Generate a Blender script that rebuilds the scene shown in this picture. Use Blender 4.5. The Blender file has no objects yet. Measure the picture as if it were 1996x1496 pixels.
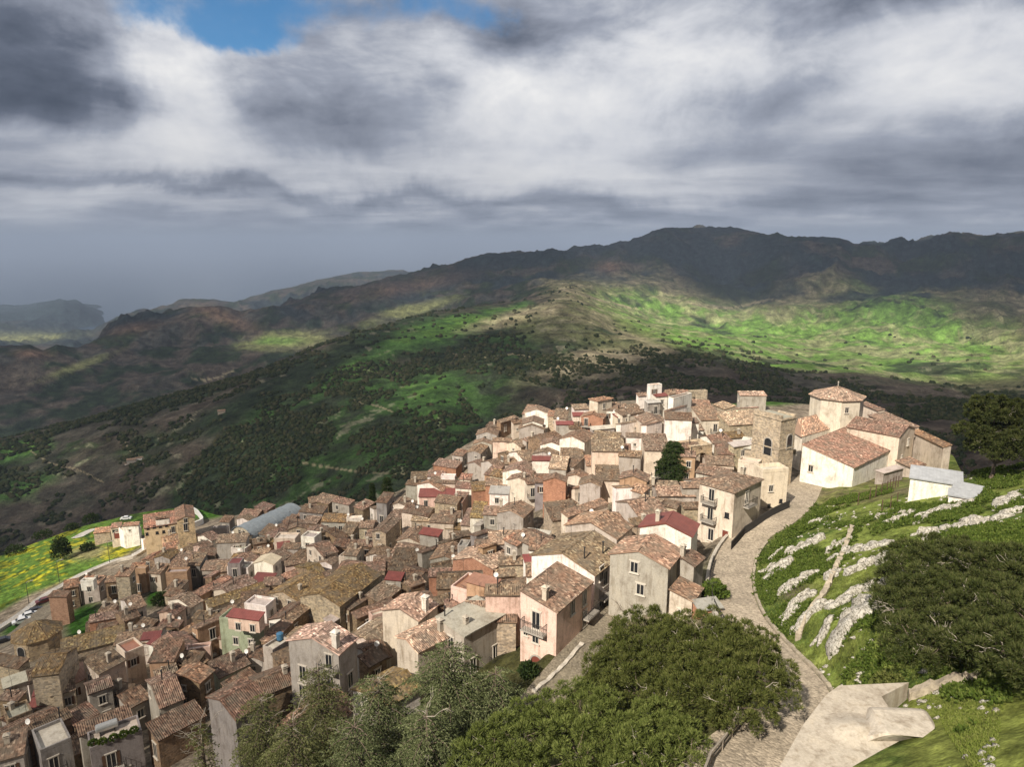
import bpy, bmesh, math, random
import numpy as np
from mathutils import Vector, Matrix
R = math.radians
rng = np.random.default_rng(7)
random.seed(7)
S = bpy.context.scene
COL = S.collection

# ------------------------------------------------------------------ camera
PITCH = R(11.6); F = 1331.0; CX, CY = 998.0, 748.0
cam = bpy.data.cameras.new('camera'); camo = bpy.data.objects.new('camera', cam); COL.objects.link(camo)
cam.sensor_width = 36; cam.lens = 36 * F / 1996.0
cam.clip_start = 0.5; cam.clip_end = 200000
camo.location = (0, 0, 0); camo.rotation_euler = (math.pi / 2 - PITCH, 0, 0)
S.camera = camo
S.render.resolution_x = 1024; S.render.resolution_y = 768
S.view_settings.view_transform = 'Standard'; S.view_settings.look = 'None'
S.view_settings.exposure = 0.62; S.view_settings.gamma = 1.0
# ------------------------------------------------------------------ sun
SUN_AZ, SUN_EL = R(213), R(42)          # azimuth clockwise from +Y
SDIR = np.array([math.sin(SUN_AZ) * math.cos(SUN_EL), math.cos(SUN_AZ) * math.cos(SUN_EL), math.sin(SUN_EL)])
sl = bpy.data.lights.new('sun', 'SUN'); sl.energy = 4.8; sl.angle = R(0.5); sl.color = (1.0, 0.91, 0.78)
so = bpy.data.objects.new('sun', sl); COL.objects.link(so)
so.rotation_euler = Vector(SDIR).to_track_quat('Z', 'Y').to_euler()

# ------------------------------------------------------------------ node helpers
def N(nt, typ, loc=(0, 0), **kw):
    n = nt.nodes.new(typ)
    for k, v in kw.items(): setattr(n, k, v)
    return n
def L(nt, a, b): nt.links.new(a, b)
def ramp(nt, fac, stops, interp='LINEAR'):
    r = N(nt, 'ShaderNodeValToRGB'); cr = r.color_ramp; cr.interpolation = interp
    while len(cr.elements) < len(stops): cr.elements.new(0.5)
    for e, (p, c) in zip(cr.elements, stops):
        e.position = p; e.color = (c[0], c[1], c[2], 1) if len(c) == 3 else c
    L(nt, fac, r.inputs[0]); return r.outputs[0]
def g(v): return (v, v, v)
def mth(nt, op, a, b=None, c=None, clamp=False):
    m = N(nt, 'ShaderNodeMath', operation=op); m.use_clamp = clamp
    for i, v in enumerate((a, b, c)):
        if v is None: continue
        if isinstance(v, (int, float)): m.inputs[i].default_value = v
        else: L(nt, v, m.inputs[i])
    return m.outputs[0]
def vm(nt, op, a, b=None):
    m = N(nt, 'ShaderNodeVectorMath', operation=op)
    for i, v in enumerate((a, b)):
        if v is None: continue
        if isinstance(v, (tuple, list)): m.inputs[i].default_value = v
        else: L(nt, v, m.inputs[i])
    return m.outputs['Value'] if op in ('DOT_PRODUCT', 'LENGTH', 'DISTANCE') else m.outputs[0]
def mix(nt, fac, a, b, mode='MIX'):
    m = N(nt, 'ShaderNodeMix', data_type='RGBA', blend_type=mode)
    for s, v in ((m.inputs[0], fac), (m.inputs[6], a), (m.inputs[7], b)):
        if isinstance(v, (int, float)): s.default_value = v
        elif isinstance(v, (tuple, list)): s.default_value = (v[0], v[1], v[2], 1)
        else: L(nt, v, s)
    return m.outputs[2]
def noise(nt, vec, scale, detail=4, rough=0.55, dist=0.0, dim='3D', out=0):
    n = N(nt, 'ShaderNodeTexNoise', noise_dimensions=dim)
    n.inputs['Scale'].default_value = scale; n.inputs['Detail'].default_value = detail
    n.inputs['Roughness'].default_value = rough; n.inputs['Distortion'].default_value = dist
    if vec is not None: L(nt, vec, n.inputs['Vector'])
    return n.outputs[out]
def newmat(name, rough=0.9, spec=0.2):
    m = bpy.data.materials.new(name); m.use_nodes = True
    nt = m.node_tree; b = nt.nodes['Principled BSDF']
    b.inputs['Roughness'].default_value = rough; b.inputs['Specular IOR Level'].default_value = spec
    return m, nt, b
def bump(nt, b, h, strength=0.5, dist=0.05):
    n = N(nt, 'ShaderNodeBump'); n.inputs['Strength'].default_value = strength; n.inputs['Distance'].default_value = dist
    L(nt, h, n.inputs['Height']); L(nt, n.outputs[0], b.inputs['Normal'])

# ------------------------------------------------------------------ sky and clouds (world)
def make_world():
    w = bpy.data.worlds.new('World'); S.world = w; w.use_nodes = True
    nt = w.node_tree; nt.nodes.clear()
    out = N(nt, 'ShaderNodeOutputWorld')
    sky = N(nt, 'ShaderNodeTexSky', sky_type='NISHITA'); sky.sun_disc = False
    sky.sun_elevation = SUN_EL; sky.sun_rotation = SUN_AZ
    sky.altitude = 900; sky.dust_density = 0.6; sky.ozone_density = 2.0
    bs = N(nt, 'ShaderNodeBackground'); bs.inputs[1].default_value = 0.075
    skc = mix(nt, 1.0, sky.outputs[0], (0.42, 0.85, 1.05), 'MULTIPLY')
    L(nt, skc, bs.inputs[0])
    tc = N(nt, 'ShaderNodeTexCoord'); d = tc.outputs['Generated']
    sep = N(nt, 'ShaderNodeSeparateXYZ'); L(nt, d, sep.inputs[0])
    x, y, z = sep.outputs
    zz = mth(nt, 'MAXIMUM', mth(nt, 'ADD', z, 0.10), 0.03)
    u = mth(nt, 'DIVIDE', x, zz); v = mth(nt, 'DIVIDE', y, zz)
    cb = N(nt, 'ShaderNodeCombineXYZ'); L(nt, u, cb.inputs[0]); L(nt, v, cb.inputs[1]); cb.inputs[2].default_value = 3.7
    P = cb.outputs[0]
    mp = N(nt, 'ShaderNodeMapping'); L(nt, P, mp.inputs[0]); mp.inputs['Rotation'].default_value = (0, 0, R(12)); mp.inputs['Scale'].default_value = (0.75, 1.0, 1)
    P = mp.outputs[0]
    n1 = noise(nt, P, 0.62, 8, 0.55, 0.35)
    n2 = noise(nt, vm(nt, 'ADD', P, (11.3, 4.1, 2.0)), 1.9, 9, 0.56, 0.3)
    n3 = noise(nt, vm(nt, 'ADD', d, (3, 1, 7)), 5.5, 9, 0.6, 0.2)
    # large shapes at fixed directions in the sky
    def blob(px, py, rx, ry, amp):
        # direction from the place towards that part of the sky, gaussian in azimuth/elevation
        U = (px - CX) / F; V = (CY - py) / F
        dx = U; dy = math.cos(PITCH) + V * math.sin(PITCH); dz = V * math.cos(PITCH) - math.sin(PITCH)
        az = math.atan2(dx, dy); el = math.atan2(dz, math.hypot(dx, dy))
        a = mth(nt, 'MULTIPLY', mth(nt, 'SUBTRACT', AZ, az), F / rx)
        e = mth(nt, 'MULTIPLY', mth(nt, 'SUBTRACT', EL, el), F / ry)
        q = mth(nt, 'ADD', mth(nt, 'MULTIPLY', a, a), mth(nt, 'MULTIPLY', e, e))
        return mth(nt, 'MULTIPLY', mth(nt, 'EXPONENT', mth(nt, 'MULTIPLY', q, -1.0)), amp)
    wob = noise(nt, d, 3.0, 7, 0.6, 0.4, out=1)
    wsep = N(nt, 'ShaderNodeSeparateXYZ'); L(nt, wob, wsep.inputs[0])
    AZ = mth(nt, 'ADD', mth(nt, 'ARCTAN2', x, y), mth(nt, 'MULTIPLY', mth(nt, 'SUBTRACT', wsep.outputs[0], 0.5), 0.40))
    EL = mth(nt, 'ADD', mth(nt, 'ARCSINE', z), mth(nt, 'MULTIPLY', mth(nt, 'SUBTRACT', wsep.outputs[1], 0.5), 0.17))
    B = lambda lst: __import__('functools').reduce(lambda p, q: mth(nt, 'ADD', p, q), [blob(*t) for t in lst])
    # brightness of the cloud sheet
    br = B([(40, 40, 330, 180, -0.20), (250, 150, 190, 80, -0.10), (0, 220, 200, 90, -0.13), (400, 160, 110, 110, 0.42), (150, 330, 420, 70, 0.13),
            (1120, 190, 260, 80, 0.26), (1500, 70, 330, 60, 0.10), (1850, 190, 240, 95, 0.20), (1900, 300, 300, 45, -0.30), (1400, 190, 130, 55, -0.20),
            (1600, 170, 160, 60, -0.18), (980, 60, 140, 50, -0.22), (650, 160, 170, 80, -0.10), (1750, 20, 250, 35, -0.28),
            (1100, 330, 620, 32, 0.17), (700, 380, 900, 12, -0.13), (400, 430, 700, 12, -0.06), (1300, 415, 700, 10, 0.06), (1600, 395, 500, 14, -0.14),
            (300, 390, 200, 12, 0.07), (1500, 445, 900, 16, -0.13), (60, 420, 160, 14, 0.14), (120, 262, 160, 26, 0.17), (280, 485, 700, 13, 0.02), (230, 365, 260, 18, -0.10)])
    ds = N(nt, 'ShaderNodeMapping'); L(nt, d, ds.inputs[0]); ds.inputs['Scale'].default_value = (1.0, 1.0, 1.9); ds.inputs['Location'].default_value = (5.1, 2.2, 0.4)
    nb = noise(nt, ds.outputs[0], 3.4, 10, 0.60, 0.55); nc = noise(nt, vm(nt, 'ADD', ds.outputs[0], (9, 9, 9)), 9.0, 8, 0.62, 0.4)
    lowm = N(nt, 'ShaderNodeMapRange'); L(nt, z, lowm.inputs[0]); lowm.inputs[1].default_value = 0.02; lowm.inputs[2].default_value = 0.22
    ta = mth(nt, 'ADD', mth(nt, 'MULTIPLY', n1, 0.55), mth(nt, 'MULTIPLY', n2, 0.60)); ta = mth(nt, 'ADD', ta, mth(nt, 'MULTIPLY', n3, 0.30))
    tb = mth(nt, 'ADD', mth(nt, 'MULTIPLY', nb, 0.95), mth(nt, 'MULTIPLY', nc, 0.50))
    mxt = N(nt, 'ShaderNodeMix', data_type='FLOAT'); L(nt, lowm.outputs[0], mxt.inputs[0]); L(nt, mth(nt, 'MULTIPLY', mth(nt, 'SUBTRACT', ta, 0.725), 0.75), mxt.inputs[2]); L(nt, mth(nt, 'SUBTRACT', tb, 0.725), mxt.inputs[3])
    t = mth(nt, 'ADD', mxt.outputs[0], 0.725)
    t = mth(nt, 'SUBTRACT', t, 0.725)                      # around zero
    val = mth(nt, 'ADD', mth(nt, 'MULTIPLY', t, 1.02), mth(nt, 'ADD', br, 0.455))
    ccol = ramp(nt, val, [(0.0, (0.035, 0.045, 0.066)), (0.2, (0.090, 0.105, 0.14)), (0.42, (0.24, 0.26, 0.31)), (0.62, (0.45, 0.46, 0.49)), (0.82, (0.62, 0.615, 0.61)), (1.0, (0.80, 0.785, 0.765))])
    # uniform grey-blue air under the cloud base near the horizon
    low = N(nt, 'ShaderNodeMapRange'); low.interpolation_type = 'SMOOTHERSTEP'
    L(nt, mth(nt, 'ARCSINE', z), low.inputs[0])
    lo_el = 0.0
    low.inputs[1].default_value = 0.000; low.inputs[2].default_value = 0.034; low.inputs[3].default_value = 1.0; low.inputs[4].default_value = 0.0
    ccol = mix(nt, low.outputs[0], ccol, (0.20, 0.225, 0.262))
    # unseen sky overhead is darkened to lower the fill light
    up = N(nt, 'ShaderNodeMapRange'); L(nt, z, up.inputs[0])
    up.inputs[1].default_value = 0.36; up.inputs[2].default_value = 0.7; up.inputs[3].default_value = 1.0; up.inputs[4].default_value = 0.20
    ccol = mix(nt, 1.0, ccol, up.outputs[0], 'MULTIPLY')
    bk = N(nt, 'ShaderNodeMapRange'); L(nt, y, bk.inputs[0]); bk.inputs[1].default_value = 0.25; bk.inputs[2].default_value = -0.25; bk.inputs[3].default_value = 1.0; bk.inputs[4].default_value = 0.45
    ccol = mix(nt, 1.0, ccol, bk.outputs[0], 'MULTIPLY')      # unseen sky behind the viewer, dimmed to deepen the shadows
    bc = N(nt, 'ShaderNodeBackground'); L(nt, ccol, bc.inputs[0]); bc.inputs[1].default_value = 1.0
    hole = B([(480, 15, 230, 42, 0.85), (440, 65, 130, 26, 0.45), (870, 25, 110, 38, 0.75), (560, 90, 110, 18, 0.35), (520, 215, 50, 30, 0.3)])
    hv = mth(nt, 'ADD', hole, mth(nt, 'MULTIPLY', mth(nt, 'SUBTRACT', n3, 0.5), 2.2))
    hm = N(nt, 'ShaderNodeMapRange'); hm.interpolation_type = 'SMOOTHSTEP'; L(nt, hv, hm.inputs[0])
    hm.inputs[1].default_value = 0.38; hm.inputs[2].default_value = 1.05; hm.inputs[3].default_value = 0.0; hm.inputs[4].default_value = 0.95
    mx = N(nt, 'ShaderNodeMixShader'); L(nt, hm.outputs[0], mx.inputs[0]); L(nt, bc.outputs[0], mx.inputs[1]); L(nt, bs.outputs[0], mx.inputs[2])
    L(nt, mx.outputs[0], out.inputs['Surface'])
make_world()

# ------------------------------------------------------------------ projection
cp, sp = math.cos(PITCH), math.sin(PITCH)
def ray(px, py):
    U = (px - CX) / F; V = (CY - py) / F
    return np.array([U, cp + V * sp, V * cp - sp])
def proj(p):
    x, y, z = p[..., 0], p[..., 1], p[..., 2]
    dep = y * cp - z * sp; vv = y * sp + z * cp
    dep = np.maximum(dep, 0.1)
    return CX + F * x / dep, CY - F * vv / dep
def at_z(px, py, z):
    d = ray(px, py); t = z / d[2]; return d * t
def at_r(px, py, r):
    d = ray(px, py); return d * (r / math.hypot(d[0], d[1]))

# ------------------------------------------------------------------ value noise in numpy
_perm = rng.random((256, 256)).astype(np.float64)
def vnoise(x, y):
    xi = np.floor(x).astype(np.int64); yi = np.floor(y).astype(np.int64)
    fx = x - xi; fy = y - yi; fx = fx * fx * (3 - 2 * fx); fy = fy * fy * (3 - 2 * fy)
    a = _perm[xi & 255, yi & 255]; b = _perm[(xi + 1) & 255, yi & 255]
    c = _perm[xi & 255, (yi + 1) & 255]; d = _perm[(xi + 1) & 255, (yi + 1) & 255]
    return (a * (1 - fx) + b * fx) * (1 - fy) + (c * (1 - fx) + d * fx) * fy
def fbm(x, y, s, o=5, ridged=False, gain=0.5):
    v = 0; a = 1; t = 0
    x = x / s; y = y / s
    for i in range(o):
        n = vnoise(x + 17.3 * i, y - 9.1 * i)
        if ridged: n = 1 - np.abs(2 * n - 1)
        v = v + a * n; t += a; a *= gain
        x, y = (x * 1.6 - y * 1.2), (x * 1.2 + y * 1.6)
    return v / t
def sstep(a, b, x):
    t = np.clip((x - a) / (b - a), 0, 1); return t * t * (3 - 2 * t)

# ------------------------------------------------------------------ the near ground: thin plate through surveyed points
CTL = [(1420,1062,-48),(1530,990,-48.5),(1560,960,-49),(1600,945,-50),(1425,1130,-46),(1400,1190,-45),(1470,1230,-43.5),(1540,1300,-41.5),(1580,1370,-40),(1480,1450,-38.5),(1430,1496,-38),
(1250,1200,-48),(1190,1190,-49.5),(1080,1320,-50.5),(1750,975,-38.5),(1850,975,-36.5),(1996,1000,-30),(1900,928,-34),(1996,918,-31),(1700,1050,-37.5),(1600,1050,-42),(1560,1100,-43),(1600,1250,-38.5),
(1700,1200,-35),(1840,1310,-31.5),(1996,1200,-27.5),(1640,1340,-37),(1750,1450,-32.5),(1950,1450,-28),(1900,1340,-30),(1680,945,-48),(1605,975,-47),(1855,885,-55),(1720,830,-57),
(1460,800,-55),(1280,800,-49),(1200,850,-51),(1350,850,-50),(1400,900,-49),(1320,940,-50),(1000,900,-61),(1100,830,-54),(940,960,-66),(870,1000,-72),(750,1020,-78),(600,1050,-84),(480,1030,-92),
(420,1060,-91),(290,1075,-97),(700,1150,-75),(800,1150,-71),(900,1200,-62),(1000,1100,-60),(1100,1000,-56),(1200,1000,-53),(1300,1030,-51),(1340,1080,-49.5),(500,1200,-77),(400,1120,-86),(300,1200,-84),
(200,1150,-92),(100,1190,-96),(30,1240,-95),(200,1330,-77),(100,1450,-72),(250,1496,-69),(400,1450,-66),(500,1350,-69),(650,1350,-61),(750,1260,-65),(850,1330,-57),(950,1300,-54),(750,1450,-57),
(950,1450,-50),(1100,1450,-46),(1250,1350,-46),(1300,1450,-42),(100,1100,-107),(0,1200,-104),(0,1130,-113),(150,1040,-117),(280,1012,-108),(400,1012,-103),(0,1100,-119),(250,1095,-99),
(560,990,-90),(700,985,-85),(790,965,-78),(840,915,-72),(930,855,-65),(1010,815,-60),(1150,790,-55),(1250,780,-53),(1500,790,-57),(1590,800,-58),(-250,1200,-115),(-250,1450,-80),(2250,1000,-24),(2250,1400,-20)]
cpts = np.array([at_z(*c) for c in CTL])
cpts = np.vstack([cpts, [[-40, 15, -46], [40, 15, -30], [0, 15, -38]]])
def _U(r2): return np.where(r2 > 1e-9, r2 * np.log(np.maximum(r2, 1e-9)) * 0.5, 0)
_n = len(cpts); _K = _U(((cpts[:, None, :2] - cpts[None, :, :2]) ** 2).sum(-1)) + np.eye(_n) * 60.0
_P = np.hstack([np.ones((_n, 1)), cpts[:, :2]])
_A = np.block([[_K, _P], [_P.T, np.zeros((3, 3))]])
_w = np.linalg.solve(_A, np.concatenate([cpts[:, 2], np.zeros(3)]))
def tps(x, y):
    x = np.asarray(x, float); y = np.asarray(y, float); sh = x.shape
    q = np.stack([x.ravel(), y.ravel()], 1); out = np.empty(len(q))
    for i in range(0, len(q), 20000):
        b = q[i:i + 20000]
        r2 = ((b[:, None, :] - cpts[None, :, :2]) ** 2).sum(-1)
        out[i:i + 20000] = _U(r2) @ _w[:_n] + _w[_n] + b @ _w[_n + 1:]
    return out.reshape(sh)
def hit0(px, py, h=0.0, f=None):
    f = f or tps
    d = ray(px, py); d = d / math.hypot(d[0], d[1])
    ts = np.arange(25, 420, 1.5); q = ts[:, None] * d[None, :]
    gz = f(q[:, 0], q[:, 1]) + h
    k = np.where(q[:, 2] < gz)[0]
    if len(k) == 0: k = [len(ts) - 1]
    a, b = ts[max(k[0] - 1, 0)], ts[k[0]]
    for _ in range(14):
        m = (a + b) / 2; z = d[2] * m; gg = float(f(np.array(d[0] * m), np.array(d[1] * m))) + h
        if z < gg: b = m
        else: a = m
    return d * ((a + b) / 2)

# roads as centre lines, drawn where they lie on the ground; the ground is levelled along them
def smooth_path(pts, n=8):
    P = np.array(pts, float); out = []
    for i in range(len(P) - 1):
        p0 = P[max(i - 1, 0)]; p1 = P[i]; p2 = P[i + 1]; p3 = P[min(i + 2, len(P) - 1)]
        for k in range(n):
            t = k / n
            out.append(0.5 * ((2 * p1) + (-p0 + p2) * t + (2 * p0 - 5 * p1 + 4 * p2 - p3) * t ** 2 + (-p0 + 3 * p1 - 3 * p2 + p3) * t ** 3))
    out.append(P[-1]); return np.array(out)
ROAD_PX = [(1575,935),(1556,975),(1520,1010),(1470,1040),(1437,1080),(1424,1130),(1432,1180),(1458,1225),(1500,1275),(1540,1325),(1552,1365),(1530,1410),(1480,1460),(1440,1496),(1390,1560)]
ROAD_W = [3.2,3.0,2.7,2.7,2.7,2.8,2.8,2.7,2.7,2.9,3.1,3.2,3.2,3.2,3.2]
_rp = [hit0(a, b) for a, b in ROAD_PX]
ROAD = smooth_path([list(p) + [w] for p, w in zip(_rp, ROAD_W)], 8)
STREET = smooth_path([list(hit0(a, b)) + [2.6] for a, b in [(1235,1140),(1195,1190),(1140,1262),(1085,1330),(1040,1385),(980,1450)]], 8)
def seg_near(x, y, path):
    best = np.full(x.shape, 1e9); bz = np.zeros(x.shape); bw = np.ones(x.shape)
    for i in range(len(path) - 1):
        a, b = path[i], path[i + 1]; d = b[:2] - a[:2]; l2 = max(d @ d, 1e-6)
        t = np.clip(((x - a[0]) * d[0] + (y - a[1]) * d[1]) / l2, 0, 1)
        dd = np.hypot(x - a[0] - d[0] * t, y - a[1] - d[1] * t)
        m = dd < best
        best = np.where(m, dd, best); bz = np.where(m, a[2] + (b[2] - a[2]) * t, bz); bw = np.where(m, a[3] + (b[3] - a[3]) * t, bw)
    return best, bz, bw
def ground(x, y):
    x = np.asarray(x, float); y = np.asarray(y, float)
    z = tps(x, y)
    r = np.hypot(x, y)
    near = x > -8
    z = z + (fbm(x + 500, y, 14, 4) - 0.5) * 1.3 * sstep(10, 30, x + 0.0 * y) * (1 - sstep(150, 170, r))
    for path, ext in ((ROAD, 3.0), (STREET, 2.0)):
        d, pz, w = seg_near(x, y, path)
        k = 1 - sstep(w + 0.5, w + 0.5 + ext, d)
        z = z * (1 - k) + pz * k
    return z
def hit(px, py, h=0.0): return hit0(px, py, h, ground)

# ------------------------------------------------------------------ far terrain: ridges and valleys round the town
def azof(px, py=700):
    d = ray(px, py); return math.atan2(d[0], d[1])
def line(pts):
    a = sorted([(math.atan2(p[0], p[1]), math.hypot(p[0], p[1]), p[2]) for p in pts])
    A = np.array(a); return A
def lp(pts): return line([at_r(*p) for p in pts])
def lz(pts): return np.array(sorted([(azof(px), r, z) for px, r, z in pts]))
RIM = line([at_z(*c) for c in [(-900,1500,-120),(-300,1150,-125),(0,1085,-122),(60,1060,-121),(150,1030,-120),(260,1003,-113),(380,992,-106),(450,1012,-99),(560,992,-91),(700,985,-86),(780,965,-80),(830,925,-74),(920,862,-66),
    (1000,820,-61),(1150,795,-56),(1250,785,-54),(1400,790,-55),(1500,778,-57),(1590,788,-58.5),(1720,805,-59),(1800,860,-57),(1860,885,-54),(1885,920,-38),(1940,915,-32.5),(1996,910,-31),(2200,895,-28),(3200,800,-28)]])
VAL = lz([(-900,900,-430),(-300,900,-420),(0,900,-405),(200,850,-385),(400,800,-350),(700,700,-290),(1000,700,-255),(1300,650,-235),(1600,600,-215),(1860,560,-215),(2000,560,-215),(3000,560,-215)])
VAL2 = lz([(-900,1150,-400),(-300,1150,-390),(0,1150,-372),(200,1100,-350),(400,1050,-310),(700,1050,-245),(1000,1250,-205),(1300,1150,-205),(1600,900,-205),(1860,780,-190),(2000,730,-180),(3000,700,-180)])
RA = lp([(-900,900,1500),(-300,880,1500),(0,868,1500),(60,855,1480),(150,838,1450),(250,812,1420),(330,788,1400),(420,762,1380),(500,737,1400),(570,708,1440),(640,676,1500),(690,650,1600),(740,640,1700),(800,622,1800),(860,612,1900),(930,598,2050),(1000,590,2200),
    (1060,573,2350),(1100,558,2450),(1120,556,2500),(1150,566,2500),(1200,598,2350),(1260,630,2150),(1330,655,1950),(1420,685,1700),(1500,712,1500),(1560,742,1250),(1640,755,1150),(1700,765,1100),(1850,795,1000),(1996,825,900),(2300,850,900),(3000,850,900)])
RB0 = [(-900,2400,-640),(0,2400,-620),(400,2300,-560),(640,2400,-470),(860,2800,-360),(1000,2900,-250),(1080,3000,-185)]
RB0 = np.array(sorted([(azof(px), r, z) for px, r, z in RB0] + [tuple(v) for v in lp([(1150,565,3000),(1200,578,3000),(1300,612,2800),(1400,640,2600),(1500,662,2400),(1600,685,2200),(1700,702,2000),(1850,735,1700),(1996,765,1500),(3000,780,1500)])]))
RF = np.array(sorted([(azof(px), r, z) for px, r, z in [(-900,2900,-560),(0,2900,-540),(400,3000,-470),(640,3200,-400),(860,3600,-300),(1000,3700,-220)]] +
    [tuple(v) for v in lp([(1120,548,3500),(1200,548,3500),(1300,560,3600),(1400,596,3450),(1450,608,3400),(1500,590,3500),(1600,596,3400),(1700,590,3500),(1800,585,3600),(1996,600,3400),(3000,600,3400)])]))
RC = lp([(-900,720,3300),(-300,700,3300),(0,692,3300),(60,681,3300),(85,690,3300),(110,672,3400),(150,674,3500),(230,642,3700),(330,614,3900),(380,604,4000),(430,600,4000),(470,608,4000),(520,600,4000),(600,585,4200),(640,578,4300),(700,560,4400),(760,545,4400),(820,535,4500),(880,515,4600),(920,500,4600),(950,491,4600),(1020,494,4700),(1080,495,4700),(1110,497,4700),(1180,488,4700),(1230,478,4700),
    (1255,462,4800),(1280,447,4800),(1310,444,4800),(1380,446,4900),(1450,452,4900),(1520,462,4900),(1570,465,4900),(1605,462,4900),(1635,465,4900),(1665,479,4900),(1750,475,5200),(1850,465,5300),(1996,452,5400),(2300,440,5400),(3000,440,5400)])
RD = lz([(-900,5000,-860),(0,5000,-850),(240,5400,-820),(700,6200,-600),(830,6500,-560),(1000,6500,-420),(2000,7000,-300),(3000,7000,-300)])
RE = lp([(-900,680,6300),(-300,680,6300),(0,676,6300),(100,672,6300),(180,662,6400),(215,635,6500),(240,618,6500),(280,610,6600),(310,603,6700),(360,588,6800),(420,590,6800),(455,590,7000),(500,578,7400),(560,562,7600),(600,553,7800),(650,540,8000),(700,530,8200),(740,530,8200),(785,527,8300),(815,538,8300),(850,560,8300),(1000,560,8300),(2000,560,8300),(3000,560,8300)])
RG = lz([(-900,8000,-900),(0,8000,-880),(230,8600,-950),(800,10000,-960),(2000,10000,-960),(3000,10000,-960)])
RH = lp([(-900,640,9400),(-300,622,9400),(0,614,9400),(50,609,9400),(90,599,9400),(125,595,9400),(155,602,9400),(190,618,9600),(230,634,9800),(270,645,10000)])
RH = np.vstack([RH, lz([(300,10500,-980),(3000,12000,-980)])]); RH = RH[np.argsort(RH[:, 0])]
SEA = lz([(-900,14000,-980),(3000,14000,-980)])
LINES = [RIM, VAL, VAL2, RA, RB0, RF, RC, RD, RE, RG, RH, SEA]
ROUGH = [0, 14, 12, 3, 14, 8, 5, 40, 6, 40, 4, 0]      # noise amplitude at each line
def smooth1(a, k):
    ker = np.exp(-np.linspace(-2, 2, 2 * k + 1) ** 2); ker /= ker.sum()
    return np.convolve(np.pad(a, k, mode='edge'), ker, mode='valid')
AZG = np.linspace(R(-56), R(56), 3361)
LR, LZ = [], []
for i, l in enumerate(LINES):
    r_ = np.interp(AZG, l[:, 0], l[:, 1]); z_ = np.interp(AZG, l[:, 0], l[:, 2])
    k = 3 if i in (0, 6, 8, 10) else 12
    if i == 0: z_ = smooth1(z_, 10); r_ = smooth1(r_, 10)
    else: r_ = smooth1(r_, k * 4); z_ = smooth1(z_, k)
    LR.append(r_); LZ.append(z_)
LR[0] = LR[0]
_rx = LR[0] * np.sin(AZG); _ry = LR[0] * np.cos(AZG)
LZ[0] = ground(_rx, _ry)           # meet the near ground exactly
LR = np.array(LR); LZ = np.array(LZ)
for i in range(1, len(LR)): LR[i] = np.maximum(LR[i], LR[i - 1] + 20)
def far_z(az, r):
    """terrain height for azimuth, distance beyond the rim"""
    n = len(LINES); rs = np.array([np.interp(az, AZG, LR[i]) for i in range(n)]); zs = np.array([np.interp(az, AZG, LZ[i]) for i in range(n)])
    out = np.empty_like(r); amp = np.empty_like(r)
    k = np.clip((r[None] > rs).sum(0) - 1, 0, n - 2)
    ii = np.arange(len(r))
    def pick(a, kk): return a[np.clip(kk, 0, n - 1), ii]
    r0, r1, z0, z1 = pick(rs, k), pick(rs, k + 1), pick(zs, k), pick(zs, k + 1)
    t = np.clip((r - r0) / (r1 - r0), 0, 1)
    # monotone hermite
    def slope(kk):
        a0, a1, a2 = pick(rs, kk - 1), pick(rs, kk), pick(rs, kk + 1); b0, b1, b2 = pick(zs, kk - 1), pick(zs, kk), pick(zs, kk + 1)
        s1 = np.where(a1 > a0, (b1 - b0) / np.maximum(a1 - a0, 1), 0); s2 = np.where(a2 > a1, (b2 - b1) / np.maximum(a2 - a1, 1), 0)
        return np.where(s1 * s2 > 0, 2 * s1 * s2 / np.where(np.abs(s1 + s2) > 1e-9, s1 + s2, 1), 0)
    m0 = slope(k); m1 = slope(k + 1)
    m0 = np.where(k == 0, -0.62, m0)
    h = r1 - r0; t2 = t * t; t3 = t2 * t
    z = (2 * t3 - 3 * t2 + 1) * z0 + (t3 - 2 * t2 + t) * h * m0 + (-2 * t3 + 3 * t2) * z1 + (t3 - t2) * h * m1
    R_ = np.array(ROUGH, float); a = R_[k] * (1 - t) + R_[k + 1] * t + 55 * (h / 2000) * (t * (1 - t)) * 2.2
    a = a * (1 - .55 * sstep(5500, 7500, r)); a = np.where(k >= len(LINES) - 2, a * (1 - t), a)
    x = r * np.sin(az); y = r * np.cos(az)
    sc = np.clip(r * 0.16, 110, 900)
    # spurs and gullies running down the slopes
    n1 = fbm(x, y, 260, 5, True, 0.5) - 0.62; n2 = fbm(x + 900, y + 300, 700, 6, True, 0.5) - 0.62
    w = sstep(1500, 3500, r)
    n4 = fbm(x - 500, y + 900, 210, 5, True, 0.55) - 0.62
    nn = n1 * (1 - w) * 1.9 + (n2 * 7.5 + n4 * 3.6) * w
    fine = (fbm(x, y, 45, 4) - 0.5) * np.clip(r / 250, 1, 9) * (1 - .6 * sstep(5500, 7500, r))
    fine = fine + (fbm(x + 70, y + 40, 150, 4, True, 0.6) - 0.6) * 14 * sstep(2800, 4200, r) * sstep(7000, 5400, r)
    fade = sstep(0, 60, r - rs[0])
    return z + (nn * a + fine) * fade
def terrain(x, y):
    az = np.arctan2(x, y); r = np.hypot(x, y)
    rim = np.interp(az, AZG, LR[0])
    zf = far_z(az, np.maximum(r, rim + 0.01))
    return np.where(r <= rim, ground(x, y), zf)

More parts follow.
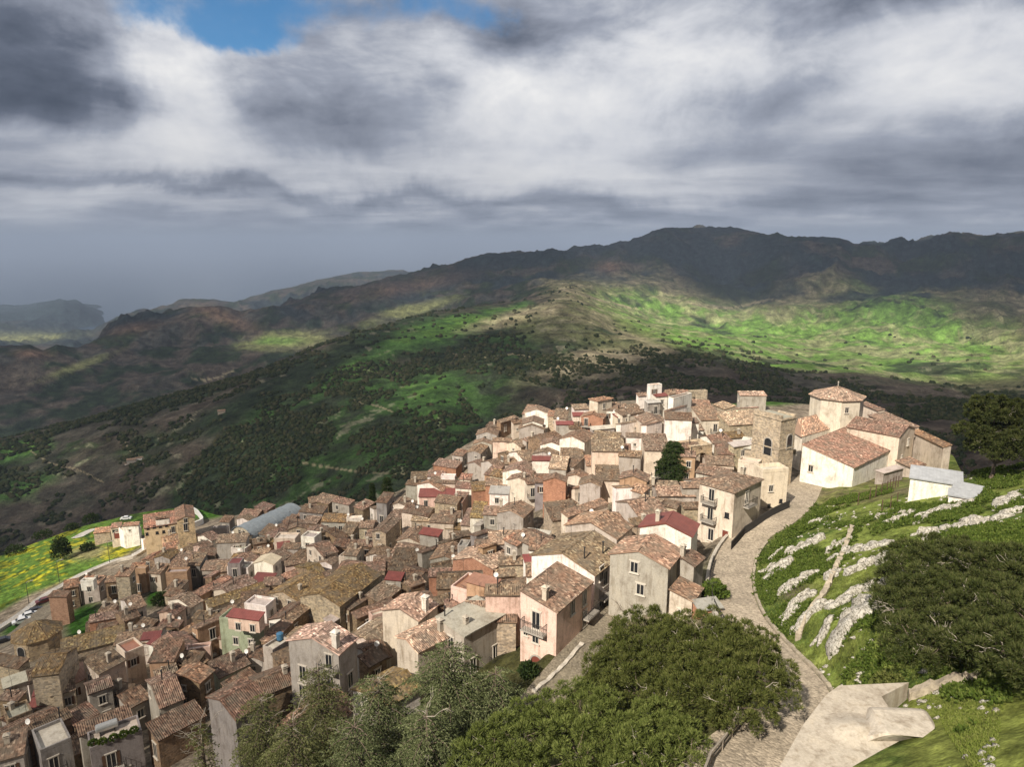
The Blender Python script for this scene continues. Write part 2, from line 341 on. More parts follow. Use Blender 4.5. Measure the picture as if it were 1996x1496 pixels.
# ------------------------------------------------------------------ mesh helpers
def mesh_np(name, V, Fc, mats=(), smooth=False, fm=None):
    """V (n,3); Fc (m,4) or (m,3) index array"""
    me = bpy.data.meshes.new(name); V = np.asarray(V, np.float32); Fc = np.asarray(Fc, np.int32); k = Fc.shape[1]
    me.vertices.add(len(V)); me.vertices.foreach_set('co', V.ravel())
    me.loops.add(Fc.size); me.loops.foreach_set('vertex_index', Fc.ravel())
    me.polygons.add(len(Fc)); me.polygons.foreach_set('loop_start', np.arange(0, Fc.size, k, dtype=np.int32))
    try: me.polygons.foreach_set('loop_total', np.full(len(Fc), k, np.int32))
    except Exception: pass
    if smooth: me.polygons.foreach_set('use_smooth', np.ones(len(Fc), bool))
    if fm is not None: me.polygons.foreach_set('material_index', np.asarray(fm, np.int32))
    me.update(calc_edges=True); me.validate()
    for m in mats: me.materials.append(m)
    return me
def link(name, me, parent=None, **props):
    o = bpy.data.objects.new(name, me); COL.objects.link(o)
    if parent is not None: o.parent = parent
    for k, v in props.items(): o[k] = v
    return o
def tag(o, label, cat, group=None, kind=None):
    if label: o['label'] = label
    if cat: o['category'] = cat
    if group: o['group'] = group
    if kind: o['kind'] = kind
    return o
def empty(name, loc, rz, label=None, cat=None, group=None):
    o = bpy.data.objects.new(name, None); COL.objects.link(o); o.location = loc; o.rotation_euler = (0, 0, rz); o.empty_display_size = 0.5
    return tag(o, label, cat, group)
def add_attr(me, name, col):
    a = me.attributes.new(name, 'FLOAT_COLOR', 'POINT'); c = np.ones((len(col), 4), np.float32); c[:, :col.shape[1]] = col
    a.data.foreach_set('color', c.ravel())
def grid_faces(nu, nv):
    i = np.arange(nu - 1)[:, None]; j = np.arange(nv - 1)[None, :]
    a = (i * nv + j).ravel(); return np.stack([a, a + nv, a + nv + 1, a + 1], 1)
class MB:
    def __init__(s): s.v = []; s.f = []; s.m = []; s.uv = []
    def add(s, vs, fs, m=0, uv=None):
        b = len(s.v); s.v += [tuple(v) for v in vs]
        for i, f in enumerate(fs): s.f.append([b + k for k in f]); s.m.append(m); s.uv.append(uv[i] if uv else None)
    def box(s, x0, x1, y0, y1, z0, z1, m=0, M=None):
        vs = [(x, y, z) for z in (z0, z1) for x, y in ((x0, y0), (x1, y0), (x1, y1), (x0, y1))]
        if M is not None: vs = [tuple(M @ Vector(v)) for v in vs]
        s.add(vs, [(0, 3, 2, 1), (4, 5, 6, 7), (0, 1, 5, 4), (1, 2, 6, 5), (2, 3, 7, 6), (3, 0, 4, 7)], m)
    def tube(s, pts, rad, n=6, m=0, cap=True):
        pts = [Vector(p) for p in pts]; rad = rad if isinstance(rad, (list, tuple)) else [rad] * len(pts); rings = []
        for i, p in enumerate(pts):
            t = (pts[min(i + 1, len(pts) - 1)] - pts[max(i - 1, 0)]).normalized()
            a = t.orthogonal().normalized() if i == 0 else (a - t * a.dot(t)).normalized()
            b = t.cross(a); rings.append([p + (a * math.cos(2 * math.pi * k / n) + b * math.sin(2 * math.pi * k / n)) * rad[i] for k in range(n)])
        vs = [v for r_ in rings for v in r_]; fs = []
        for i in range(len(pts) - 1):
            for k in range(n): fs.append((i * n + k, i * n + (k + 1) % n, (i + 1) * n + (k + 1) % n, (i + 1) * n + k))
        if cap: fs.append(tuple(range(n - 1, -1, -1))); fs.append(tuple((len(pts) - 1) * n + k for k in range(n)))
        s.add(vs, fs, m)
    def prism(s, poly, z0, z1, m=0, mt=None):
        n = len(poly); vs = [(x, y, z0) for x, y in poly] + [(x, y, z1) for x, y in poly]
        s.add(vs, [tuple(range(n - 1, -1, -1))] + [(i, (i + 1) % n, n + (i + 1) % n, n + i) for i in range(n)], m)
        s.add(vs[n:], [tuple(range(n))], m if mt is None else mt)
    def mesh(s, name, mats, smooth=False):
        me = bpy.data.meshes.new(name); me.from_pydata(s.v, [], s.f)
        for m in mats: me.materials.append(m)
        me.polygons.foreach_set('material_index', s.m)
        if smooth: me.polygons.foreach_set('use_smooth', [True] * len(s.f))
        if any(u is not None for u in s.uv):
            ul = me.uv_layers.new(name='UVMap'); d = ul.data; k = 0
            for p, u in zip(me.polygons, s.uv):
                for q, li in enumerate(p.loop_indices): d[li].uv = u[q] if u else (0, 0)
        me.update(); return me
    def build(s, name, mats, parent=None, smooth=False, **props): return link(name, s.mesh(name, mats, smooth), parent, **props)

# ------------------------------------------------------------------ land cover materials
def mat_land(name, attr='cover', detail_scale=0.35, bump_d=0.6, near=False):
    m, nt, b = newmat(name, 1.0, 0.05)
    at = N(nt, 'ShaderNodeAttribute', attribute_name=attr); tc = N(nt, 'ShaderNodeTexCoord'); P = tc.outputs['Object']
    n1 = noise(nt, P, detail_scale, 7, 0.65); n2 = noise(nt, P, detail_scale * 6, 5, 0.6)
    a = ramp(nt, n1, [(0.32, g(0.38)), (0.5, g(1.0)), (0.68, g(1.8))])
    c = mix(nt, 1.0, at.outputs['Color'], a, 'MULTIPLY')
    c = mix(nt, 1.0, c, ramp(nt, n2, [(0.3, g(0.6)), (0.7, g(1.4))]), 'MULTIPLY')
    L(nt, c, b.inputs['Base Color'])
    h = mth(nt, 'ADD', n1, mth(nt, 'MULTIPLY', n2, 0.4)); bump(nt, b, h, 0.9, bump_d)
    return m
M_HILL = mat_land('hill_scrub', detail_scale=0.03, bump_d=14.0)
M_GROUND = mat_land('ground_cover', detail_scale=0.55, bump_d=0.25)

BROWN = np.array([0.060, 0.047, 0.036]); WOOD = np.array([0.018, 0.026, 0.013]); GREEN = np.array([0.085, 0.155, 0.030]); DGREEN = np.array([0.028, 0.060, 0.014])
OLIVE = np.array([0.10, 0.105, 0.045]); ROCKC = np.array([0.27, 0.24, 0.18]); TAN = np.array([0.20, 0.17, 0.11]); BLUEW = np.array([0.016, 0.024, 0.026])
def gb(px, py, cx, cy, rx, ry, ang=0):
    c, s_ = math.cos(R(ang)), math.sin(R(ang)); dx = px - cx; dy = py - cy
    u = (dx * c + dy * s_) / rx; v = (-dx * s_ + dy * c) / ry
    return np.exp(-(u * u + v * v))
def cover_hills(x, y, z):
    px, py = proj(np.stack([x, y, z], 1)); r = np.hypot(x, y)
    px = np.clip(px, -500, 2500)
    sc = np.clip(r / 1500, 0.3, 3)
    nA = fbm(x + 50, y, 90, 5); nB = fbm(x - 700, y + 200, 330, 5); nC = fbm(x + 100, y - 400, 28, 4); nD = fbm(x, y + 2000, 160, 4, True)
    def lay(c, col, w): w = np.clip(w, 0, 1)[:, None]; return c * (1 - w) + col * w
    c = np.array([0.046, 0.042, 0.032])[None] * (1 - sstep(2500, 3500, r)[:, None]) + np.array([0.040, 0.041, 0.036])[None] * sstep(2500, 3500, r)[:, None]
    c = lay(c, BROWN, sstep(.5, .62, nD) * .6)
    c = lay(c, WOOD, sstep(0.42, 0.60, nA))
    # olive and green clearings on the near ridge
    rA = sstep(2300, 1900, r) * sstep(1250, 950, px)
    c = lay(c, WOOD, rA * sstep(0.40, 0.55, nB) * 0.9)
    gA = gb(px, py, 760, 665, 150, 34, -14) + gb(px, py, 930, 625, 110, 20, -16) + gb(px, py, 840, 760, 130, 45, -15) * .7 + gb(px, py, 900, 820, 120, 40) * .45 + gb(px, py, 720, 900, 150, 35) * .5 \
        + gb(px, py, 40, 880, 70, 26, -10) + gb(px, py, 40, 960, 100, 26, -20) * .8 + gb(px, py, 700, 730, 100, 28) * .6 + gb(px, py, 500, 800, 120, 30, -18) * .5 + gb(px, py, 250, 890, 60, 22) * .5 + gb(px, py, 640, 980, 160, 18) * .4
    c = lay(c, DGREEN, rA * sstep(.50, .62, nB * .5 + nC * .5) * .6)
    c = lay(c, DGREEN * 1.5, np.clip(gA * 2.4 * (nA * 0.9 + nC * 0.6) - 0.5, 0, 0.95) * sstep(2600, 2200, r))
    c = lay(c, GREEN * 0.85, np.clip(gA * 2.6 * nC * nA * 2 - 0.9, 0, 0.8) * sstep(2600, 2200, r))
    c = lay(c, WOOD * 0.9, np.clip(gb(px, py, 560, 745, 330, 26, -27) * 1.8 - 0.3 + (nC - .5), 0, 1) * sstep(2300, 1900, r))
    # pale bare crest of the middle ridge
    pc = gb(px, py, 1000, 620, 110, 16, -14) + gb(px, py, 1140, 575, 90, 16, 22) + gb(px, py, 1150, 700, 150, 26, -18) * .9 + gb(px, py, 1260, 690, 120, 24, -25) * .6
    c = lay(c, TAN, np.clip(pc * 1.6 * (0.4 + nC) - 0.35, 0, 0.85))
    sA = gb(px, py, 1170, 640, 100, 45, 20) + gb(px, py, 1050, 640, 70, 30) * .7
    c = lay(c, OLIVE, np.clip(sA * 1.5 * (0.3 + nA) - 0.3, 0, 0.9))
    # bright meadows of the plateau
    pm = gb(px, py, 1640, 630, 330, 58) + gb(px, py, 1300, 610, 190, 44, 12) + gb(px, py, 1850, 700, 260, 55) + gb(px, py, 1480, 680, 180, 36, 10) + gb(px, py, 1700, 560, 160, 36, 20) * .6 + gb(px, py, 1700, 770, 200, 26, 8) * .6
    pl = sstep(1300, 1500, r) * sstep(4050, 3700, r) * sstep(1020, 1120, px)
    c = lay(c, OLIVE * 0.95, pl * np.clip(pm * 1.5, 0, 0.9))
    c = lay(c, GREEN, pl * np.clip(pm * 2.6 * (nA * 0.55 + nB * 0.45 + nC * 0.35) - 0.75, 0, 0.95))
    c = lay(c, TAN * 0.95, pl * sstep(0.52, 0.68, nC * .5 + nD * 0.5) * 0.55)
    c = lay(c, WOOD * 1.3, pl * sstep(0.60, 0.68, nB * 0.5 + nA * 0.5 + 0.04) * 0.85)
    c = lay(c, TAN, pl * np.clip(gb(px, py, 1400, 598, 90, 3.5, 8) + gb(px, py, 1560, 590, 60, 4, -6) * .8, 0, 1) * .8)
    # dark woods: on the mountain spur, in front of the plateau
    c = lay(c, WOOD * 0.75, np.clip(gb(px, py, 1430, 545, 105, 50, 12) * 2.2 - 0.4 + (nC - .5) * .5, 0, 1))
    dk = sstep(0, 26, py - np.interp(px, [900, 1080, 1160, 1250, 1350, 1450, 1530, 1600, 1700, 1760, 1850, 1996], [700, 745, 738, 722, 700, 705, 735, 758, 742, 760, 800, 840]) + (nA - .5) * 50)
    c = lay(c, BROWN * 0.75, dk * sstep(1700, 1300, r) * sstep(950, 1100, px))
    # the far range
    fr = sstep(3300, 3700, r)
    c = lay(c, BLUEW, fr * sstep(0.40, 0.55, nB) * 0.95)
    rb = gb(px, py, 440, 620, 60, 14, 20) + gb(px, py, 1190, 520, 30, 10) + gb(px, py, 780, 560, 120, 14, -10) * .6 + gb(px, py, 60, 690, 30, 8) + gb(px, py, 260, 640, 60, 10, -10) * .5
    c = lay(c, np.array([0.12, 0.075, 0.05]), np.clip(rb * 1.3 * (0.3 + nB), 0, 0.8))
    sb = gb(px, py, 560, 665, 90, 18, -4) * 1.3 + gb(px, py, 800, 605, 100, 12, -14) + gb(px, py, 820, 632, 90, 10, -8) + gb(px, py, 150, 715, 110, 9, -20) * .8
    c = lay(c, OLIVE * 1.3, np.clip(sb * 1.9 * (0.3 + nA) - 0.3, 0, 0.9) * sstep(2000, 2500, r))
    c = lay(c, GREEN * 0.8, np.clip(gb(px, py, 545, 665, 55, 10) * 1.9 * (.3 + nA) - 0.3, 0, 0.8) * sstep(2000, 2500, r))
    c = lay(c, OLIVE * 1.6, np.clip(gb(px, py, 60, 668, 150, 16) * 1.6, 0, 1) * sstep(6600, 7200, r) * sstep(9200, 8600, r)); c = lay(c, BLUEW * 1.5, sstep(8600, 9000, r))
    # gullies hold darker scrub, rocks dot the spurs
    c = lay(c, ROCKC, sstep(0.70, 0.76, nC) * sstep(0.5, 0.62, nD) * 0.35 * sstep(2500, 1200, r))
    for pl in ([(1330,585),(1365,597),(1400,601),(1440,598),(1470,591),(1500,584),(1530,588)], [(690,783),(720,788),(745,795),(765,803)], [(245,862),(248,875),(262,886),(278,893)], [(590,903),(660,915),(720,922),(800,925),(860,918)], [(375,738),(400,742),(430,735),(455,722)], [(1090,562),(1130,575),(1190,590),(1240,602)], [(60,880),(100,905),(150,915),(200,940)], [(880,690),(930,700),(1000,690),(1060,700)]):
        pl = np.array(pl, float); dm = np.full(len(px), 99.0)
        near = (px > pl[:, 0].min() - 8) & (px < pl[:, 0].max() + 8) & (py > pl[:, 1].min() - 8) & (py < pl[:, 1].max() + 8)
        for a, b_ in zip(pl[:-1], pl[1:]):
            d = b_ - a; t = np.clip(((px - a[0]) * d[0] + (py - a[1]) * d[1]) / (d @ d), 0, 1); dm = np.where(near, np.minimum(dm, np.hypot(px - a[0] - d[0] * t, py - a[1] - d[1] * t)), dm)
        c = lay(c, TAN * 1.1, sstep(2.0, 0.8, dm) * .75)
    return c * 1.45
def cover_ground(x, y, z):
    px, py = proj(np.stack([x, y, z], 1)); r = np.hypot(x, y)
    n1 = fbm(x, y, 6, 5); n2 = fbm(x + 90, y, 22, 4); n3 = fbm(x, y - 60, 1.6, 3)
    def lay(c, col, w): w = np.clip(w, 0, 1)[:, None]; return c * (1 - w) + np.array(col) * w
    c = np.tile(np.array([0.20, 0.165, 0.125]), (len(x), 1))                  # worn paving and earth between the houses
    c = lay(c, (0.10, 0.085, 0.06), sstep(0.45, 0.6, n1) * .6)
    hill = sstep(1.5, 4, ROADSIDE(x, y))
    gr = np.array([0.125, 0.155, 0.036]); gd = np.array([0.060, 0.090, 0.020]); ol = np.array([0.14, 0.13, 0.06])
    h = lay(np.tile(gr, (len(x), 1)), gd, sstep(0.48, 0.62, n1)); h = lay(h, ol, sstep(0.5, 0.64, n2) * sstep(1400, 1500, px) * sstep(0.35, .5, n3) * (r > 62))
    h = lay(h, (0.17, 0.19, 0.05), sstep(0.50, 0.60, n3) * .5); h = lay(h, (0.13, 0.11, 0.065), sstep(0.60, 0.70, n2 * .6 + n1 * .4) * .7)
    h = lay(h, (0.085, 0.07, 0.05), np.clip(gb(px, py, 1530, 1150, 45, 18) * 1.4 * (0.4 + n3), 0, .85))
    h = lay(h, (0.19, 0.21, 0.05), np.clip(sstep(1340, 1380, py) * sstep(1740, 1790, px), 0, 1) * (.35 + .6 * n1))
    c = c * (1 - hill[:, None]) + h * hill[:, None]
    # meadow below the convent with yellow flowers
    mead = sstep(0, 12, np.interp(px, [-300, 0, 60, 200, 300, 330, 420], [1250, 1200, 1165, 1110, 1060, 1040, 1004]) - py) * (px < 440) * (px > -900) * (r > 100)
    mm = lay(np.tile(np.array([0.070, 0.125, 0.022]), (len(x), 1)), (0.02, 0.045, 0.01), sstep(0.46, 0.58, n1))
    ye = np.clip(gb(px, py, 110, 1100, 110, 38, -22) * 1.4 + gb(px, py, 200, 1090, 80, 16, -14) + gb(px, py, 60, 1070, 60, 20, -30) * .8, 0, 1)
    mm = lay(mm, (0.36, 0.33, 0.02), ye * sstep(0.47, 0.64, n3 * .5 + n1 * .5) * .9)
    mm = lay(mm, (0.20, 0.18, 0.09), np.clip(gb(px, py, 170, 1078, 36, 12, -8) * 1.6 * (.3 + n3), 0, .9))
    c = c * (1 - mead[:, None]) + mm * mead[:, None]
    low = np.clip(gb(px, py, 165, 1215, 42, 34, -50) * 2.2 - .3, 0, 1) + np.clip(gb(px, py, 300, 1165, 22, 12, -50) * 2 - .3, 0, 1) + np.clip(gb(px, py, 40, 1215, 60, 16, -35) * 1.6 - .3, 0, 1)
    c = lay(c, (0.03, 0.08, 0.012), low)
    c = lay(c, (0.05, 0.12, 0.015), np.clip(gb(px, py, 400, 1003, 40, 10) * 2 - .4, 0, 1))
    c = lay(c, (0.05, 0.10, 0.02), np.clip(gb(px, py, 1480, 783, 90, 10) * 2 - .4, 0, 1))
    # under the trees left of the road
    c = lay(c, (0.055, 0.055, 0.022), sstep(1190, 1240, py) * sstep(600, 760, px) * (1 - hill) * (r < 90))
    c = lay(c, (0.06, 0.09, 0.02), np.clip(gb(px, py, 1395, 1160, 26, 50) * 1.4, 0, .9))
    return c
def ROADSIDE(x, y):
    """signed distance: positive uphill (right) of the main road"""
    d, pz, w = seg_near(x, y, ROAD)
    rx = np.interp(y, ROAD[::-1, 1], ROAD[::-1, 0])
    s_ = np.where(x > rx, d, -d)
    far = (y > ROAD[0, 1]) & (x > ROAD[0, 0] + (y - ROAD[0, 1]) * 0.75 + 12)
    s_ = np.where(y > ROAD[0, 1], np.where(far, 6, -6), s_)
    return s_

# ------------------------------------------------------------------ near ground and hills meshes
def build_terrain():
    az = np.linspace(R(-54), R(54), 1500)
    rim = np.interp(az, AZG, LR[0])
    nr = 420
    t = np.linspace(0, 1, nr)
    rr = 14 * (rim[:, None] / 14) ** t[None, :]
    X = (rr * np.sin(az)[:, None]).ravel(); Y = (rr * np.cos(az)[:, None]).ravel(); Z = ground(X, Y)
    me = mesh_np('ground', np.stack([X, Y, Z], 1), grid_faces(len(az), nr)[:, ::-1], [M_GROUND], True)
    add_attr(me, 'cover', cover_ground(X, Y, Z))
    link('ground', me, None, kind='structure')
    # hills: finer where the eye sees slopes, out to the sea
    az2 = np.linspace(R(-54), R(54), 1250)
    rim2 = np.interp(az2, AZG, LR[0]); nr2 = 620
    t = np.linspace(0, 1, nr2)
    rr = rim2[:, None] * (13500 / rim2[:, None]) ** t[None, :]
    A2 = np.repeat(az2, nr2); Rr = rr.ravel()
    Z = np.empty_like(Rr)
    for i in range(0, len(Rr), 100000): Z[i:i + 100000] = far_z(A2[i:i + 100000], Rr[i:i + 100000])
    X = Rr * np.sin(A2); Y = Rr * np.cos(A2)
    me = mesh_np('hills', np.stack([X, Y, Z], 1), grid_faces(len(az2), nr2)[:, ::-1], [M_HILL], True)
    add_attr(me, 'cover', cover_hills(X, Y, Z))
    link('hills', me, None, kind='structure')
    # sea
    m, nt, b = newmat('sea_water', 0.25, 0.5); b.inputs['Base Color'].default_value = (0.02, 0.045, 0.075, 1)
    v = [(-120000, 6000, -900), (120000, 6000, -900), (120000, 110000, -900), (-120000, 110000, -900)]
    link('sea', mesh_np('sea', v, [[0, 1, 2, 3]], [m]), None, kind='structure')
build_terrain()

# ------------------------------------------------------------------ unseen cloud sheet, added and shaped to shade hills and town
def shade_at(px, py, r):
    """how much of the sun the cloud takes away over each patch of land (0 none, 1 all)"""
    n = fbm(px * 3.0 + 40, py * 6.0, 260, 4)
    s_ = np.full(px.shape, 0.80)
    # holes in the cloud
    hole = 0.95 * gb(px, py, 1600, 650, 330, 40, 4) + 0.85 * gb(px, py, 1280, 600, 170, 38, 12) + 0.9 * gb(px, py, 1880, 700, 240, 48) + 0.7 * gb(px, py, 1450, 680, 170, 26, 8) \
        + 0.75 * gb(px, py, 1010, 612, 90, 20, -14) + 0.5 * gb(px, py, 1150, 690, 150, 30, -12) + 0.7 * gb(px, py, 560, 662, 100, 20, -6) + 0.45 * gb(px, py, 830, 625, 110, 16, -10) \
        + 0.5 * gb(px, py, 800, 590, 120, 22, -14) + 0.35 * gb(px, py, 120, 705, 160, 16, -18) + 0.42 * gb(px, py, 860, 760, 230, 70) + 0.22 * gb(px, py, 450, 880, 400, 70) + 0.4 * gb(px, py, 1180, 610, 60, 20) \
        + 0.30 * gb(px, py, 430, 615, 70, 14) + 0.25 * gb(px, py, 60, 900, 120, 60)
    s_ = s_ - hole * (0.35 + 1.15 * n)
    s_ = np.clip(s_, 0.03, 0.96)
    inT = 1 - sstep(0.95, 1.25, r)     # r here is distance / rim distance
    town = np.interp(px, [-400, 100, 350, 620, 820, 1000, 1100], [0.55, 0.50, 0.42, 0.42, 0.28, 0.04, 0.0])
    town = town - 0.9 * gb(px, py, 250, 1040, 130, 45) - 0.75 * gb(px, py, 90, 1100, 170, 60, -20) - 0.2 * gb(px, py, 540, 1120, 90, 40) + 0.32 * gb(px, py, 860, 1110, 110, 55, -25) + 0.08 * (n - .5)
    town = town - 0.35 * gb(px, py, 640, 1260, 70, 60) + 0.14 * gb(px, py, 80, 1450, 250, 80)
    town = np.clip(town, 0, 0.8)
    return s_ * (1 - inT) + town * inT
def build_shade_clouds():
    az = np.linspace(R(-50), R(50), 300); n2 = 230; rim = np.interp(az, AZG, LR[0])
    t = np.linspace(0, 1, n2); rr = 20 * (5200 / 20) ** t[None, :] * np.ones((300, 1))
    A = np.repeat(az, n2); Rr = rr.ravel(); X = Rr * np.sin(A); Y = Rr * np.cos(A); Z = terrain(X, Y)
    px, py = proj(np.stack([X, Y, Z], 1)); rel = Rr / np.interp(A, AZG, LR[0])
    op = shade_at(px, py, rel)
    zc = 1500 + 60 * (fbm(X, Y, 900, 3) - 0.5)
    T = (zc - Z) / SDIR[2]
    C = np.stack([X, Y, Z], 1) + SDIR[None] * T[:, None]
    m = bpy.data.materials.new('shade_cloud'); m.use_nodes = True; nt = m.node_tree; nt.nodes.clear()
    out = N(nt, 'ShaderNodeOutputMaterial'); at = N(nt, 'ShaderNodeAttribute', attribute_name='opacity')
    tr = N(nt, 'ShaderNodeBsdfTransparent'); df = N(nt, 'ShaderNodeBsdfTranslucent'); df.inputs[0].default_value = (0.66, 0.70, 0.80, 1)
    mx = N(nt, 'ShaderNodeMixShader'); L(nt, at.outputs['Fac'], mx.inputs[0]); L(nt, tr.outputs[0], mx.inputs[1]); L(nt, df.outputs[0], mx.inputs[2]); L(nt, mx.outputs[0], out.inputs[0])
    me = mesh_np('shade_clouds', C, grid_faces(300, n2)[:, ::-1], [m], True)
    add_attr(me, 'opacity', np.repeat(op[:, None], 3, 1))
    link('shade_clouds', me, None, kind='structure')
build_shade_clouds()

# ------------------------------------------------------------------ building materials
def mat_tiles(name='clay_tiles'):
    m, nt, b = newmat(name, 0.92, 0.15)
    uv = N(nt, 'ShaderNodeUVMap').outputs[0]; oi = N(nt, 'ShaderNodeObjectInfo')
    sep = N(nt, 'ShaderNodeSeparateXYZ'); L(nt, uv, sep.inputs[0])
    cu = mth(nt, 'FLOOR', mth(nt, 'DIVIDE', sep.outputs[0], 0.25)); 
    wn0 = N(nt, 'ShaderNodeTexWhiteNoise', noise_dimensions='1D'); L(nt, cu, wn0.inputs['W'])
    cv = mth(nt, 'FLOOR', mth(nt, 'ADD', mth(nt, 'DIVIDE', sep.outputs[1], 0.36), wn0.outputs[0]))
    cb = N(nt, 'ShaderNodeCombineXYZ'); L(nt, cu, cb.inputs[0]); L(nt, cv, cb.inputs[1]); L(nt, mth(nt, 'MULTIPLY', oi.outputs['Random'], 97.0), cb.inputs[2])
    wn = N(nt, 'ShaderNodeTexWhiteNoise', noise_dimensions='3D'); L(nt, cb.outputs[0], wn.inputs['Vector'])
    tone = ramp(nt, wn.outputs['Value'], [(0.0, (0.34, 0.31, 0.29)), (0.20, (0.58, 0.54, 0.50)), (0.45, (0.95, 0.90, 0.86)), (0.70, (1.22, 1.10, 0.98)), (0.88, (1.6, 1.55, 1.42)), (1.0, (2.5, 2.7, 2.6))])
    ob = N(nt, 'ShaderNodeCombineXYZ'); L(nt, mth(nt, 'MULTIPLY', oi.outputs['Random'], 53.0), ob.inputs[2])
    pv = vm(nt, 'ADD', uv, ob.outputs[0])
    n1 = noise(nt, pv, 0.55, 6, 0.65); n2 = noise(nt, pv, 2.6, 5, 0.7); n3 = noise(nt, vm(nt, 'ADD', pv, (7, 3, 1)), 0.30, 4, 0.6)
    c = mix(nt, 1.0, oi.outputs['Color'], tone, 'MULTIPLY')
    c = mix(nt, ramp(nt, n1, [(0.40, g(0)), (0.66, g(0.8))]), c, (0.165, 0.138, 0.105))           # lichen and soot grey-brown
    c = mix(nt, ramp(nt, n2, [(0.58, g(0)), (0.72, g(0.55))]), c, (0.055, 0.043, 0.034))           # dark growth
    c = mix(nt, ramp(nt, n3, [(0.55, g(0)), (0.75, g(0.5))]), c, mix(nt, 1.0, oi.outputs['Color'], (1.4, 1.18, 1.0), 'MULTIPLY'))
    L(nt, c, b.inputs['Base Color'])
    wav = mth(nt, 'SINE', mth(nt, 'MULTIPLY', sep.outputs[0], 2 * math.pi / 0.25))
    stp = mth(nt, 'FRACT', mth(nt, 'ADD', mth(nt, 'DIVIDE', sep.outputs[1], 0.36), wn0.outputs[0]))
    h = mth(nt, 'ADD', mth(nt, 'MULTIPLY', wav, 0.035), mth(nt, 'ADD', mth(nt, 'MULTIPLY', stp, -0.025), mth(nt, 'MULTIPLY', wn.outputs['Value'], 0.03)))
    bump(nt, b, h, 0.9, 1.0)
    return m
def mat_wall(name, scale=1.0, stain=0.92, stones=False, brick=False):
    m, nt, b = newmat(name, 0.95, 0.1)
    tc = N(nt, 'ShaderNodeTexCoord'); P = tc.outputs['Object']; oi = N(nt, 'ShaderNodeObjectInfo')
    ob = N(nt, 'ShaderNodeCombineXYZ'); L(nt, mth(nt, 'MULTIPLY', oi.outputs['Random'], 61.0), ob.inputs[0]); P2 = vm(nt, 'ADD', P, ob.outputs[0])
    mp = N(nt, 'ShaderNodeMapping'); L(nt, P2, mp.inputs[0]); mp.inputs['Scale'].default_value = (1.6, 1.6, 0.28)
    n1 = noise(nt, P2, 0.5, 6, 0.65); n2 = noise(nt, mp.outputs[0], 1.0, 6, 0.65); n3 = noise(nt, P2, 5.0, 4, 0.6)
    c = oi.outputs['Color']
    c = mix(nt, 1.0, c, ramp(nt, n1, [(0.25, (0.58, 0.54, 0.50)), (0.5, g(1.0)), (0.75, (1.12, 1.10, 1.06))]), 'MULTIPLY')
    c = mix(nt, ramp(nt, n2, [(0.50, g(0)), (0.75, g(stain))]), c, mix(nt, 1.0, c, (0.52, 0.47, 0.41), 'MULTIPLY'))
    c = mix(nt, 1.0, c, ramp(nt, n3, [(0.3, g(0.86)), (0.7, g(1.1))]), 'MULTIPLY')
    h = n3
    if stones:
        vo = N(nt, 'ShaderNodeTexVoronoi'); mp2 = N(nt, 'ShaderNodeMapping'); L(nt, P2, mp2.inputs[0]); mp2.inputs['Scale'].default_value = (1, 1, 1.7); L(nt, mp2.outputs[0], vo.inputs['Vector']); vo.inputs['Scale'].default_value = 2.3
        c = mix(nt, 1.0, c, ramp(nt, N_sep(nt, vo.outputs['Color']), [(0, g(0.62)), (0.5, g(1.0)), (1, (1.25, 1.2, 1.1))]), 'MULTIPLY')
        h = mth(nt, 'ADD', n3, mth(nt, 'MULTIPLY', vo.outputs['Distance'], -1.0))
    if brick:
        bt = N(nt, 'ShaderNodeTexBrick'); bt.inputs['Scale'].default_value = 1.0; bt.inputs['Brick Width'].default_value = 0.4; bt.inputs['Row Height'].default_value = 0.2; bt.inputs['Mortar Size'].default_value = 0.02
        sx = N(nt, 'ShaderNodeSeparateXYZ'); L(nt, P2, sx.inputs[0]); cc = N(nt, 'ShaderNodeCombineXYZ'); L(nt, mth(nt, 'ADD', sx.outputs[0], sx.outputs[1]), cc.inputs[0]); L(nt, sx.outputs[2], cc.inputs[1])
        L(nt, cc.outputs[0], bt.inputs['Vector']); bt.inputs['Color1'].default_value = (1.15, 1.1, 1.05, 1); bt.inputs['Color2'].default_value = (0.8, 0.75, 0.7, 1); bt.inputs['Mortar'].default_value = (1.15, 1.25, 1.3, 1)
        c = mix(nt, 1.0, c, bt.outputs['Color'], 'MULTIPLY')
    L(nt, c, b.inputs['Base Color']); bump(nt, b, h, 0.6, 0.06)
    return m
def N_sep(nt, col):
    s_ = N(nt, 'ShaderNodeSeparateColor'); L(nt, col, s_.inputs[0]); return s_.outputs[0]
M_TILE = mat_tiles(); M_PLASTER = mat_wall('weathered_plaster'); M_STONE = mat_wall('rubble_stone', stones=True, stain=0.5); M_BRICK = mat_wall('bare_brick', brick=True, stain=0.45)
def simple(name, col, rough=0.8, metal=0.0, var=0.0, scale=3.0, bumpd=0.0, spec=0.3):
    m, nt, b = newmat(name, rough, spec); b.inputs['Metallic'].default_value = metal
    if var:
        n = noise(nt, N(nt, 'ShaderNodeTexCoord').outputs['Object'], scale, 6, 0.65)
        c = mix(nt, 1.0, col, ramp(nt, n, [(0.25, g(1 - var)), (0.5, g(1.0)), (0.75, g(1 + var))]), 'MULTIPLY'); L(nt, c, b.inputs['Base Color'])
        if bumpd: bump(nt, b, n, 0.7, bumpd)
    else: b.inputs['Base Color'].default_value = (*col, 1)
    return m
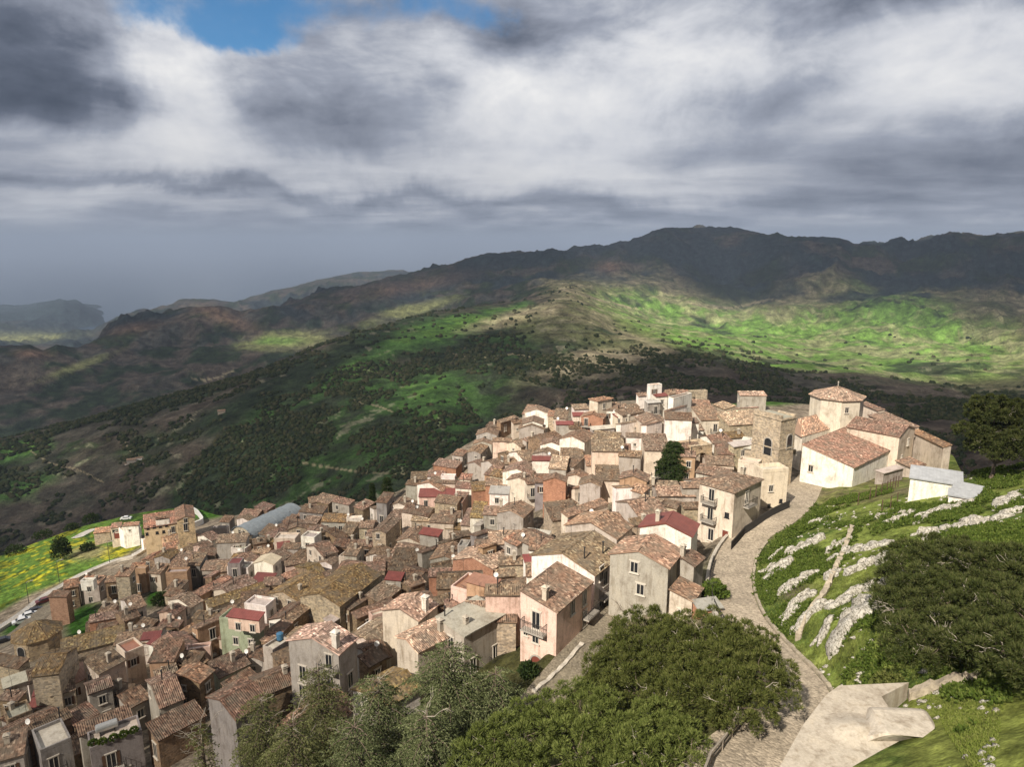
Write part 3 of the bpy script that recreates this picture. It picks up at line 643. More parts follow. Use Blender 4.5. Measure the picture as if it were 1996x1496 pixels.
def mat_sheet():
    m, nt, b = newmat('painted_sheet', 0.55, 0.4); oi = N(nt, 'ShaderNodeObjectInfo'); P = N(nt, 'ShaderNodeTexCoord').outputs['Object']
    n = noise(nt, P, 1.2, 5, 0.6); c = mix(nt, 1.0, oi.outputs['Color'], ramp(nt, n, [(0.25, g(0.75)), (0.75, g(1.2))]), 'MULTIPLY'); L(nt, c, b.inputs['Base Color'])
    uv = N(nt, 'ShaderNodeUVMap').outputs[0]; s_ = N(nt, 'ShaderNodeSeparateXYZ'); L(nt, uv, s_.inputs[0])
    bump(nt, b, mth(nt, 'POWER', mth(nt, 'ABSOLUTE', mth(nt, 'SINE', mth(nt, 'MULTIPLY', s_.outputs[0], math.pi / 0.45))), 8.0), 0.6, 0.04)
    return m
M_SHEET = mat_sheet()
M_GLASS = simple('window_glass', (0.02, 0.022, 0.025), 0.12, spec=0.6); M_FRAME = simple('pale_frame', (0.55, 0.50, 0.43), 0.7); M_SHUT = simple('brown_shutter', (0.10, 0.055, 0.032), 0.7, var=0.25)
M_IRON = simple('dark_iron', (0.035, 0.032, 0.03), 0.6, spec=0.4); M_SLAB = simple('balcony_concrete', (0.34, 0.31, 0.27), 0.9, var=0.2); M_WHITE = simple('white_paint', (0.75, 0.73, 0.69), 0.6, var=0.1)
M_DOOR = simple('red_brown_door', (0.16, 0.045, 0.03), 0.6, var=0.2); M_POT = simple('flue_metal', (0.3, 0.29, 0.27), 0.5, var=0.3)
WALLS = {'w': ((0.82, 0.76, 0.69), M_PLASTER, 'white', 'plaster'), 'c': ((0.64, 0.55, 0.45), M_PLASTER, 'cream', 'plaster'), 'p': ((0.70, 0.52, 0.43), M_PLASTER, 'pale pink', 'plaster'),
    'g': ((0.43, 0.39, 0.34), M_PLASTER, 'grey rendered', 'plaster'), 'k': ((0.27, 0.25, 0.235), M_PLASTER, 'dark grey rendered', 'plaster'), 's': ((0.42, 0.355, 0.27), M_STONE, 'rubble stone', 'stone'), 'b': ((0.26, 0.19, 0.13), M_STONE, 'brown stone', 'stone'),
    'r': ((0.40, 0.215, 0.14), M_BRICK, 'red brick', 'brick'), 'o': ((0.46, 0.31, 0.20), M_PLASTER, 'ochre', 'plaster'), 'n': ((0.36, 0.39, 0.28), M_PLASTER, 'grey-green', 'plaster'), 'm': ((0.33, 0.22, 0.15), M_BRICK, 'brown brick', 'brick')}
ROOFS = {'t': ((0.245, 0.168, 0.128), M_TILE, 'brown tiled'), 'o': ((0.32, 0.185, 0.13), M_TILE, 'orange tiled'), 'd': ((0.16, 0.105, 0.075), M_TILE, 'dark brown tiled'), 'y': ((0.22, 0.155, 0.075), M_TILE, 'lichen-yellowed tiled'),
    'l': ((0.41, 0.30, 0.24), M_TILE, 'pale terracotta tiled'), 'm': ((0.20, 0.058, 0.048), M_SHEET, 'dark red sheet metal'), 'e': ((0.29, 0.155, 0.105), M_SHEET, 'terracotta-coloured flat'), 'k': ((0.55, 0.46, 0.33), M_SHEET, 'cream sheet'), 'x': ((0.40, 0.37, 0.33), None, 'bare concrete'), 'f': ((0.52, 0.46, 0.40), None, 'pale terrace')}
M_CONC = mat_wall('roof_screed', stain=0.6)

# shared opening meshes: frame + shutters, and a separate pane
def opening_meshes():
    out = {}
    def frame(w, h, shut, sill, mats=(M_FRAME, M_SHUT)):
        b = MB(); t = 0.09
        for a in ((-w/2, -w/2 + t), (w/2 - t, w/2), (-0.03, 0.03)): b.box(a[0], a[1], -0.02, 0.09, 0, h)
        b.box(-w/2 + t, w/2 - t, -0.02, 0.085, h - t, h); b.box(-w/2 + t, w/2 - t, -0.02, 0.085, 0, t)
        b.box(-w/2 - 0.12, w/2 + 0.12, -0.02, 0.20, -0.10, -0.003)
        b.box(-w/2 - 0.14, w/2 + 0.14, -0.02, 0.12, h + 0.003, h + 0.13)
        if shut:
            for s_ in (-1, 1): b.box(s_ * (w/2 + 0.012) if s_ > 0 else -w/2 - 0.42, w/2 + 0.42 if s_ > 0 else -w/2 - 0.012, 0.01, 0.055, 0.02, h - 0.02, 1)
        return b
    def pane(w, h):
        b = MB(); b.box(-w/2 + 0.10, w/2 - 0.10, -0.02, 0.03, 0.1, h - 0.1); return b
    for k, (w, h, sh) in {'small': (0.75, 0.85, 0), 'window': (1.0, 1.4, 0), 'shuttered': (1.0, 1.4, 1), 'tall': (1.1, 2.15, 0), 'louvred': (1.1, 2.15, 1)}.items():
        out[k] = (frame(w, h, sh, 1).mesh('window', [M_FRAME, M_SHUT]), pane(w, h).mesh('pane', [M_GLASS]), h)
    b = MB(); b.box(-0.5, 0.5, -0.02, 0.05, 0, 2.1); b.box(-0.62, -0.503, -0.02, 0.1, 0, 2.25, 1); b.box(0.503, 0.62, -0.02, 0.1, 0, 2.25, 1); b.box(-0.5, 0.5, -0.02, 0.1, 2.103, 2.25, 1)
    out['door'] = (b.mesh('door', [M_DOOR, M_FRAME]), None, 2.1)
    b = MB(); b.box(-1.3, 1.3, 0.0, 1.0, -0.16, 0.0)
    rl = MB(); 
    for i in range(14): x = -1.26 + i * 2.52 / 13; rl.box(x - 0.014, x + 0.014, 0.95, 0.98, 0.003, 1.0)
    for s_ in (-1, 1):
        for j in range(5): rl.box(s_ * 1.27 - 0.014, s_ * 1.27 + 0.014, 0.08 + j * 0.2, 0.108 + j * 0.2, 0.003, 1.0)
    rl.box(-1.29, 1.29, 0.94, 0.99, 1.003, 1.05); rl.box(-1.29, -1.25, 0.03, 0.937, 1.003, 1.05); rl.box(1.25, 1.29, 0.03, 0.937, 1.003, 1.05)
    out['balcony'] = (b.mesh('balcony', [M_SLAB]), rl.mesh('railing', [M_IRON]), 0)
    return out
OPEN = opening_meshes()
def chimney_mesh(h=1.3):
    b = MB(); b.box(-0.28, 0.28, -0.28, 0.28, -0.6, h); b.box(-0.36, 0.36, -0.36, 0.36, h + 0.002, h + 0.10)
    for sx in (-1, 1):
        for sy in (-1, 1): b.box(sx * 0.24 - 0.06, sx * 0.24 + 0.06, sy * 0.24 - 0.06, sy * 0.24 + 0.06, h + 0.102, h + 0.32)
    b.add([(-0.4, -0.4, h + 0.322), (0.4, -0.4, h + 0.322), (0.4, 0.4, h + 0.322), (-0.4, 0.4, h + 0.322), (0, 0, h + 0.62)], [(3, 2, 1, 0), (0, 1, 4), (1, 2, 4), (2, 3, 4), (3, 0, 4)])
    return b.mesh('chimney', [M_PLASTER])
CHIM = chimney_mesh(); CHIM_S = chimney_mesh(0.8)
_b = MB(); _b.tube([(0, 0, -0.4), (0, 0, 1.5)], 0.09, 8); _b.tube([(0, 0, 1.52), (0, 0, 1.6)], 0.16, 8); FLUE = _b.mesh('flue_pipe', [M_IRON])
def dish_mesh():
    b = MB(); n = 12; vs = [(0, 0.0, 0)]
    for k, (r_, d_) in enumerate(((0.25, 0.03), (0.5, 0.12))):
        vs += [(r_ * math.cos(2 * math.pi * i / n), d_, r_ * math.sin(2 * math.pi * i / n)) for i in range(n)]
    vs2 = [(x, y - 0.03, z) for x, y, z in vs]; fs = [(0, 1 + i, 1 + (i + 1) % n) for i in range(n)] + [(1 + i, 13 + i, 13 + (i + 1) % n, 1 + (i + 1) % n) for i in range(n)]
    fb = [tuple(25 + q for q in reversed(f)) for f in fs]; rim = [(13 + i, 38 + i, 38 + (i + 1) % n, 13 + (i + 1) % n) for i in range(n)]
    b.add(vs + vs2, fs + fb + rim); b.tube([(0, 0.0, -0.2), (0, 0.45, 0.05)], 0.02, 5); b.tube([(0, -0.04, 0), (0, -0.15, -0.5), (0, -0.15, -1.0)], 0.03, 5)
    return b.mesh('satellite_dish', [M_WHITE])
DISH = dish_mesh()
_b = MB(); _b.tube([(0, 0, -0.5), (0, 0, 2.6)], 0.025, 5); _b.tube([(-0.6, 0, 2.5), (0.6, 0, 2.5)], 0.015, 4)
for _i in range(6): _b.tube([(-0.55 + _i * 0.2, -0.3, 2.5), (-0.55 + _i * 0.2, 0.3, 2.5)], 0.01, 4)
ANT = _b.mesh('aerial', [M_IRON])

# ------------------------------------------------------------------ roofs and walls
def tile_sheet(mb, a, b_, c, d, corr, m=0, jit=0.02, u0=0.0, slope_rows=None):
    """tiled surface a-b along the ridge/top, d-c along the eave (a above d, b above c); corrugated like barrel tiles when near"""
    a, b_, c, d = (Vector(v) for v in (a, b_, c, d)); Lr = (b_ - a).length; Ls = (d - a).length
    nrm = (b_ - a).cross(d - a).normalized()
    if nrm.z < 0: nrm = -nrm
    if corr: nu = max(4, int(Lr / 0.25) * 4 + 1); amp = 0.055
    else: nu = max(3, int(Lr / 1.6) + 1); amp = 0
    nv = max(2, int(Ls / (0.9 if corr else 1.8)) + 1)
    base = len(mb.v); ph = random.random() * 9
    wob = [[(vnoise(np.array([i * Lr / (nu - 1) * 0.45 + ph]), np.array([j * Ls / max(nv - 1, 1) * 0.5 + ph]))[0] - 0.5) * 0.16 for j in range(nv)] for i in range(nu)] if True else None
    vs = []; uvs = []
    for i in range(nu):
        s = i / (nu - 1)
        for j in range(nv):
            t = j / (nv - 1); p = a.lerp(b_, s).lerp(d.lerp(c, s), t)
            off = wob[i][j] * (1 if 0 < i < nu - 1 else 0.4)
            if corr: off += amp * (0.5 + 0.5 * math.cos(2 * math.pi * (s * Lr) / 0.25))
            vs.append(tuple(p + nrm * (off + 0.03))); uvs.append((u0 + s * Lr, t * Ls))
    fs = []; fu = []
    for i in range(nu - 1):
        for j in range(nv - 1):
            q = (i * nv + j, i * nv + j + 1, (i + 1) * nv + j + 1, (i + 1) * nv + j)
            fs.append(q); fu.append([uvs[k] for k in q])
    mb.add(vs, fs, m, fu)
    # underside and edges
    th = nrm * -0.12
    lo = [a + th, b_ + th, c + th, d + th]; top = [Vector(v) for v in (vs[0], vs[(nu - 1) * nv], vs[-1], vs[nv - 1])]
    mb.add([tuple(v) for v in lo], [(0, 1, 2, 3)], m, [[(0, 0)] * 4])
    for p, q, r_, s_ in ((top[0], top[1], lo[1], lo[0]), (top[1], top[2], lo[2], lo[1]), (top[2], top[3], lo[3], lo[2]), (top[3], top[0], lo[0], lo[3])):
        mb.add([tuple(v) for v in (p, q, r_, s_)], [(0, 1, 2, 3)], m, [[(0.1, 0.1), (0.3, 0.1), (0.3, 0.2), (0.1, 0.2)]])
    return mb
def ridge_caps(mb, a, b_, m=0):
    a = Vector(a); b_ = Vector(b_); Lr = (b_ - a).length; n = max(1, int(Lr / 0.45))
    d = (b_ - a) / n; side = Vector((-d.y, d.x, 0)).normalized()
    for i in range(n):
        p = a + d * i; q = a + d * (i + 1.0); h = 0.06 + random.random() * 0.05
        vs = [p - side * 0.16 - Vector((0, 0, .05)), p + Vector((0, 0, h + 0.05)), p + side * 0.16 - Vector((0, 0, .05)), q - side * 0.13 - Vector((0, 0, .05)), q + Vector((0, 0, h)), q + side * 0.13 - Vector((0, 0, .05))]
        u = i * 0.25 + 0.1; uv = (u, 99.1 + i * .36)
        mb.add([tuple(v) for v in vs], [(0, 1, 4, 3), (1, 2, 5, 4), (0, 2, 1), (3, 4, 5)], m, [[uv] * 4, [uv] * 4, [uv] * 3, [uv] * 3])

HOUSES = []
def solve(kind, P, Q, E, H, pitch, gz=None):
    """P, Q ends of the ridge (or top edge), E the eave corner below P; H height of P over the ground"""
    p = hit(P[0], P[1], H) if gz is None else at_z(P[0], P[1], gz + H)
    zr = p[2]
    q = at_z(Q[0], Q[1], zr) if ray(Q[0], Q[1])[2] < -0.02 else p + np.array([8, 0, 0])
    d = q[:2] - p[:2]; Ln = np.hypot(*d); ex = d / Ln; Ln = float(np.clip(Ln, 3.0, 24))
    n = np.array([-ex[1], ex[0]])
    ws = np.concatenate([np.linspace(-16, -1.2, 150), np.linspace(1.2, 16, 150)])
    pts = np.stack([p[0] + n[0] * ws, p[1] + n[1] * ws, zr - np.abs(ws) * pitch], 1)
    X, Y = proj(pts); k = np.argmin((X - E[0]) ** 2 + (Y - E[1]) ** 2)
    return p, ex, Ln, float(ws[k])
CAMXY = np.array([0.0, 0.0])
def place_openings(root, wallpts, z_top, z_bot, dist, style, rnd):
    """openings on one wall: wallpts = two local 2-D corners (outward normal on the right side of a->b)"""
    a, b_ = wallpts; a = Vector((*a, 0)); b_ = Vector((*b_, 0)); Lw = (b_ - a).length
    if Lw < 2.2: return
    d = (b_ - a).normalized(); n = Vector((d.y, -d.x, 0)); ang = math.atan2(n.y, n.x) - math.pi / 2
    cols = max(1, int(Lw / rnd.uniform(2.6, 3.6))); rows = max(1, int((z_top - z_bot - 0.6) / 2.8))
    for r_ in range(rows):
        zc = z_top - 0.55 - (r_ + 1) * 2.75 + 0.9
        for c in range(cols):
            if rnd.random() > style.get('p', 0.7): continue
            kind = rnd.choice(style.get('kinds', ['small', 'window', 'window', 'shuttered', 'tall']))
            s = (c + 0.5 + rnd.uniform(-0.15, 0.15)) / cols
            me, pn, h = OPEN[kind]; z = zc if kind in ('small', 'window', 'shuttered') else zc - 0.8
            z = min(z, z_top - 0.35 - h)
            if z < 0.2: continue
            pos = a + d * (s * Lw)
            o = link('window', me, root); o.location = (pos.x, pos.y, z); o.rotation_euler = (0, 0, ang)
            if pn and dist < 210: q = link('pane', pn, o)
            if kind in ('tall', 'louvred') and rnd.random() < 0.45 and dist < 230 and Lw > 3.2:
                q = link('balcony', OPEN['balcony'][0], root); q.location = (pos.x, pos.y, z - 0.02); q.rotation_euler = (0, 0, ang); link('railing', OPEN['balcony'][1], q)
def house(kind, P, Q, E, wall='c', roof='t', H=7.0, pitch=None, near=None, wins=True, chim=None, label=None, p=0.7, extra=None, par=0.5, kinds=None, name=None, reg=True, base=3.0, inset=2.2, gz=None):
    rnd = random.Random(hash((int(P[0] * 7), int(P[1] * 13))) & 0xffff)
    if pitch is None: pitch = {'g': 0.34, 's': 0.24, 'F': 0.0, 'X': 0.0, 'H': 0.32}[kind]
    pt, ex, Ln, w = solve(kind, P, Q, E, H, pitch if kind in 'gsH' else 0.0, gz)
    n = np.array([-ex[1], ex[0]]) * (1 if w > 0 else -1); w = abs(w)
    w = float(np.clip(w, 1.6, 8.0 if kind in 'gH' else 15.0))
    # frame: x along ridge, y towards the eave E; keep it right handed
    o2 = pt[:2].copy()
    if n @ np.array([-ex[1], ex[0]]) < 0: o2 = o2 + ex * Ln; ex = -ex       # now n is +90 deg from ex
    y0, y1 = (-w, w) if kind in 'gH' else (0.0, w)
    c2 = o2 + ex * Ln / 2 + n * (y0 + y1) / 2; hx = Ln / 2; hy = (y1 - y0) / 2
    zr = float(pt[2]); ang = math.atan2(ex[1], ex[0])
    zg = float(ground(c2[0], c2[1])); zg = min(zg, zr - 3.0)
    if gz is not None: zg = gz
    Hl = zr - zg; dist = math.hypot(*c2)
    near = dist < 118 if near is None else near
    wc, wm, wn_, wk = WALLS[wall]; rc, rm, rn = ROOFS[roof]
    nm = name or {'plaster': 'plastered_house', 'stone': 'stone_house', 'brick': 'brick_house'}[wk]
    root = empty(nm, (c2[0], c2[1], zg), ang)
    ze = Hl - pitch * (w if kind in 'gsH' else 0)                 # eave height
    bz = -base
    J = lambda c, a=0.10: tuple(max(0.01, v * (1 + rnd.uniform(-a, a * 0.6))) for v in c)
    jw = rnd.uniform(0.86, 1.06); wcol = tuple(v * jw for v in J(wc, 0.04)); jr = rnd.uniform(0.8, 1.2); rcol = tuple(v * jr for v in J(rc, 0.08))
    mb = MB(); X, Y = hx, hy
    def zy(y): return (Hl - pitch * abs(y) if kind == 'g' else Hl - pitch * (y + hy) if kind == 's' else ze) - 0.10
    if kind == 'g':
        v = [(-X, -Y, bz), (X, -Y, bz), (X, Y, bz), (-X, Y, bz), (-X, -Y, zy(Y)), (X, -Y, zy(Y)), (X, Y, zy(Y)), (-X, Y, zy(Y)), (-X, 0, zy(0)), (X, 0, zy(0))]
        mb.add(v, [(0, 1, 5, 4), (2, 3, 7, 6), (1, 2, 6, 9, 5), (3, 0, 4, 8, 7), (3, 2, 1, 0)])
    elif kind == 's':
        zh, zl = zy(-Y), zy(Y)
        v = [(-X, -Y, bz), (X, -Y, bz), (X, Y, bz), (-X, Y, bz), (-X, -Y, zh), (X, -Y, zh), (X, Y, zl), (-X, Y, zl)]
        mb.add(v, [(0, 1, 5, 4), (2, 3, 7, 6), (1, 2, 6, 5), (3, 0, 4, 7), (3, 2, 1, 0)])
    else:
        zt = ze - 0.10 if kind == 'H' or kind == 'X' else ze
        mb.box(-X, X, -Y, Y, bz, zt)
        if kind == 'F' and par > 0:
            t = 0.2
            for x0, x1, q0, q1 in ((-X, X, -Y, -Y + t), (-X, X, Y - t, Y), (-X, -X + t, -Y + t, Y - t), (X - t, X, -Y + t, Y - t)): mb.box(x0, x1, q0, q1, zt + 0.06, zt + par)
    wo = link('wall', mb.mesh('wall', [wm]), root); wo.color = (*wcol, 1)
    rb = MB(); ov = 0.30; ovx = 0.18
    corr = near and rm is M_TILE
    if kind == 'g':
        for s_ in (-1, 1):
            a = (-X - ovx, 0, Hl); b_ = (X + ovx, 0, Hl); c = (X + ovx, s_ * (Y + ov), Hl - pitch * (Y + ov)); d = (-X - ovx, s_ * (Y + ov), Hl - pitch * (Y + ov))
            tile_sheet(rb, a, b_, c, d, corr, u0=rnd.random() * 50)
        if rm is M_TILE: ridge_caps(rb, (-X - ovx, 0, Hl + 0.05), (X + ovx, 0, Hl + 0.05))
    elif kind == 's':
        a = (-X - ovx, -Y - 0.12, Hl + pitch * 0.12); b_ = (X + ovx, -Y - 0.12, Hl + pitch * 0.12); c = (X + ovx, Y + ov, ze - pitch * ov); d = (-X - ovx, Y + ov, ze - pitch * ov)
        tile_sheet(rb, a, b_, c, d, corr, u0=rnd.random() * 50)
        if rm is M_TILE: ridge_caps(rb, (-X, -Y, Hl + 0.04), (X, -Y, Hl + 0.04))
    elif kind in 'HX':
        hh = pitch * Y if kind == 'H' else 0.30 * min(X, Y); zt = ze; ins = max(min(Y, X) , 0.5) if kind == 'X' or True else inset
        along = X >= Y
        if along: r0, r1 = (-X + min(Y, X), 0), (X - min(Y, X), 0)
        else: r0, r1 = (0, -Y + X), (0, Y - X)
        o_ = ov; zt2 = zt
        C4 = [(-X - o_, -Y - o_, zt2), (X + o_, -Y - o_, zt2), (X + o_, Y + o_, zt2), (-X - o_, Y + o_, zt2)]
        R0 = (r0[0], r0[1], zt + hh); R1 = (r1[0] + 1e-3, r1[1] + 1e-3, zt + hh)
        vs = C4 + [R0, R1]
        if along: fs = [(0, 1, 5, 4), (1, 2, 5), (2, 3, 4, 5), (3, 0, 4)]
        else: fs = [(0, 1, 4), (1, 2, 5, 4), (2, 3, 5), (3, 0, 4, 5)]
        uvs = []
        for f in fs:
            e = Vector(vs[f[1]]) - Vector(vs[f[0]]); e.normalize(); nn = e.cross(Vector(vs[f[2]]) - Vector(vs[f[0]])).normalized(); sdir = nn.cross(e)
            uvs.append([((Vector(vs[k]) - Vector(vs[f[0]])).dot(e), -(Vector(vs[k]) - Vector(vs[f[0]])).dot(sdir) + 30) for k in f])
        rb.add(vs, fs, 0, uvs); rb.add([(x, y, z - 0.13) for x, y, z in C4], [(3, 2, 1, 0)], 0, [[(0, 0)] * 4])
        for i in range(4):
            q, q2 = C4[i], C4[(i + 1) % 4]; rb.add([q, (q[0], q[1], q[2] - .13), (q2[0], q2[1], q2[2] - .13), q2], [(0, 1, 2, 3)], 0, [[(0, 0)] * 4])
        for q in C4: ridge_caps(rb, min((R0, R1), key=lambda r_: (Vector(r_) - Vector(q)).length), q)
    else:
        rb.box(-X + 0.2, X - 0.2, -Y + 0.2, Y - 0.2, ze - 0.05, ze + 0.05)
    rmm = rm or M_CONC
    ro = link('roof', rb.mesh('roof', [rmm]), root); ro.color = (*rcol, 1)
    # openings on the walls that look towards the valley road and the square
    if wins:
        walls = [((-X, -Y), (X, -Y)), ((X, -Y), (X, Y)), ((X, Y), (-X, Y)), ((-X, Y), (-X, -Y))]
        M = Matrix.Rotation(ang, 2)
        st = {'p': p}
        if kinds: st['kinds'] = kinds
        for (a, b_) in walls:
            dd = Vector((b_[0] - a[0], b_[1] - a[1])); nrm = M @ Vector((dd.y, -dd.x)).normalized(); mid = Vector((c2[0], c2[1])) + M @ ((Vector(a) + Vector(b_)) / 2)
            if nrm.dot(-mid.normalized()) > 0.12:
                zt = min(zy(a[1]), zy(b_[1])) if kind in 'gs' else ze - 0.1
                place_openings(root, (a, b_), zt + (0.7 if kind == 'g' and abs(a[0] - b_[0]) < 0.01 else 0), -0.5, dist, st, rnd)
    nch = (1 if rnd.random() < 0.42 else 0) if chim is None else (chim if isinstance(chim, int) else 1)
    for i in range(nch):
        if kind in 'gs' and rm is M_TILE:
            y = rnd.uniform(-0.4, 0.6) * Y; x = rnd.uniform(-0.7, 0.7) * X; z = zy(y) + 0.1
            ch = link('chimney', rnd.choice([CHIM, CHIM_S, FLUE, FLUE]), ro); ch.location = (x, y, z); ch.color = (0.45, 0.40, 0.33, 1)
    if rnd.random() < 0.13 and kind in 'gsF' and dist < 200 and label is None:
        ds = link('satellite_dish', DISH, root); ds.location = (rnd.choice([-1, 1]) * X * 0.8, -Y * 0.5, zy(-Y * 0.5) + 1.1 if kind in 'gs' else ze + 1.2); ds.scale = (.75, .75, .75); ds.rotation_euler = (R(20), 0, R(180) - ang + R(rnd.uniform(-20, 20)))
    if rnd.random() < 0.5 and kind in 'gsF': an = link('aerial', ANT, root); an.location = (rnd.uniform(-.6, .6) * X, -Y * .3, (zy(-Y * .3) if kind in 'gs' else ze)); an.rotation_euler = (0, 0, rnd.random() * 3)
    info = dict(o=root, px=float((P[0] + Q[0] + E[0]) / 3), py=float((P[1] + Q[1] + E[1]) / 3), wall=wn_, roof=rn, kind=kind, L=Ln, w=hy * 2, H=Hl, ro=ro, wo=wo, c=c2, ze=ze, zg=zg, ang=ang, X=X, Y=Y, label=label, dist=dist, wcol=wcol, reg=reg)
    root['category'] = 'house'
    HOUSES.append(info)
    return info

# ------------------------------------------------------------------ the houses of the town, street by street
K = 4.9875
def T(x0, y0, rows, k=K):
    for r_ in rows:
        kind, co = r_[0], r_[1:7]; rest = r_[7:]
        kw = rest[-1] if rest and isinstance(rest[-1], dict) else {}; rest = [v for v in rest if not isinstance(v, dict)]
        if kw.get('gz') == 'prev': kw['gz'] = HOUSES[-1]['zg']
        c = [x0 + co[i] / k if i % 2 == 0 else y0 + co[i] / k for i in range(6)]
        wall = rest[0] if rest else 'c'; roof = rest[1] if len(rest) > 1 else 't'; H = rest[2] if len(rest) > 2 else 7.0
        house(kind, c[0:2], c[2:4], c[4:6], wall, roof, H, **kw)
# far left quarter
T(0, 960, [
 ('s', 520,958, 690,958, 475,1015, 'm','d',9, {'p':0.25,'chim':0}),
 ('s', 625,862, 745,838, 575,935, 'b','o',8),
 ('s', 845,805, 1030,815, 800,915, 'g','o',7),
 ('F', 815,852, 912,848, 797,900, 'w','f',8.6, {'kinds':['window'],'p':1.0,'base':-6}),
 ('s', 1180,738, 1310,738, 1100,795, 's','o',9, {'p':0.4}),
 ('F', 1330,725, 1450,728, 1328,760, 'o','f',7, {'p':0.9,'kinds':['tall']}),
 ('s', 1530,690, 1640,698, 1435,772, 'c','t',6.5),
 ('g', 1570,615, 1660,550, 1500,640, 'g','y',7),
 ('g', 1450,640, 1560,570, 1385,690, 'b','o',5.5),
 ('g', 1600,425, 1700,412, 1572,460, 's','t',5.5),
 ('s', 1590,500, 1700,480, 1560,560, 'c','o',5.5),
 ('g', 1215,1050, 1330,1010, 1275,1145, 'w','t',7),
 ('s', 1010,1085, 1150,1082, 962,1160, 'm','t',6),
 ('s', 880,1195, 1140,1150, 855,1260, 'r','t',6),
 ('g', 1160,1180, 1240,1150, 1250,1225, 'b','d',6),
 ('s', 960,1280, 1150,1250, 930,1350, 's','d',4.5),
 ('s', 1290,690, 1380,680, 1240,740, 'b','o',6),
 ('g', 1660,700, 1740,660, 1640,760, 'b','t',6),
 ('s', 1050,820, 1110,815, 1030,880, 'b','t',6),
])
T(0, 1196, [
 ('s', 600,255, 1200,110, 675,405, 's','y',8, {'wins':False,'chim':0,'label':'long nave with lichen-yellowed tiles running right from the octagonal church'}),
 ('s', -60,380, 280,445, -60,590, 's','d',9, {'chim':0,'p':0.3}),
 ('g', 400,412, 650,385, 160,540, 's','y',11, {'wins':False,'chim':0}),
 ('s', 805,452, 1060,325, 985,552, 'c','t',8.5, {'chim':1}),
 ('F', 1130,330, 1300,260, 1215,420, 'c','e',7),
 ('s', 460,630, 800,480, 600,720, 'w','e',6.5, {'chim':0}),
 ('s', 500,700, 640,660, 560,800, 'c','t',6),
 ('g', 840,700, 1010,640, 700,780, 'g','t',7.5, {'chim':0,'kinds':['window'],'p':0.9}),
 ('s', 1060,650, 1310,700, 1000,760, 'b','d',6),
 ('s', 1150,800, 1310,720, 1240,935, 'g','d',6),
 ('s', 750,1080, 1240,895, 830,1175, 'g','d',8.5, {'chim':0,'label':'brown tiled house behind the planted roof terrace with a water tank'}),
 ('F', 850,1195, 1340,1020, 930,1345, 'k','f',7.2, {'p':0.9,'kinds':['tall','louvred'],'label':'grey house whose roof terrace has plants and a silver water tank'}),
 ('F', 310,1170, 600,1050, 400,1370, 'k','f',7.2, {'p':0.8,'kinds':['tall']}),
 ('s', -80,1200, 260,1110, 0,1490, 'g','t',8, {'chim':1}),
 ('s', 230,1120, 640,930, 300,1180, 'b','d',7.5),
 ('s', 620,985, 720,930, 690,1140, 'b','d',7),
 ('s', 60,750, 250,760, 20,805, 'b','t',5.5),
 ('F', 30,960, 230,880, 100,1060, 'b','x',5),
 ('s', 1560,250, 1790,240, 1375,432, 'o','t',9, {'chim':0,'kinds':['window']}),
 ('s', 1800,365, 1990,380, 1690,475, 'b','d',6.5),
 ('g', 1480,700, 1690,622, 1600,900, 'g','t',8.5, {'chim':1}),
 ('s', 1430,1075, 1880,850, 1500,1255, 'b','d',6.5, {'chim':0}),
 ('s', 350,720, 460,700, 330,790, 'w','m',5),
 ('s', 320,830, 450,810, 300,900, 'b','m',4.5),
 ('s', 1400,190, 1500,180, 1372,240, 'w','m',6),
 ('s', 1520,215, 1610,240, 1440,290, 'w','m',5.5),
 ('s', 1400,40, 1540,65, 1330,110, 'b','d',6),
 ('s', 1260,160, 1370,150, 1225,220, 'b','t',5),
 ('g', 840,100, 930,80, 760,180, 's','d',4),
 ('s', 1590,60, 1780,70, 1570,130, 'b','d',5.5),
 ('s', 160,900, 320,960, 60,1080, 'g','d',5),
 ('s', 20,640, 140,600, -20,740, 'g','x',7),
 ('s', 1030,500, 1130,460, 1060,560, 'g','x',4),
])
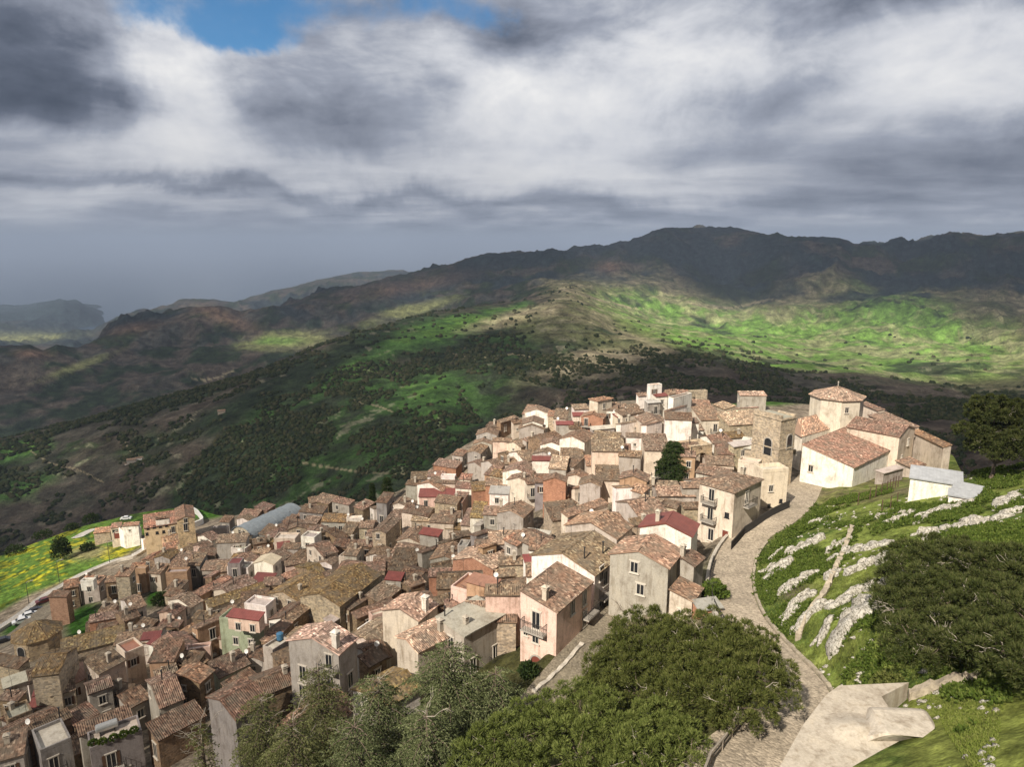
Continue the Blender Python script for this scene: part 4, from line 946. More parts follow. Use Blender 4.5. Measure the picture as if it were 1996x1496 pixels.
T(300, 1196, [
 ('g', 300,603, 440,485, 435,690, 'b','o',7.5, {'chim':0}),
 ('s', 530,480, 820,352, 670,600, 'n','d',6.5),
 ('g', 650,840, 960,672, 815,1012, 'k','d',9.5, {'chim':0,'wins':False,'label':'windowless purple-grey gable with brown tiles behind the leftmost foreground cedar'}),
 ('g', 980,660, 1330,530, 1070,790, 'b','d',6.5, {'wins':False}),
 ('s', 660,680, 920,535, 720,722, 'b','d',6),
 ('F', 1060,345, 1230,240, 1150,400, 'g','x',6.8, {'label':'grey house with a blue water tank on its bare concrete roof'}),
 ('s', 1150,395, 1360,310, 1250,530, 'b','d',6),
 ('g', 1540,232, 1720,88, 1765,442, 'g','l',12, {'chim':0,'kinds':['tall'],'p':0.9,'label':'tall grey house with pale tiles and a white chimney, above the cedars'}),
 ('F', 330,335, 560,300, 440,410, 'p','f',5.5),
 ('s', 230,450, 370,368, 400,505, 'b','d',6, {'wins':False}),
 ('s', 260,1050, 300,990, 150,1112, 'c','x',4.5),
 ('s', 420,150, 640,60, 345,200, 'o','t',7, {'kinds':['tall'],'p':0.6}),
 ('s', 380,95, 420,130, 270,200, 'o','o',6),
 ('s', 135,45, 285,85, 80,130, 'b','d',5),
 ('F', 635,65, 945,112, 770,-10, 'n','f',9.5, {'wins':False,'label':'grey-green rendered block carrying a pink penthouse with a red roof'}),
 ('s', 770,-45, 1070,-8, 725,15, 'p','m',12.3, {'gz':'prev','base':-9.4,'chim':0,'kinds':['window'],'p':1.0,'label':'pink penthouse under a dark red roof on the grey-green block'}),
 ('s', 1040,260, 1250,60, 1120,320, 'b','t',6),
 ('g', 960,420, 1010,360, 1060,560, 'g','d',5),
 ('s', 1380,560, 1600,480, 1640,720, 'b','d',3.5, {'wins':False}),
 ('s', 0,560, 180,500, 60,620, 'b','t',6.5),
 ('s', 1990,420, 2100,360, 2080,520, 'b','d',5),
])
T(300, 940, [
 ('s', 1060,190, 1180,225, 985,252, 'b','t',6),
 ('s', 880,262, 1050,270, 812,350, 'b','t',6),
 ('g', 860,345, 920,312, 922,372, 'w','t',5.5, {'wins':False}),
 ('s', 1640,105, 1790,140, 1590,235, 'b','t',7),
 ('s', 1500,150, 1640,130, 1425,228, 'p','t',7),
 ('s', 1470,215, 1690,235, 1425,292, 'k','d',8),
 ('s', 1170,302, 1400,320, 1045,350, 'g','t',7, {'p':0.5}),
 ('s', 1500,340, 1680,345, 1480,405, 'b','t',6),
 ('g', 1390,430, 1400,392, 1475,458, 's','t',6.5, {'kinds':['window']}),
 ('s', 1120,405, 1230,430, 1010,500, 'k','d',6),
 ('F', 1165,565, 1220,505, 1370,580, 'c','f',6.5, {'kinds':['tall'],'p':0.5}),
 ('F', 1430,545, 1500,490, 1560,560, 'w','f',8, {'kinds':['tall'],'p':0.9}),
 ('g', 1560,620, 1700,572, 1650,718, 'c','t',9, {'p':0.5}),
 ('s', 1200,590, 1270,580, 1175,660, 'c','m',6),
 ('s', 1270,590, 1430,595, 1250,650, 'g','t',6.5),
 ('s', 640,512, 920,500, 608,592, 'g','t',9.5, {'p':0.35}),
 ('F', 750,655, 800,620, 880,670, 'w','f',6),
 ('s', 980,632, 1140,640, 935,690, 'p','l',5),
 ('g', 850,730, 900,700, 945,782, 'w','t',8, {'kinds':['window']}),
 ('F', 710,845, 770,790, 915,870, 'w','f',6.8, {'kinds':['window'],'p':0.7}),
 ('F', 715,800, 745,760, 835,800, 'k','m',8.5, {'kinds':['tall'],'p':1,'par':0.1}),
 ('g', 1060,762, 1140,692, 1160,792, 'w','k',7.5, {'kinds':['window','tall'],'p':0.6,'label':'cream-white house with a light ribbed roof right of the dark glazed roof room'}),
 ('s', 1010,880, 1190,890, 890,942, 'w','m',5.5),
 ('s', 1270,770, 1470,735, 1252,802, 'p','t',6.5),
 ('g', 1250,1062, 1560,862, 1392,1162, 's','y',7.5, {'kinds':['window'],'chim':1,'label':'long gabled house with a white window in its brown stone end, centre of town'}),
 ('s', 380,1072, 700,900, 440,1102, 'o','o',6),
 ('g', 530,1050, 590,1020, 572,1092, 'w','t',5, {'wins':False}),
 ('g', 240,1132, 345,1075, 370,1200, 'w','t',6.5),
 ('g', 120,1255, 230,1180, 48,1272, 'p','d',6),
 ('s', 500,1150, 1050,975, 560,1212, 'c','y',6.5),
 ('s', 850,1075, 1120,1030, 780,1205, 'c','d',6),
 ('s', 1080,930, 1250,920, 1060,1005, 'b','t',6),
 ('s', 1240,900, 1440,830, 1260,960, 'c','o',5.5),
 ('F', 880,1200, 980,1120, 1090,1225, 'w','f',6.5),
 ('s', 1110,1440, 1450,1180, 1170,1490, 'b','t',6),
 ('g', 290,580, 400,495, 355,602, 's','t',6.5, {'p':0.3}),
 ('g', 480,515, 560,480, 555,578, 'w','t',7.5),
 ('g', 430,610, 520,570, 490,642, 'p','t',7),
 ('s', 270,670, 500,690, 205,782, 'k','t',8),
 ('s', 180,770, 340,760, 145,850, 'b','t',8.5),
 ('F', 150,855, 355,845, 150,930, 'm','x',7.5, {'p':0.2}),
 ('s', 400,690, 500,690, 360,830, 'k','t',8),
 ('s', 210,945, 335,960, 135,1052, 's','d',6),
 ('g', 130,535, 220,510, 72,565, 'o','o',5.5, {'wins':False}),
 ('F', 590,440, 730,440, 560,420, 'g','x',5, {'p':0.3}),
 ('s', 690,325, 780,330, 640,382, 'k','d',5),
 ('s', 620,790, 700,780, 560,870, 'b','t',5.5),
 ('s', 560,920, 620,880, 500,980, 'b','t',5.5),
 ('s', 430,1250, 620,1272, 380,1322, 'b','d',5.5),
 ('g', 1480,830, 1600,790, 1370,870, 'b','y',7),
 ('s', 1640,880, 1720,860, 1600,940, 'b','d',6),
 ('s', 960,560, 1080,540, 930,610, 'b','d',7),
 ('s', 1040,560, 1140,545, 1020,600, 'o','y',6),
 ('s', 560,690, 600,690, 545,760, 'g','t',3),
 ('s', 160,1040, 300,1060, 120,1120, 's','d',5),
 ('s', 1300,340, 1480,380, 1270,400, 'k','t',6),
 ('g', 1680,480, 1760,440, 1560,520, 'b','d',7),
 ('F', 1250,1130, 1290,1100, 1330,1140, 'g','x',5),
])
T(600, 940, [
 ('g', 893,1228, 1085,1078, 1058,1362, 'c','l',9.5, {'chim':0,'wins':False,'near':True,'label':'cream house with pale tiles and a white chimney beside the flat concrete roof'}),
 ('s', 1250,1310, 1640,1110, 1560,1440, 'g','x',9, {'pitch':0.10,'chim':0,'kinds':['tall'],'p':0.6,'label':'grey house under a single sloping slab of bare concrete'}),
 ('s', 1180,845, 1490,835, 1150,912, 'r','t',7.5, {'chim':0}),
 ('g', 1600,728, 1745,612, 1800,842, 'r','l',7.5, {'wins':False}),
 ('F', 1390,1040, 1560,905, 1670,1115, 'p','e',7.5, {'wins':False,'label':'pink house with washing and pots on its terracotta roof terrace'}),
 ('s', 1620,882, 1872,948, 1535,950, 'o','e',9.2, {'chim':0,'wins':False,'pitch':0.12}),
 ('s', 790,870, 905,880, 755,938, 'g','m',8),
 ('s', 740,962, 905,1040, 560,1088, 'b','t',6.5),
 ('s', 865,640, 1105,652, 772,850, 'b','d',8, {'chim':0}),
 ('s', 1110,690, 1450,575, 1050,755, 'g','d',7),
 ('s', 1130,440, 1310,468, 1078,490, 'g','m',8.5, {'chim':0,'p':0.1,'label':'narrow grey tower-like shed with a dark red metal roof, mid-slope'}),
 ('g', 980,540, 1100,425, 868,562, 'c','t',6),
 ('s', 1050,245, 1290,252, 1000,370, 's','l',7.5, {'kinds':['window']}),
 ('s', 1095,65, 1440,62, 1050,135, 'p','m',8, {'chim':0,'kinds':['tall'],'p':1.0,'label':'salmon-pink house with a dark red metal roof and two balconies'}),
 ('s', 1290,275, 1490,285, 1280,337, 'w','t',6),
 ('s', 1360,395, 1500,402, 1350,452, 'b','y',5),
 ('s', 1620,190, 1735,195, 1600,345, 'w','y',7.5, {'kinds':['tall']}),
 ('s', 1560,255, 1620,260, 1520,430, 'c','t',6),
 ('g', 877,200, 930,138, 1000,265, 'w','t',8, {'wins':False}),
 ('s', 870,240, 990,262, 760,312, 'b','t',6.5),
 ('s', 740,97, 810,105, 652,180, 'k','d',11, {'kinds':['tall'],'p':0.8,'chim':0,'label':'tall narrow dark grey house just below the cypress'}),
 ('g', 690,465, 830,335, 757,492, 's','t',9, {'kinds':['window'],'p':0.5}),
 ('s', 560,165, 650,200, 470,272, 'b','t',7),
 ('s', 290,140, 455,178, 278,238, 'g','t',7.5),
 ('F', 380,350, 530,340, 390,375, 'w','f',5.5, {'wins':False}),
 ('s', 390,385, 500,395, 300,480, 's','t',6),
 ('s', 520,375, 650,375, 500,442, 's','t',7, {'kinds':['window']}),
 ('s', 560,400, 640,380, 540,500, 'b','d',6),
 ('g', 165,768, 232,720, 230,802, 'w','t',6, {'wins':False}),
 ('s', 420,590, 540,600, 330,692, 'g','t',8),
 ('F', 300,740, 400,660, 330,770, 'c','f',6),
 ('g', 650,695, 725,612, 740,727, 'w','t',5, {'wins':False}),
 ('s', 500,560, 650,570, 470,615, 'b','t',6.5),
 ('g', 110,1080, 520,790, 310,1200, 's','y',9, {'wins':False,'chim':0,'label':'big brown barn-like house with a huge yellowed roof, centre of town'}),
 ('s', 470,790, 750,770, 500,880, 'b','t',7, {'chim':0}),
 ('s', 480,890, 740,870, 520,980, 'b','t',6.5),
 ('s', 300,1180, 490,1062, 370,1285, 's','t',6, {'chim':1}),
 ('s', 430,1270, 800,1125, 440,1320, 'b','t',5),
 ('F', 590,1290, 680,1262, 600,1322, 'p','f',4.5),
 ('F', 480,1455, 580,1388, 580,1492, 'w','f',4.5),
 ('s', 960,965, 1080,925, 945,1022, 'b','t',6),
 ('s', 905,905, 995,935, 865,962, 'b','t',6.5),
 ('F', 1455,640, 1480,600, 1550,650, 'g','x',6.5, {'p':0.2}),
 ('s', 1200,800, 1430,750, 1150,870, 'b','d',6),
 ('s', 1310,600, 1480,540, 1260,690, 'b','d',6),
 ('s', 1380,500, 1560,470, 1320,570, 'b','d',5),
 ('s', 1640,520, 1800,470, 1560,620, 'k','d',6),
 ('s', 1700,640, 1830,600, 1650,640, 'o','o',8),
 ('s', 1760,478, 1990,475, 1660,600, 'g','l',8.5, {'wins':False}),
 ('s', 1680,420, 1780,350, 1620,480, 'g','x',6),
 ('s', 400,1080, 480,1060, 380,1160, 'b','d',5),
 ('s', 1210,1130, 1330,1100, 1260,1170, 'b','d',6),
 ('s', 1330,1150, 1560,1120, 1400,1200, 'b','t',6),
 ('s', 620,1120, 780,1080, 600,1180, 'b','d',5),
 ('s', 120,500, 210,470, 70,540, 's','t',7),
 ('s', 0,330, 130,340, -40,400, 'b','t',6.5),
 ('s', 640,260, 700,250, 560,330, 'w','t',5.5, {'kinds':['tall']}),
 ('s', 160,1330, 400,1180, 200,1380, 'g','x',4.5),
])
T(780, 760, [
 ('s', 905,468, 1085,472, 885,492, 'p','t',9, {'kinds':['small'],'p':0.3,'chim':0,'label':'tall plain salmon-pink house at the left edge of the upper town'}),
 ('s', 1287,645, 1465,648, 1284,682, 'w','m',7.5, {'wins':False,'chim':0}),
 ('g', 1500,852, 1512,812, 1614,885, 'r','t',8.5, {'wins':False,'chim':0}),
 ('g', 1392,598, 1470,530, 1500,640, 'g','t',7, {'chim':0}),
 ('g', 1470,505, 1500,455, 1582,538, 'w','t',7.5, {'wins':False}),
 ('s', 1190,478, 1370,428, 1200,548, 'g','t',7, {'wins':False}),
 ('g', 1290,302, 1300,250, 1390,328, 'w','t',7.5, {'wins':False,'chim':0}),
 ('g', 1276,338, 1290,302, 1395,388, 'g','t',7, {'wins':False,'chim':0}),
 ('g', 1325,186, 1345,150, 1440,216, 'w','t',7, {'wins':False}),
 ('s', 1240,145, 1312,150, 1130,198, 'g','t',7),
 ('g', 840,405, 862,360, 740,432, 'g','t',7, {'chim':0}),
 ('s', 870,312, 990,325, 850,362, 'b','d',6.5),
 ('s', 940,300, 1110,250, 950,322, 'm','t',7),
 ('g', 802,496, 812,468, 886,530, 'g','t',6.5),
 ('g', 717,590, 790,520, 778,622, 'g','t',7.5, {'p':0.9,'kinds':['small','window']}),
 ('s', 560,575, 660,590, 500,622, 'g','t',6.5, {'p':0.2}),
 ('s', 380,668, 600,702, 332,740, 'r','t',7, {'wins':False,'chim':0}),
 ('g', 722,702, 800,672, 790,742, 'g','t',6.5, {'wins':False}),
 ('g', 860,690, 935,670, 790,740, 'g','t',6.5),
 ('s', 900,735, 990,750, 800,802, 'o','t',6.5, {'wins':False}),
 ('s', 280,788, 440,790, 265,838, 'w','t',6.5),
 ('F', 410,830, 545,835, 435,880, 'w','f',7.5, {'p':0.3}),
 ('g', 282,900, 390,855, 165,938, 'w','o',8.5, {'wins':False}),
 ('s', 110,800, 280,795, 100,870, 'k','d',7.5, {'p':0.3}),
 ('s', 80,880, 200,890, 68,930, 'g','d',7, {'p':0.3}),
 ('s', 600,815, 680,820, 590,870, 'c','o',6),
 ('s', 690,900, 832,892, 655,988, 'r','y',8, {'wins':False,'chim':0}),
 ('s', 840,862, 1050,866, 825,926, 'r','t',7.5, {'wins':False}),
 ('s', 885,935, 1065,942, 850,1000, 'w','x',9.5, {'kinds':['tall','window'],'p':1.0,'chim':0,'label':'tall white house with balconies and a flat grey roof, mid-slope below the brick gable'}),
 ('g', 1130,765, 1210,690, 1265,828, 'w','t',7.5, {'wins':False,'chim':0}),
 ('g', 1150,850, 1200,802, 1045,885, 'c','t',6.5, {'wins':False}),
 ('s', 1210,862, 1350,850, 1155,952, 'c','d',7.5, {'kinds':['tall','window'],'p':0.8}),
 ('s', 1480,640, 1640,650, 1402,748, 'g','l',7.5, {'wins':False,'chim':0}),
 ('s', 1690,632, 1775,650, 1630,780, 'g','d',5, {'wins':False}),
 ('g', 1130,600, 1285,575, 1062,668, 'w','t',7, {'wins':False}),
 ('s', 1020,660, 1095,660, 960,722, 'c','t',6.5, {'wins':False}),
 ('s', 560,990, 645,1000, 500,1088, 'g','t',6.5, {'wins':False}),
 ('g', 1690,810, 1720,790, 1745,850, 'c','t',5.5),
 ('s', 1100,640, 1200,640, 1080,690, 'c','o',5.5),
 ('s', 1450,205, 1520,208, 1440,250, 's','o',6),
 ('s', 1080,300, 1180,290, 1060,360, 'c','d',6),
 ('s', 1310,820, 1370,820, 1290,900, 'k','d',8),
 ('s', 1700,960, 1800,940, 1640,1010, 'c','o',4),
 ('s', 1380,1010, 1600,960, 1420,1060, 'c','l',3.5, {'wins':False}),
 ('s', 1450,1130, 1660,1060, 1420,1230, 's','d',6, {'wins':False}),
 ('s', 1160,1370, 1100,1370, 1240,1420, 'c','t',4),
])
T(1080, 740, [
 ('s', 365,565, 668,572, 325,694, 'p','t',10, {'wins':False,'chim':0,'label':'big windowless pale pink house with a wide brown roof, centre of the upper town'}),
 ('g', 175,548, 288,480, 305,592, 'w','t',8, {'wins':False,'chim':0}),
 ('g', 370,332, 397,298, 478,374, 'r','o',7.5, {'kinds':['tall'],'p':0.4,'chim':0}),
 ('X', 425,210, 345,190, 565,190, 'c','o',10, {'p':0.3,'chim':0,'label':'cream house with a small orange hipped roof standing above its neighbours'}),
 ('s', 455,222, 610,225, 490,290, 'w','t',7.5),
 ('s', 20,285, 140,290, 22,382, 'c','t',7, {'p':0.2}),
 ('s', 170,245, 310,238, 180,300, 'w','t',7),
 ('s', 180,320, 250,320, 175,355, 'c','m',6),
 ('s', 20,405, 180,405, 20,435, 'g','m',6, {'wins':False}),
 ('s', 140,415, 250,415, 128,482, 'c','d',4.5),
 ('s', 590,300, 800,264, 652,368, 'c','t',8, {'kinds':['window'],'p':0.6}),
 ('s', 570,335, 600,330, 600,385, 'c','m',7),
 ('g', 985,380, 900,318, 870,430, 'c','t',8, {'wins':False}),
 ('s', 650,432, 840,392, 636,476, 'w','t',7.5),
 ('s', 900,440, 1050,402, 888,488, 'w','t',8, {'wins':False}),
 ('s', 1075,315, 1330,325, 1058,382, 'w','d',11, {'p':0.3,'kinds':['small','window'],'chim':0}),
 ('g', 1190,385, 1375,372, 1172,465, 'w','t',9, {'kinds':['window'],'p':0.5,'chim':0}),
 ('s', 700,520, 850,525, 700,545, 'w','t',6, {'kinds':['small','tall'],'p':0.9}),
 ('s', 850,528, 1077,532, 856,690, 'c','t',8.5, {'kinds':['tall'],'p':0.5,'chim':0}),
 ('g', 1160,620, 1390,608, 1150,700, 's','t',7, {'p':0.3}),
 ('s', 1200,690, 1370,700, 1190,740, 'o','t',6.5, {'kinds':['window'],'p':0.7}),
 ('F', 905,50, 1018,40, 930,30, 'w','o',11, {'p':0.7,'par':0.2,'label':'white tower-like block rising highest from the top cluster of houses'}),
 ('s', 960,140, 1075,130, 985,165, 'w','m',8.5, {'chim':0}),
 ('s', 800,135, 885,130, 795,180, 'w','t',7.5),
 ('s', 880,200, 1000,190, 900,240, 'g','x',7.5, {'p':0.8,'kinds':['tall']}),
 ('s', 1060,110, 1185,92, 1110,150, 'w','t',8.5, {'wins':False}),
 ('F', 1110,180, 1290,130, 1150,120, 'w','t',9.5, {'wins':False,'chim':0,'par':0.2}),
 ('s', 1190,100, 1290,105, 1190,135, 'w','t',9.5, {'chim':0,'wins':False}),
 ('F', 1290,140, 1345,130, 1290,110, 's','x',7, {'wins':False}),
 ('F', 1345,130, 1492,122, 1350,95, 's','x',6.5, {'wins':False,'chim':0}),
 ('s', 1290,196, 1500,200, 1290,272, 'c','t',6),
 ('s', 1130,300, 1290,252, 1120,310, 'w','t',8),
 ('s', 1335,268, 1545,262, 1440,388, 'c','t',8, {'kinds':['tall'],'p':0.9,'chim':0}),
 ('s', 1785,115, 2035,115, 1775,180, 'g','l',5.5, {'kinds':['window','small'],'p':0.4,'chim':0,'label':'lone small grey house with a pale tiled roof behind the stone tower'}),
 ('s', 1590,320, 1960,300, 1540,585, 's','l',8, {'wins':False,'chim':0,'pitch':0.30,'label':'ruin-like stone house with a vast faded roof left of the stone tower'}),
 ('s', 1640,210, 1760,255, 1560,270, 's','l',5.5, {'wins':False}),
 ('s', 1760,280, 1990,270, 1740,310, 's','l',5, {'wins':False}),
 ('s', 1560,600, 1705,605, 1503,748, 's','d',6.5, {'wins':False,'chim':0}),
 ('s', 1700,615, 1920,585, 1720,640, 's','f',7.5, {'kinds':['window'],'p':0.8,'chim':0}),
 ('F', 1790,800, 1985,835, 1830,770, 'c','f',5.5, {'wins':False}),
 ('s', 640,685, 850,700, 625,738, 'g','t',7, {'wins':False,'chim':0}),
 ('s', 405,832, 622,838, 395,975, 'c','d',7, {'kinds':['tall'],'p':0.4,'chim':0}),
 ('g', 770,934, 800,872, 640,970, 'o','t',6.5, {'wins':False,'chim':1}),
 ('g', 350,992, 372,925, 252,1018, 'g','t',7, {'wins':False,'chim':0}),
 ('s', 612,1052, 745,1045, 545,1100, 'w','t',8, {'wins':False,'chim':0}),
 ('s', 800,1010, 925,1045, 735,1070, 'g','o',7, {'kinds':['small'],'p':0.3,'chim':0}),
 ('s', 905,985, 1195,992, 900,1062, 's','t',4.5, {'wins':False}),
 ('s', 1230,1000, 1405,1000, 1195,1052, 'g','t',7, {'wins':False,'chim':0}),
 ('g', 720,1192, 990,1150, 842,1332, 'g','t',7.5, {'wins':False,'chim':1}),
 ('g', 1085,1395, 1160,1283, 1358,1472, 'w','m',10, {'wins':False,'chim':0,'label':'white gabled house with a rose-red metal roof near the curving road'}),
 ('s', 70,665, 280,672, 60,740, 'c','t',6, {'wins':False}),
 ('s', 1080,1160, 1220,1190, 1060,1230, 's','d',5, {'wins':False}),
 ('s', 1240,1200, 1420,1195, 1250,1260, 's','d',5, {'wins':False}),
 ('s', 860,1120, 1060,1170, 850,1200, 'g','t',6, {'wins':False}),
 ('s', 350,460, 560,440, 350,500, 'g','f',6, {'wins':False}),
 ('s', 400,500, 650,520, 390,560, 'c','t',7, {'wins':False}),
 ('s', 560,240, 690,235, 560,290, 'c','t',6),
 ('s', 690,250, 800,240, 690,300, 'w','t',6),
 ('s', 1080,860, 1190,850, 1060,900, 'c','t',1.5, {'wins':False,'reg':True}),
 ('g', 210,920, 240,890, 140,960, 'c','t',5.5),
 ('s', 900,600, 1000,600, 890,640, 'c','t',6),
 ('s', 0,1040, 150,1050, -20,1120, 'r','o',5),
 ('s', 300,740, 330,740, 280,840, 'c','o',5),
 ('s', 1400,1180, 1500,1170, 1380,1260, 's','d',3),
])
T(960, 960, [
 ('g', 1425,568, 1572,412, 1720,722, 'g','t',10, {'chim':0,'wins':False,'near':True,'label':'tall grey gabled house with two windows beside the curving road'}),
 ('s', 1725,942, 1822,826, 1930,1084, 'c','t',4.5, {'chim':0,'kinds':['small'],'p':0.6,'near':True,'label':'small lean-to with pale tiles at the right foot of the tall grey gable'}),
 ('g', 680,588, 985,380, 998,792, 'w','t',10, {'chim':0,'wins':False,'near':True,'label':'white gabled house with orange-brown tiles and two black flues'}),
 ('s', 272,950, 628,685, 612,1177, 'p','t',10.0, {'chim':0,'wins':False,'near':True,'label':'large pale pink house with a broad brown roof and balcony above the lower street'}),
 ('s', -60,900, 268,905, -60,990, 'p','t',10, {'chim':1,'kinds':['window'],'p':0.5,'near':True}),
 ('s', 330,690, 565,690, 165,812, 'w','t',8.5, {'wins':False}),
 ('s', 500,100, 770,75, 520,300, 's','d',7, {'wins':False,'chim':0}),
 ('s', 670,190, 1060,60, 720,250, 'c','t',7, {'wins':False,'chim':0}),
 ('g', 955,290, 1115,178, 1237,400, 'g','t',10, {'wins':False,'chim':0}),
 ('s', 740,275, 820,270, 690,320, 'w','m',7.5, {'wins':False,'chim':0}),
 ('g', 170,172, 275,82, 285,268, 'g','t',8.5, {'kinds':['window'],'p':0.6,'chim':1}),
 ('s', 205,398, 328,455, 128,472, 'g','o',8, {'kinds':['window'],'p':0.9}),
 ('s', 370,445, 545,452, 243,540, 'w','t',7),
 ('s', 60,630, 300,625, 25,702, 's','t',6.5, {'wins':False}),
 ('s', 530,455, 650,480, 500,540, 'c','t',6, {'wins':False}),
 ('s', 300,610, 420,600, 290,660, 'w','m',7.5, {'wins':False,'chim':0}),
 ('s', 30,760, 200,740, 20,810, 'b','t',6.5),
 ('s', 350,350, 560,380, 340,440, 'g','x',5, {'wins':False}),
 ('g', 1850,640, 1900,600, 1930,700, 'g','d',6.5, {'wins':False}),
 ('s', 1950,1050, 2020,1040, 1950,1120, 'r','x',2.5, {'wins':False}),
 ('s', 1330,260, 1420,250, 1300,320, 's','d',6, {'wins':False}),
])
T(700, 1000, [
 ('g', 265,700, 492,590, 345,758, 'c','l',8.5, {'chim':1,'wins':False,'near':True,'label':'cream house with pale tiles just above the largest foreground cedar'}),
 ('F', 70,640, 110,620, 80,700, 'w','f',4, {'wins':False}),
 ('g', 20,760, 120,720, 70,840, 'g','d',5, {'wins':False}),
], 2.851)
# the balcony house on the bend
BH = house('X', (1432,960), (1485,935), (1362,948), 'c', 't', 8.0, near=True, wins=False, chim=0, label='three-storey cream house with iron balconies on the bend of the road')
EX = house('F', (1537,920), (1487,923), (1518,908), 'c', 'f', 7.0, wins=False, par=0.7, label='flat-roofed cream extension right of the three-storey balcony house')

# ------------------------------------------------------------------ landmark buildings
M_CONCR = mat_wall('cast_concrete', stain=0.9); M_PAVE = None
def hz(kind, x0, y0, k, co, *a, **kw):
    c = [x0 + co[i] / k if i % 2 == 0 else y0 + co[i] / k for i in range(6)]
    return house(kind, c[0:2], c[2:4], c[4:6], *a, **kw)
def merge(name, infos, label, cat):
    """several wings of one building become parts of one thing"""
    r0 = infos[0]; root = empty(name, r0['o'].location.copy(), r0['ang'], label, cat)
    M0 = Matrix.Translation(root.location) @ Matrix.Rotation(root.rotation_euler.z, 4, 'Z'); Mi = M0.inverted()
    for f in infos:
        o = f['o']; Mo = Matrix.Translation(o.location) @ Matrix.Rotation(o.rotation_euler.z, 4, 'Z')
        for ch in list(o.children):
            mb_ = ch.matrix_basis.copy() if False else (Matrix.Translation(ch.location) @ ch.rotation_euler.to_matrix().to_4x4())
            ch.parent = root; Mn = Mi @ Mo @ mb_
            ch.location = Mn.translation; ch.rotation_euler = Mn.to_euler()
        f['o'] = root; f['merged'] = True
        bpy.data.objects.remove(o)
    HOUSES[:] = [h for h in HOUSES if not h.get('merged')]
    return root
def find(label_part):
    return next(h for h in HOUSES if h['label'] and label_part in h['label'])
def wall_hit(info, px, py):
    """where the sight line through a point of the picture meets one of the walls of a building"""
    d = ray(px, py); ex = np.array([math.cos(info['ang']), math.sin(info['ang'])]); ey = np.array([-ex[1], ex[0]]); best = None
    for (ax, half, other, oh, sg) in ((ex, info['X'], ey, info['Y'], 1), (ex, info['X'], ey, info['Y'], -1), (ey, info['Y'], ex, info['X'], 1), (ey, info['Y'], ex, info['X'], -1)):
        n = ax * sg
        if n @ (-info['c']) < 0: continue
        p0 = info['c'] + n * half; den = n @ d[:2]
        t = (n @ p0) / den
        if t <= 0: continue
        q = d * t; lat = (q[:2] - info['c']) @ other
        over = max(0, abs(lat) - oh)
        if best is None or over < best[0]: best = (over, q, n, t)
    return best[1], best[2]
def put(info, kind, px, py, s=1.0, root=None, h=None):
    """an opening whose foot stands at the given point of the wall"""
    q, n = wall_hit(info, px, py); root = root or info['o']
    Mi = (Matrix.Translation(root.location) @ Matrix.Rotation(root.rotation_euler.z, 4, 'Z')).inverted()
    p = Mi @ Vector(q + np.array([n[0], n[1], 0]) * 0.02); a = math.atan2(n[1], n[0]) - math.pi / 2 - root.rotation_euler.z
    me, pn, hh = OPEN[kind]; nm = {'door': 'door', 'balcony': 'balcony', 'arch': 'arched_window', 'archdoor': 'arched_door', 'dark': 'window'}.get(kind, 'window')
    o = link(nm, me, root); o.location = p; o.rotation_euler = (0, 0, a); o.scale = (s, 1, s)
    if pn: link('railing' if kind == 'balcony' else 'pane', pn, o)
    return o
def arch_mesh(w, h, mat, name, depth=0.05):
    b = MB(); n = 10; r_ = w / 2
    pts = [(-r_, 0), (r_, 0)] + [(r_ * math.cos(math.pi * i / n), h - r_ + r_ * math.sin(math.pi * i / n)) for i in range(n + 1)]
    m = len(pts); b.add([(x, depth, z) for x, z in pts] + [(x, -0.05, z) for x, z in pts], [tuple(reversed(range(m)))] + [(i, (i + 1) % m, m + (i + 1) % m, m + i) for i in range(m)], 0)
    # stone surround
    pi_ = [(-r_ - .22, 0), (-r_, 0)]
    o1 = [(-(r_ + .2), 0)] + [((r_ + .2) * math.cos(math.pi - math.pi * i / n), h - r_ + (r_ + .2) * math.sin(math.pi * i / n)) for i in range(n + 1)] + [(r_ + .2, 0)]
    i1 = [(-(r_ + .003), 0)] + [((r_ + .003) * math.cos(math.pi - math.pi * i / n), h - r_ + (r_ + .003) * math.sin(math.pi * i / n)) for i in range(n + 1)] + [(r_ + .003, 0)]
    k = len(o1); vs = [(x, .12, z) for x, z in o1] + [(x, .12, z) for x, z in i1] + [(x, -.03, z) for x, z in o1] + [(x, -.03, z) for x, z in i1]
    fs = []
    for i in range(k - 1): fs += [(i, k + i, k + i + 1, i + 1), (i, i + 1, 2 * k + i + 1, 2 * k + i), (k + i, 3 * k + i, 3 * k + i + 1, k + i + 1)]
    b.add(vs, fs, 1)
    return b.mesh(name, [mat, M_SLAB])
OPEN['arch'] = (arch_mesh(1.8, 3.6, M_GLASS, 'arched_window'), None, 3.6)
OPEN['archdoor'] = (arch_mesh(1.6, 2.6, M_DOOR, 'arched_door'), None, 2.6)
_b = MB(); _b.box(-0.4, 0.4, -0.02, 0.03, 0, 0.9); _b.box(-0.5, 0.5, -0.02, 0.09, -0.1, -0.003); OPEN['dark'] = (_b.mesh('window', [M_GLASS, M_FRAME]), None, .9)

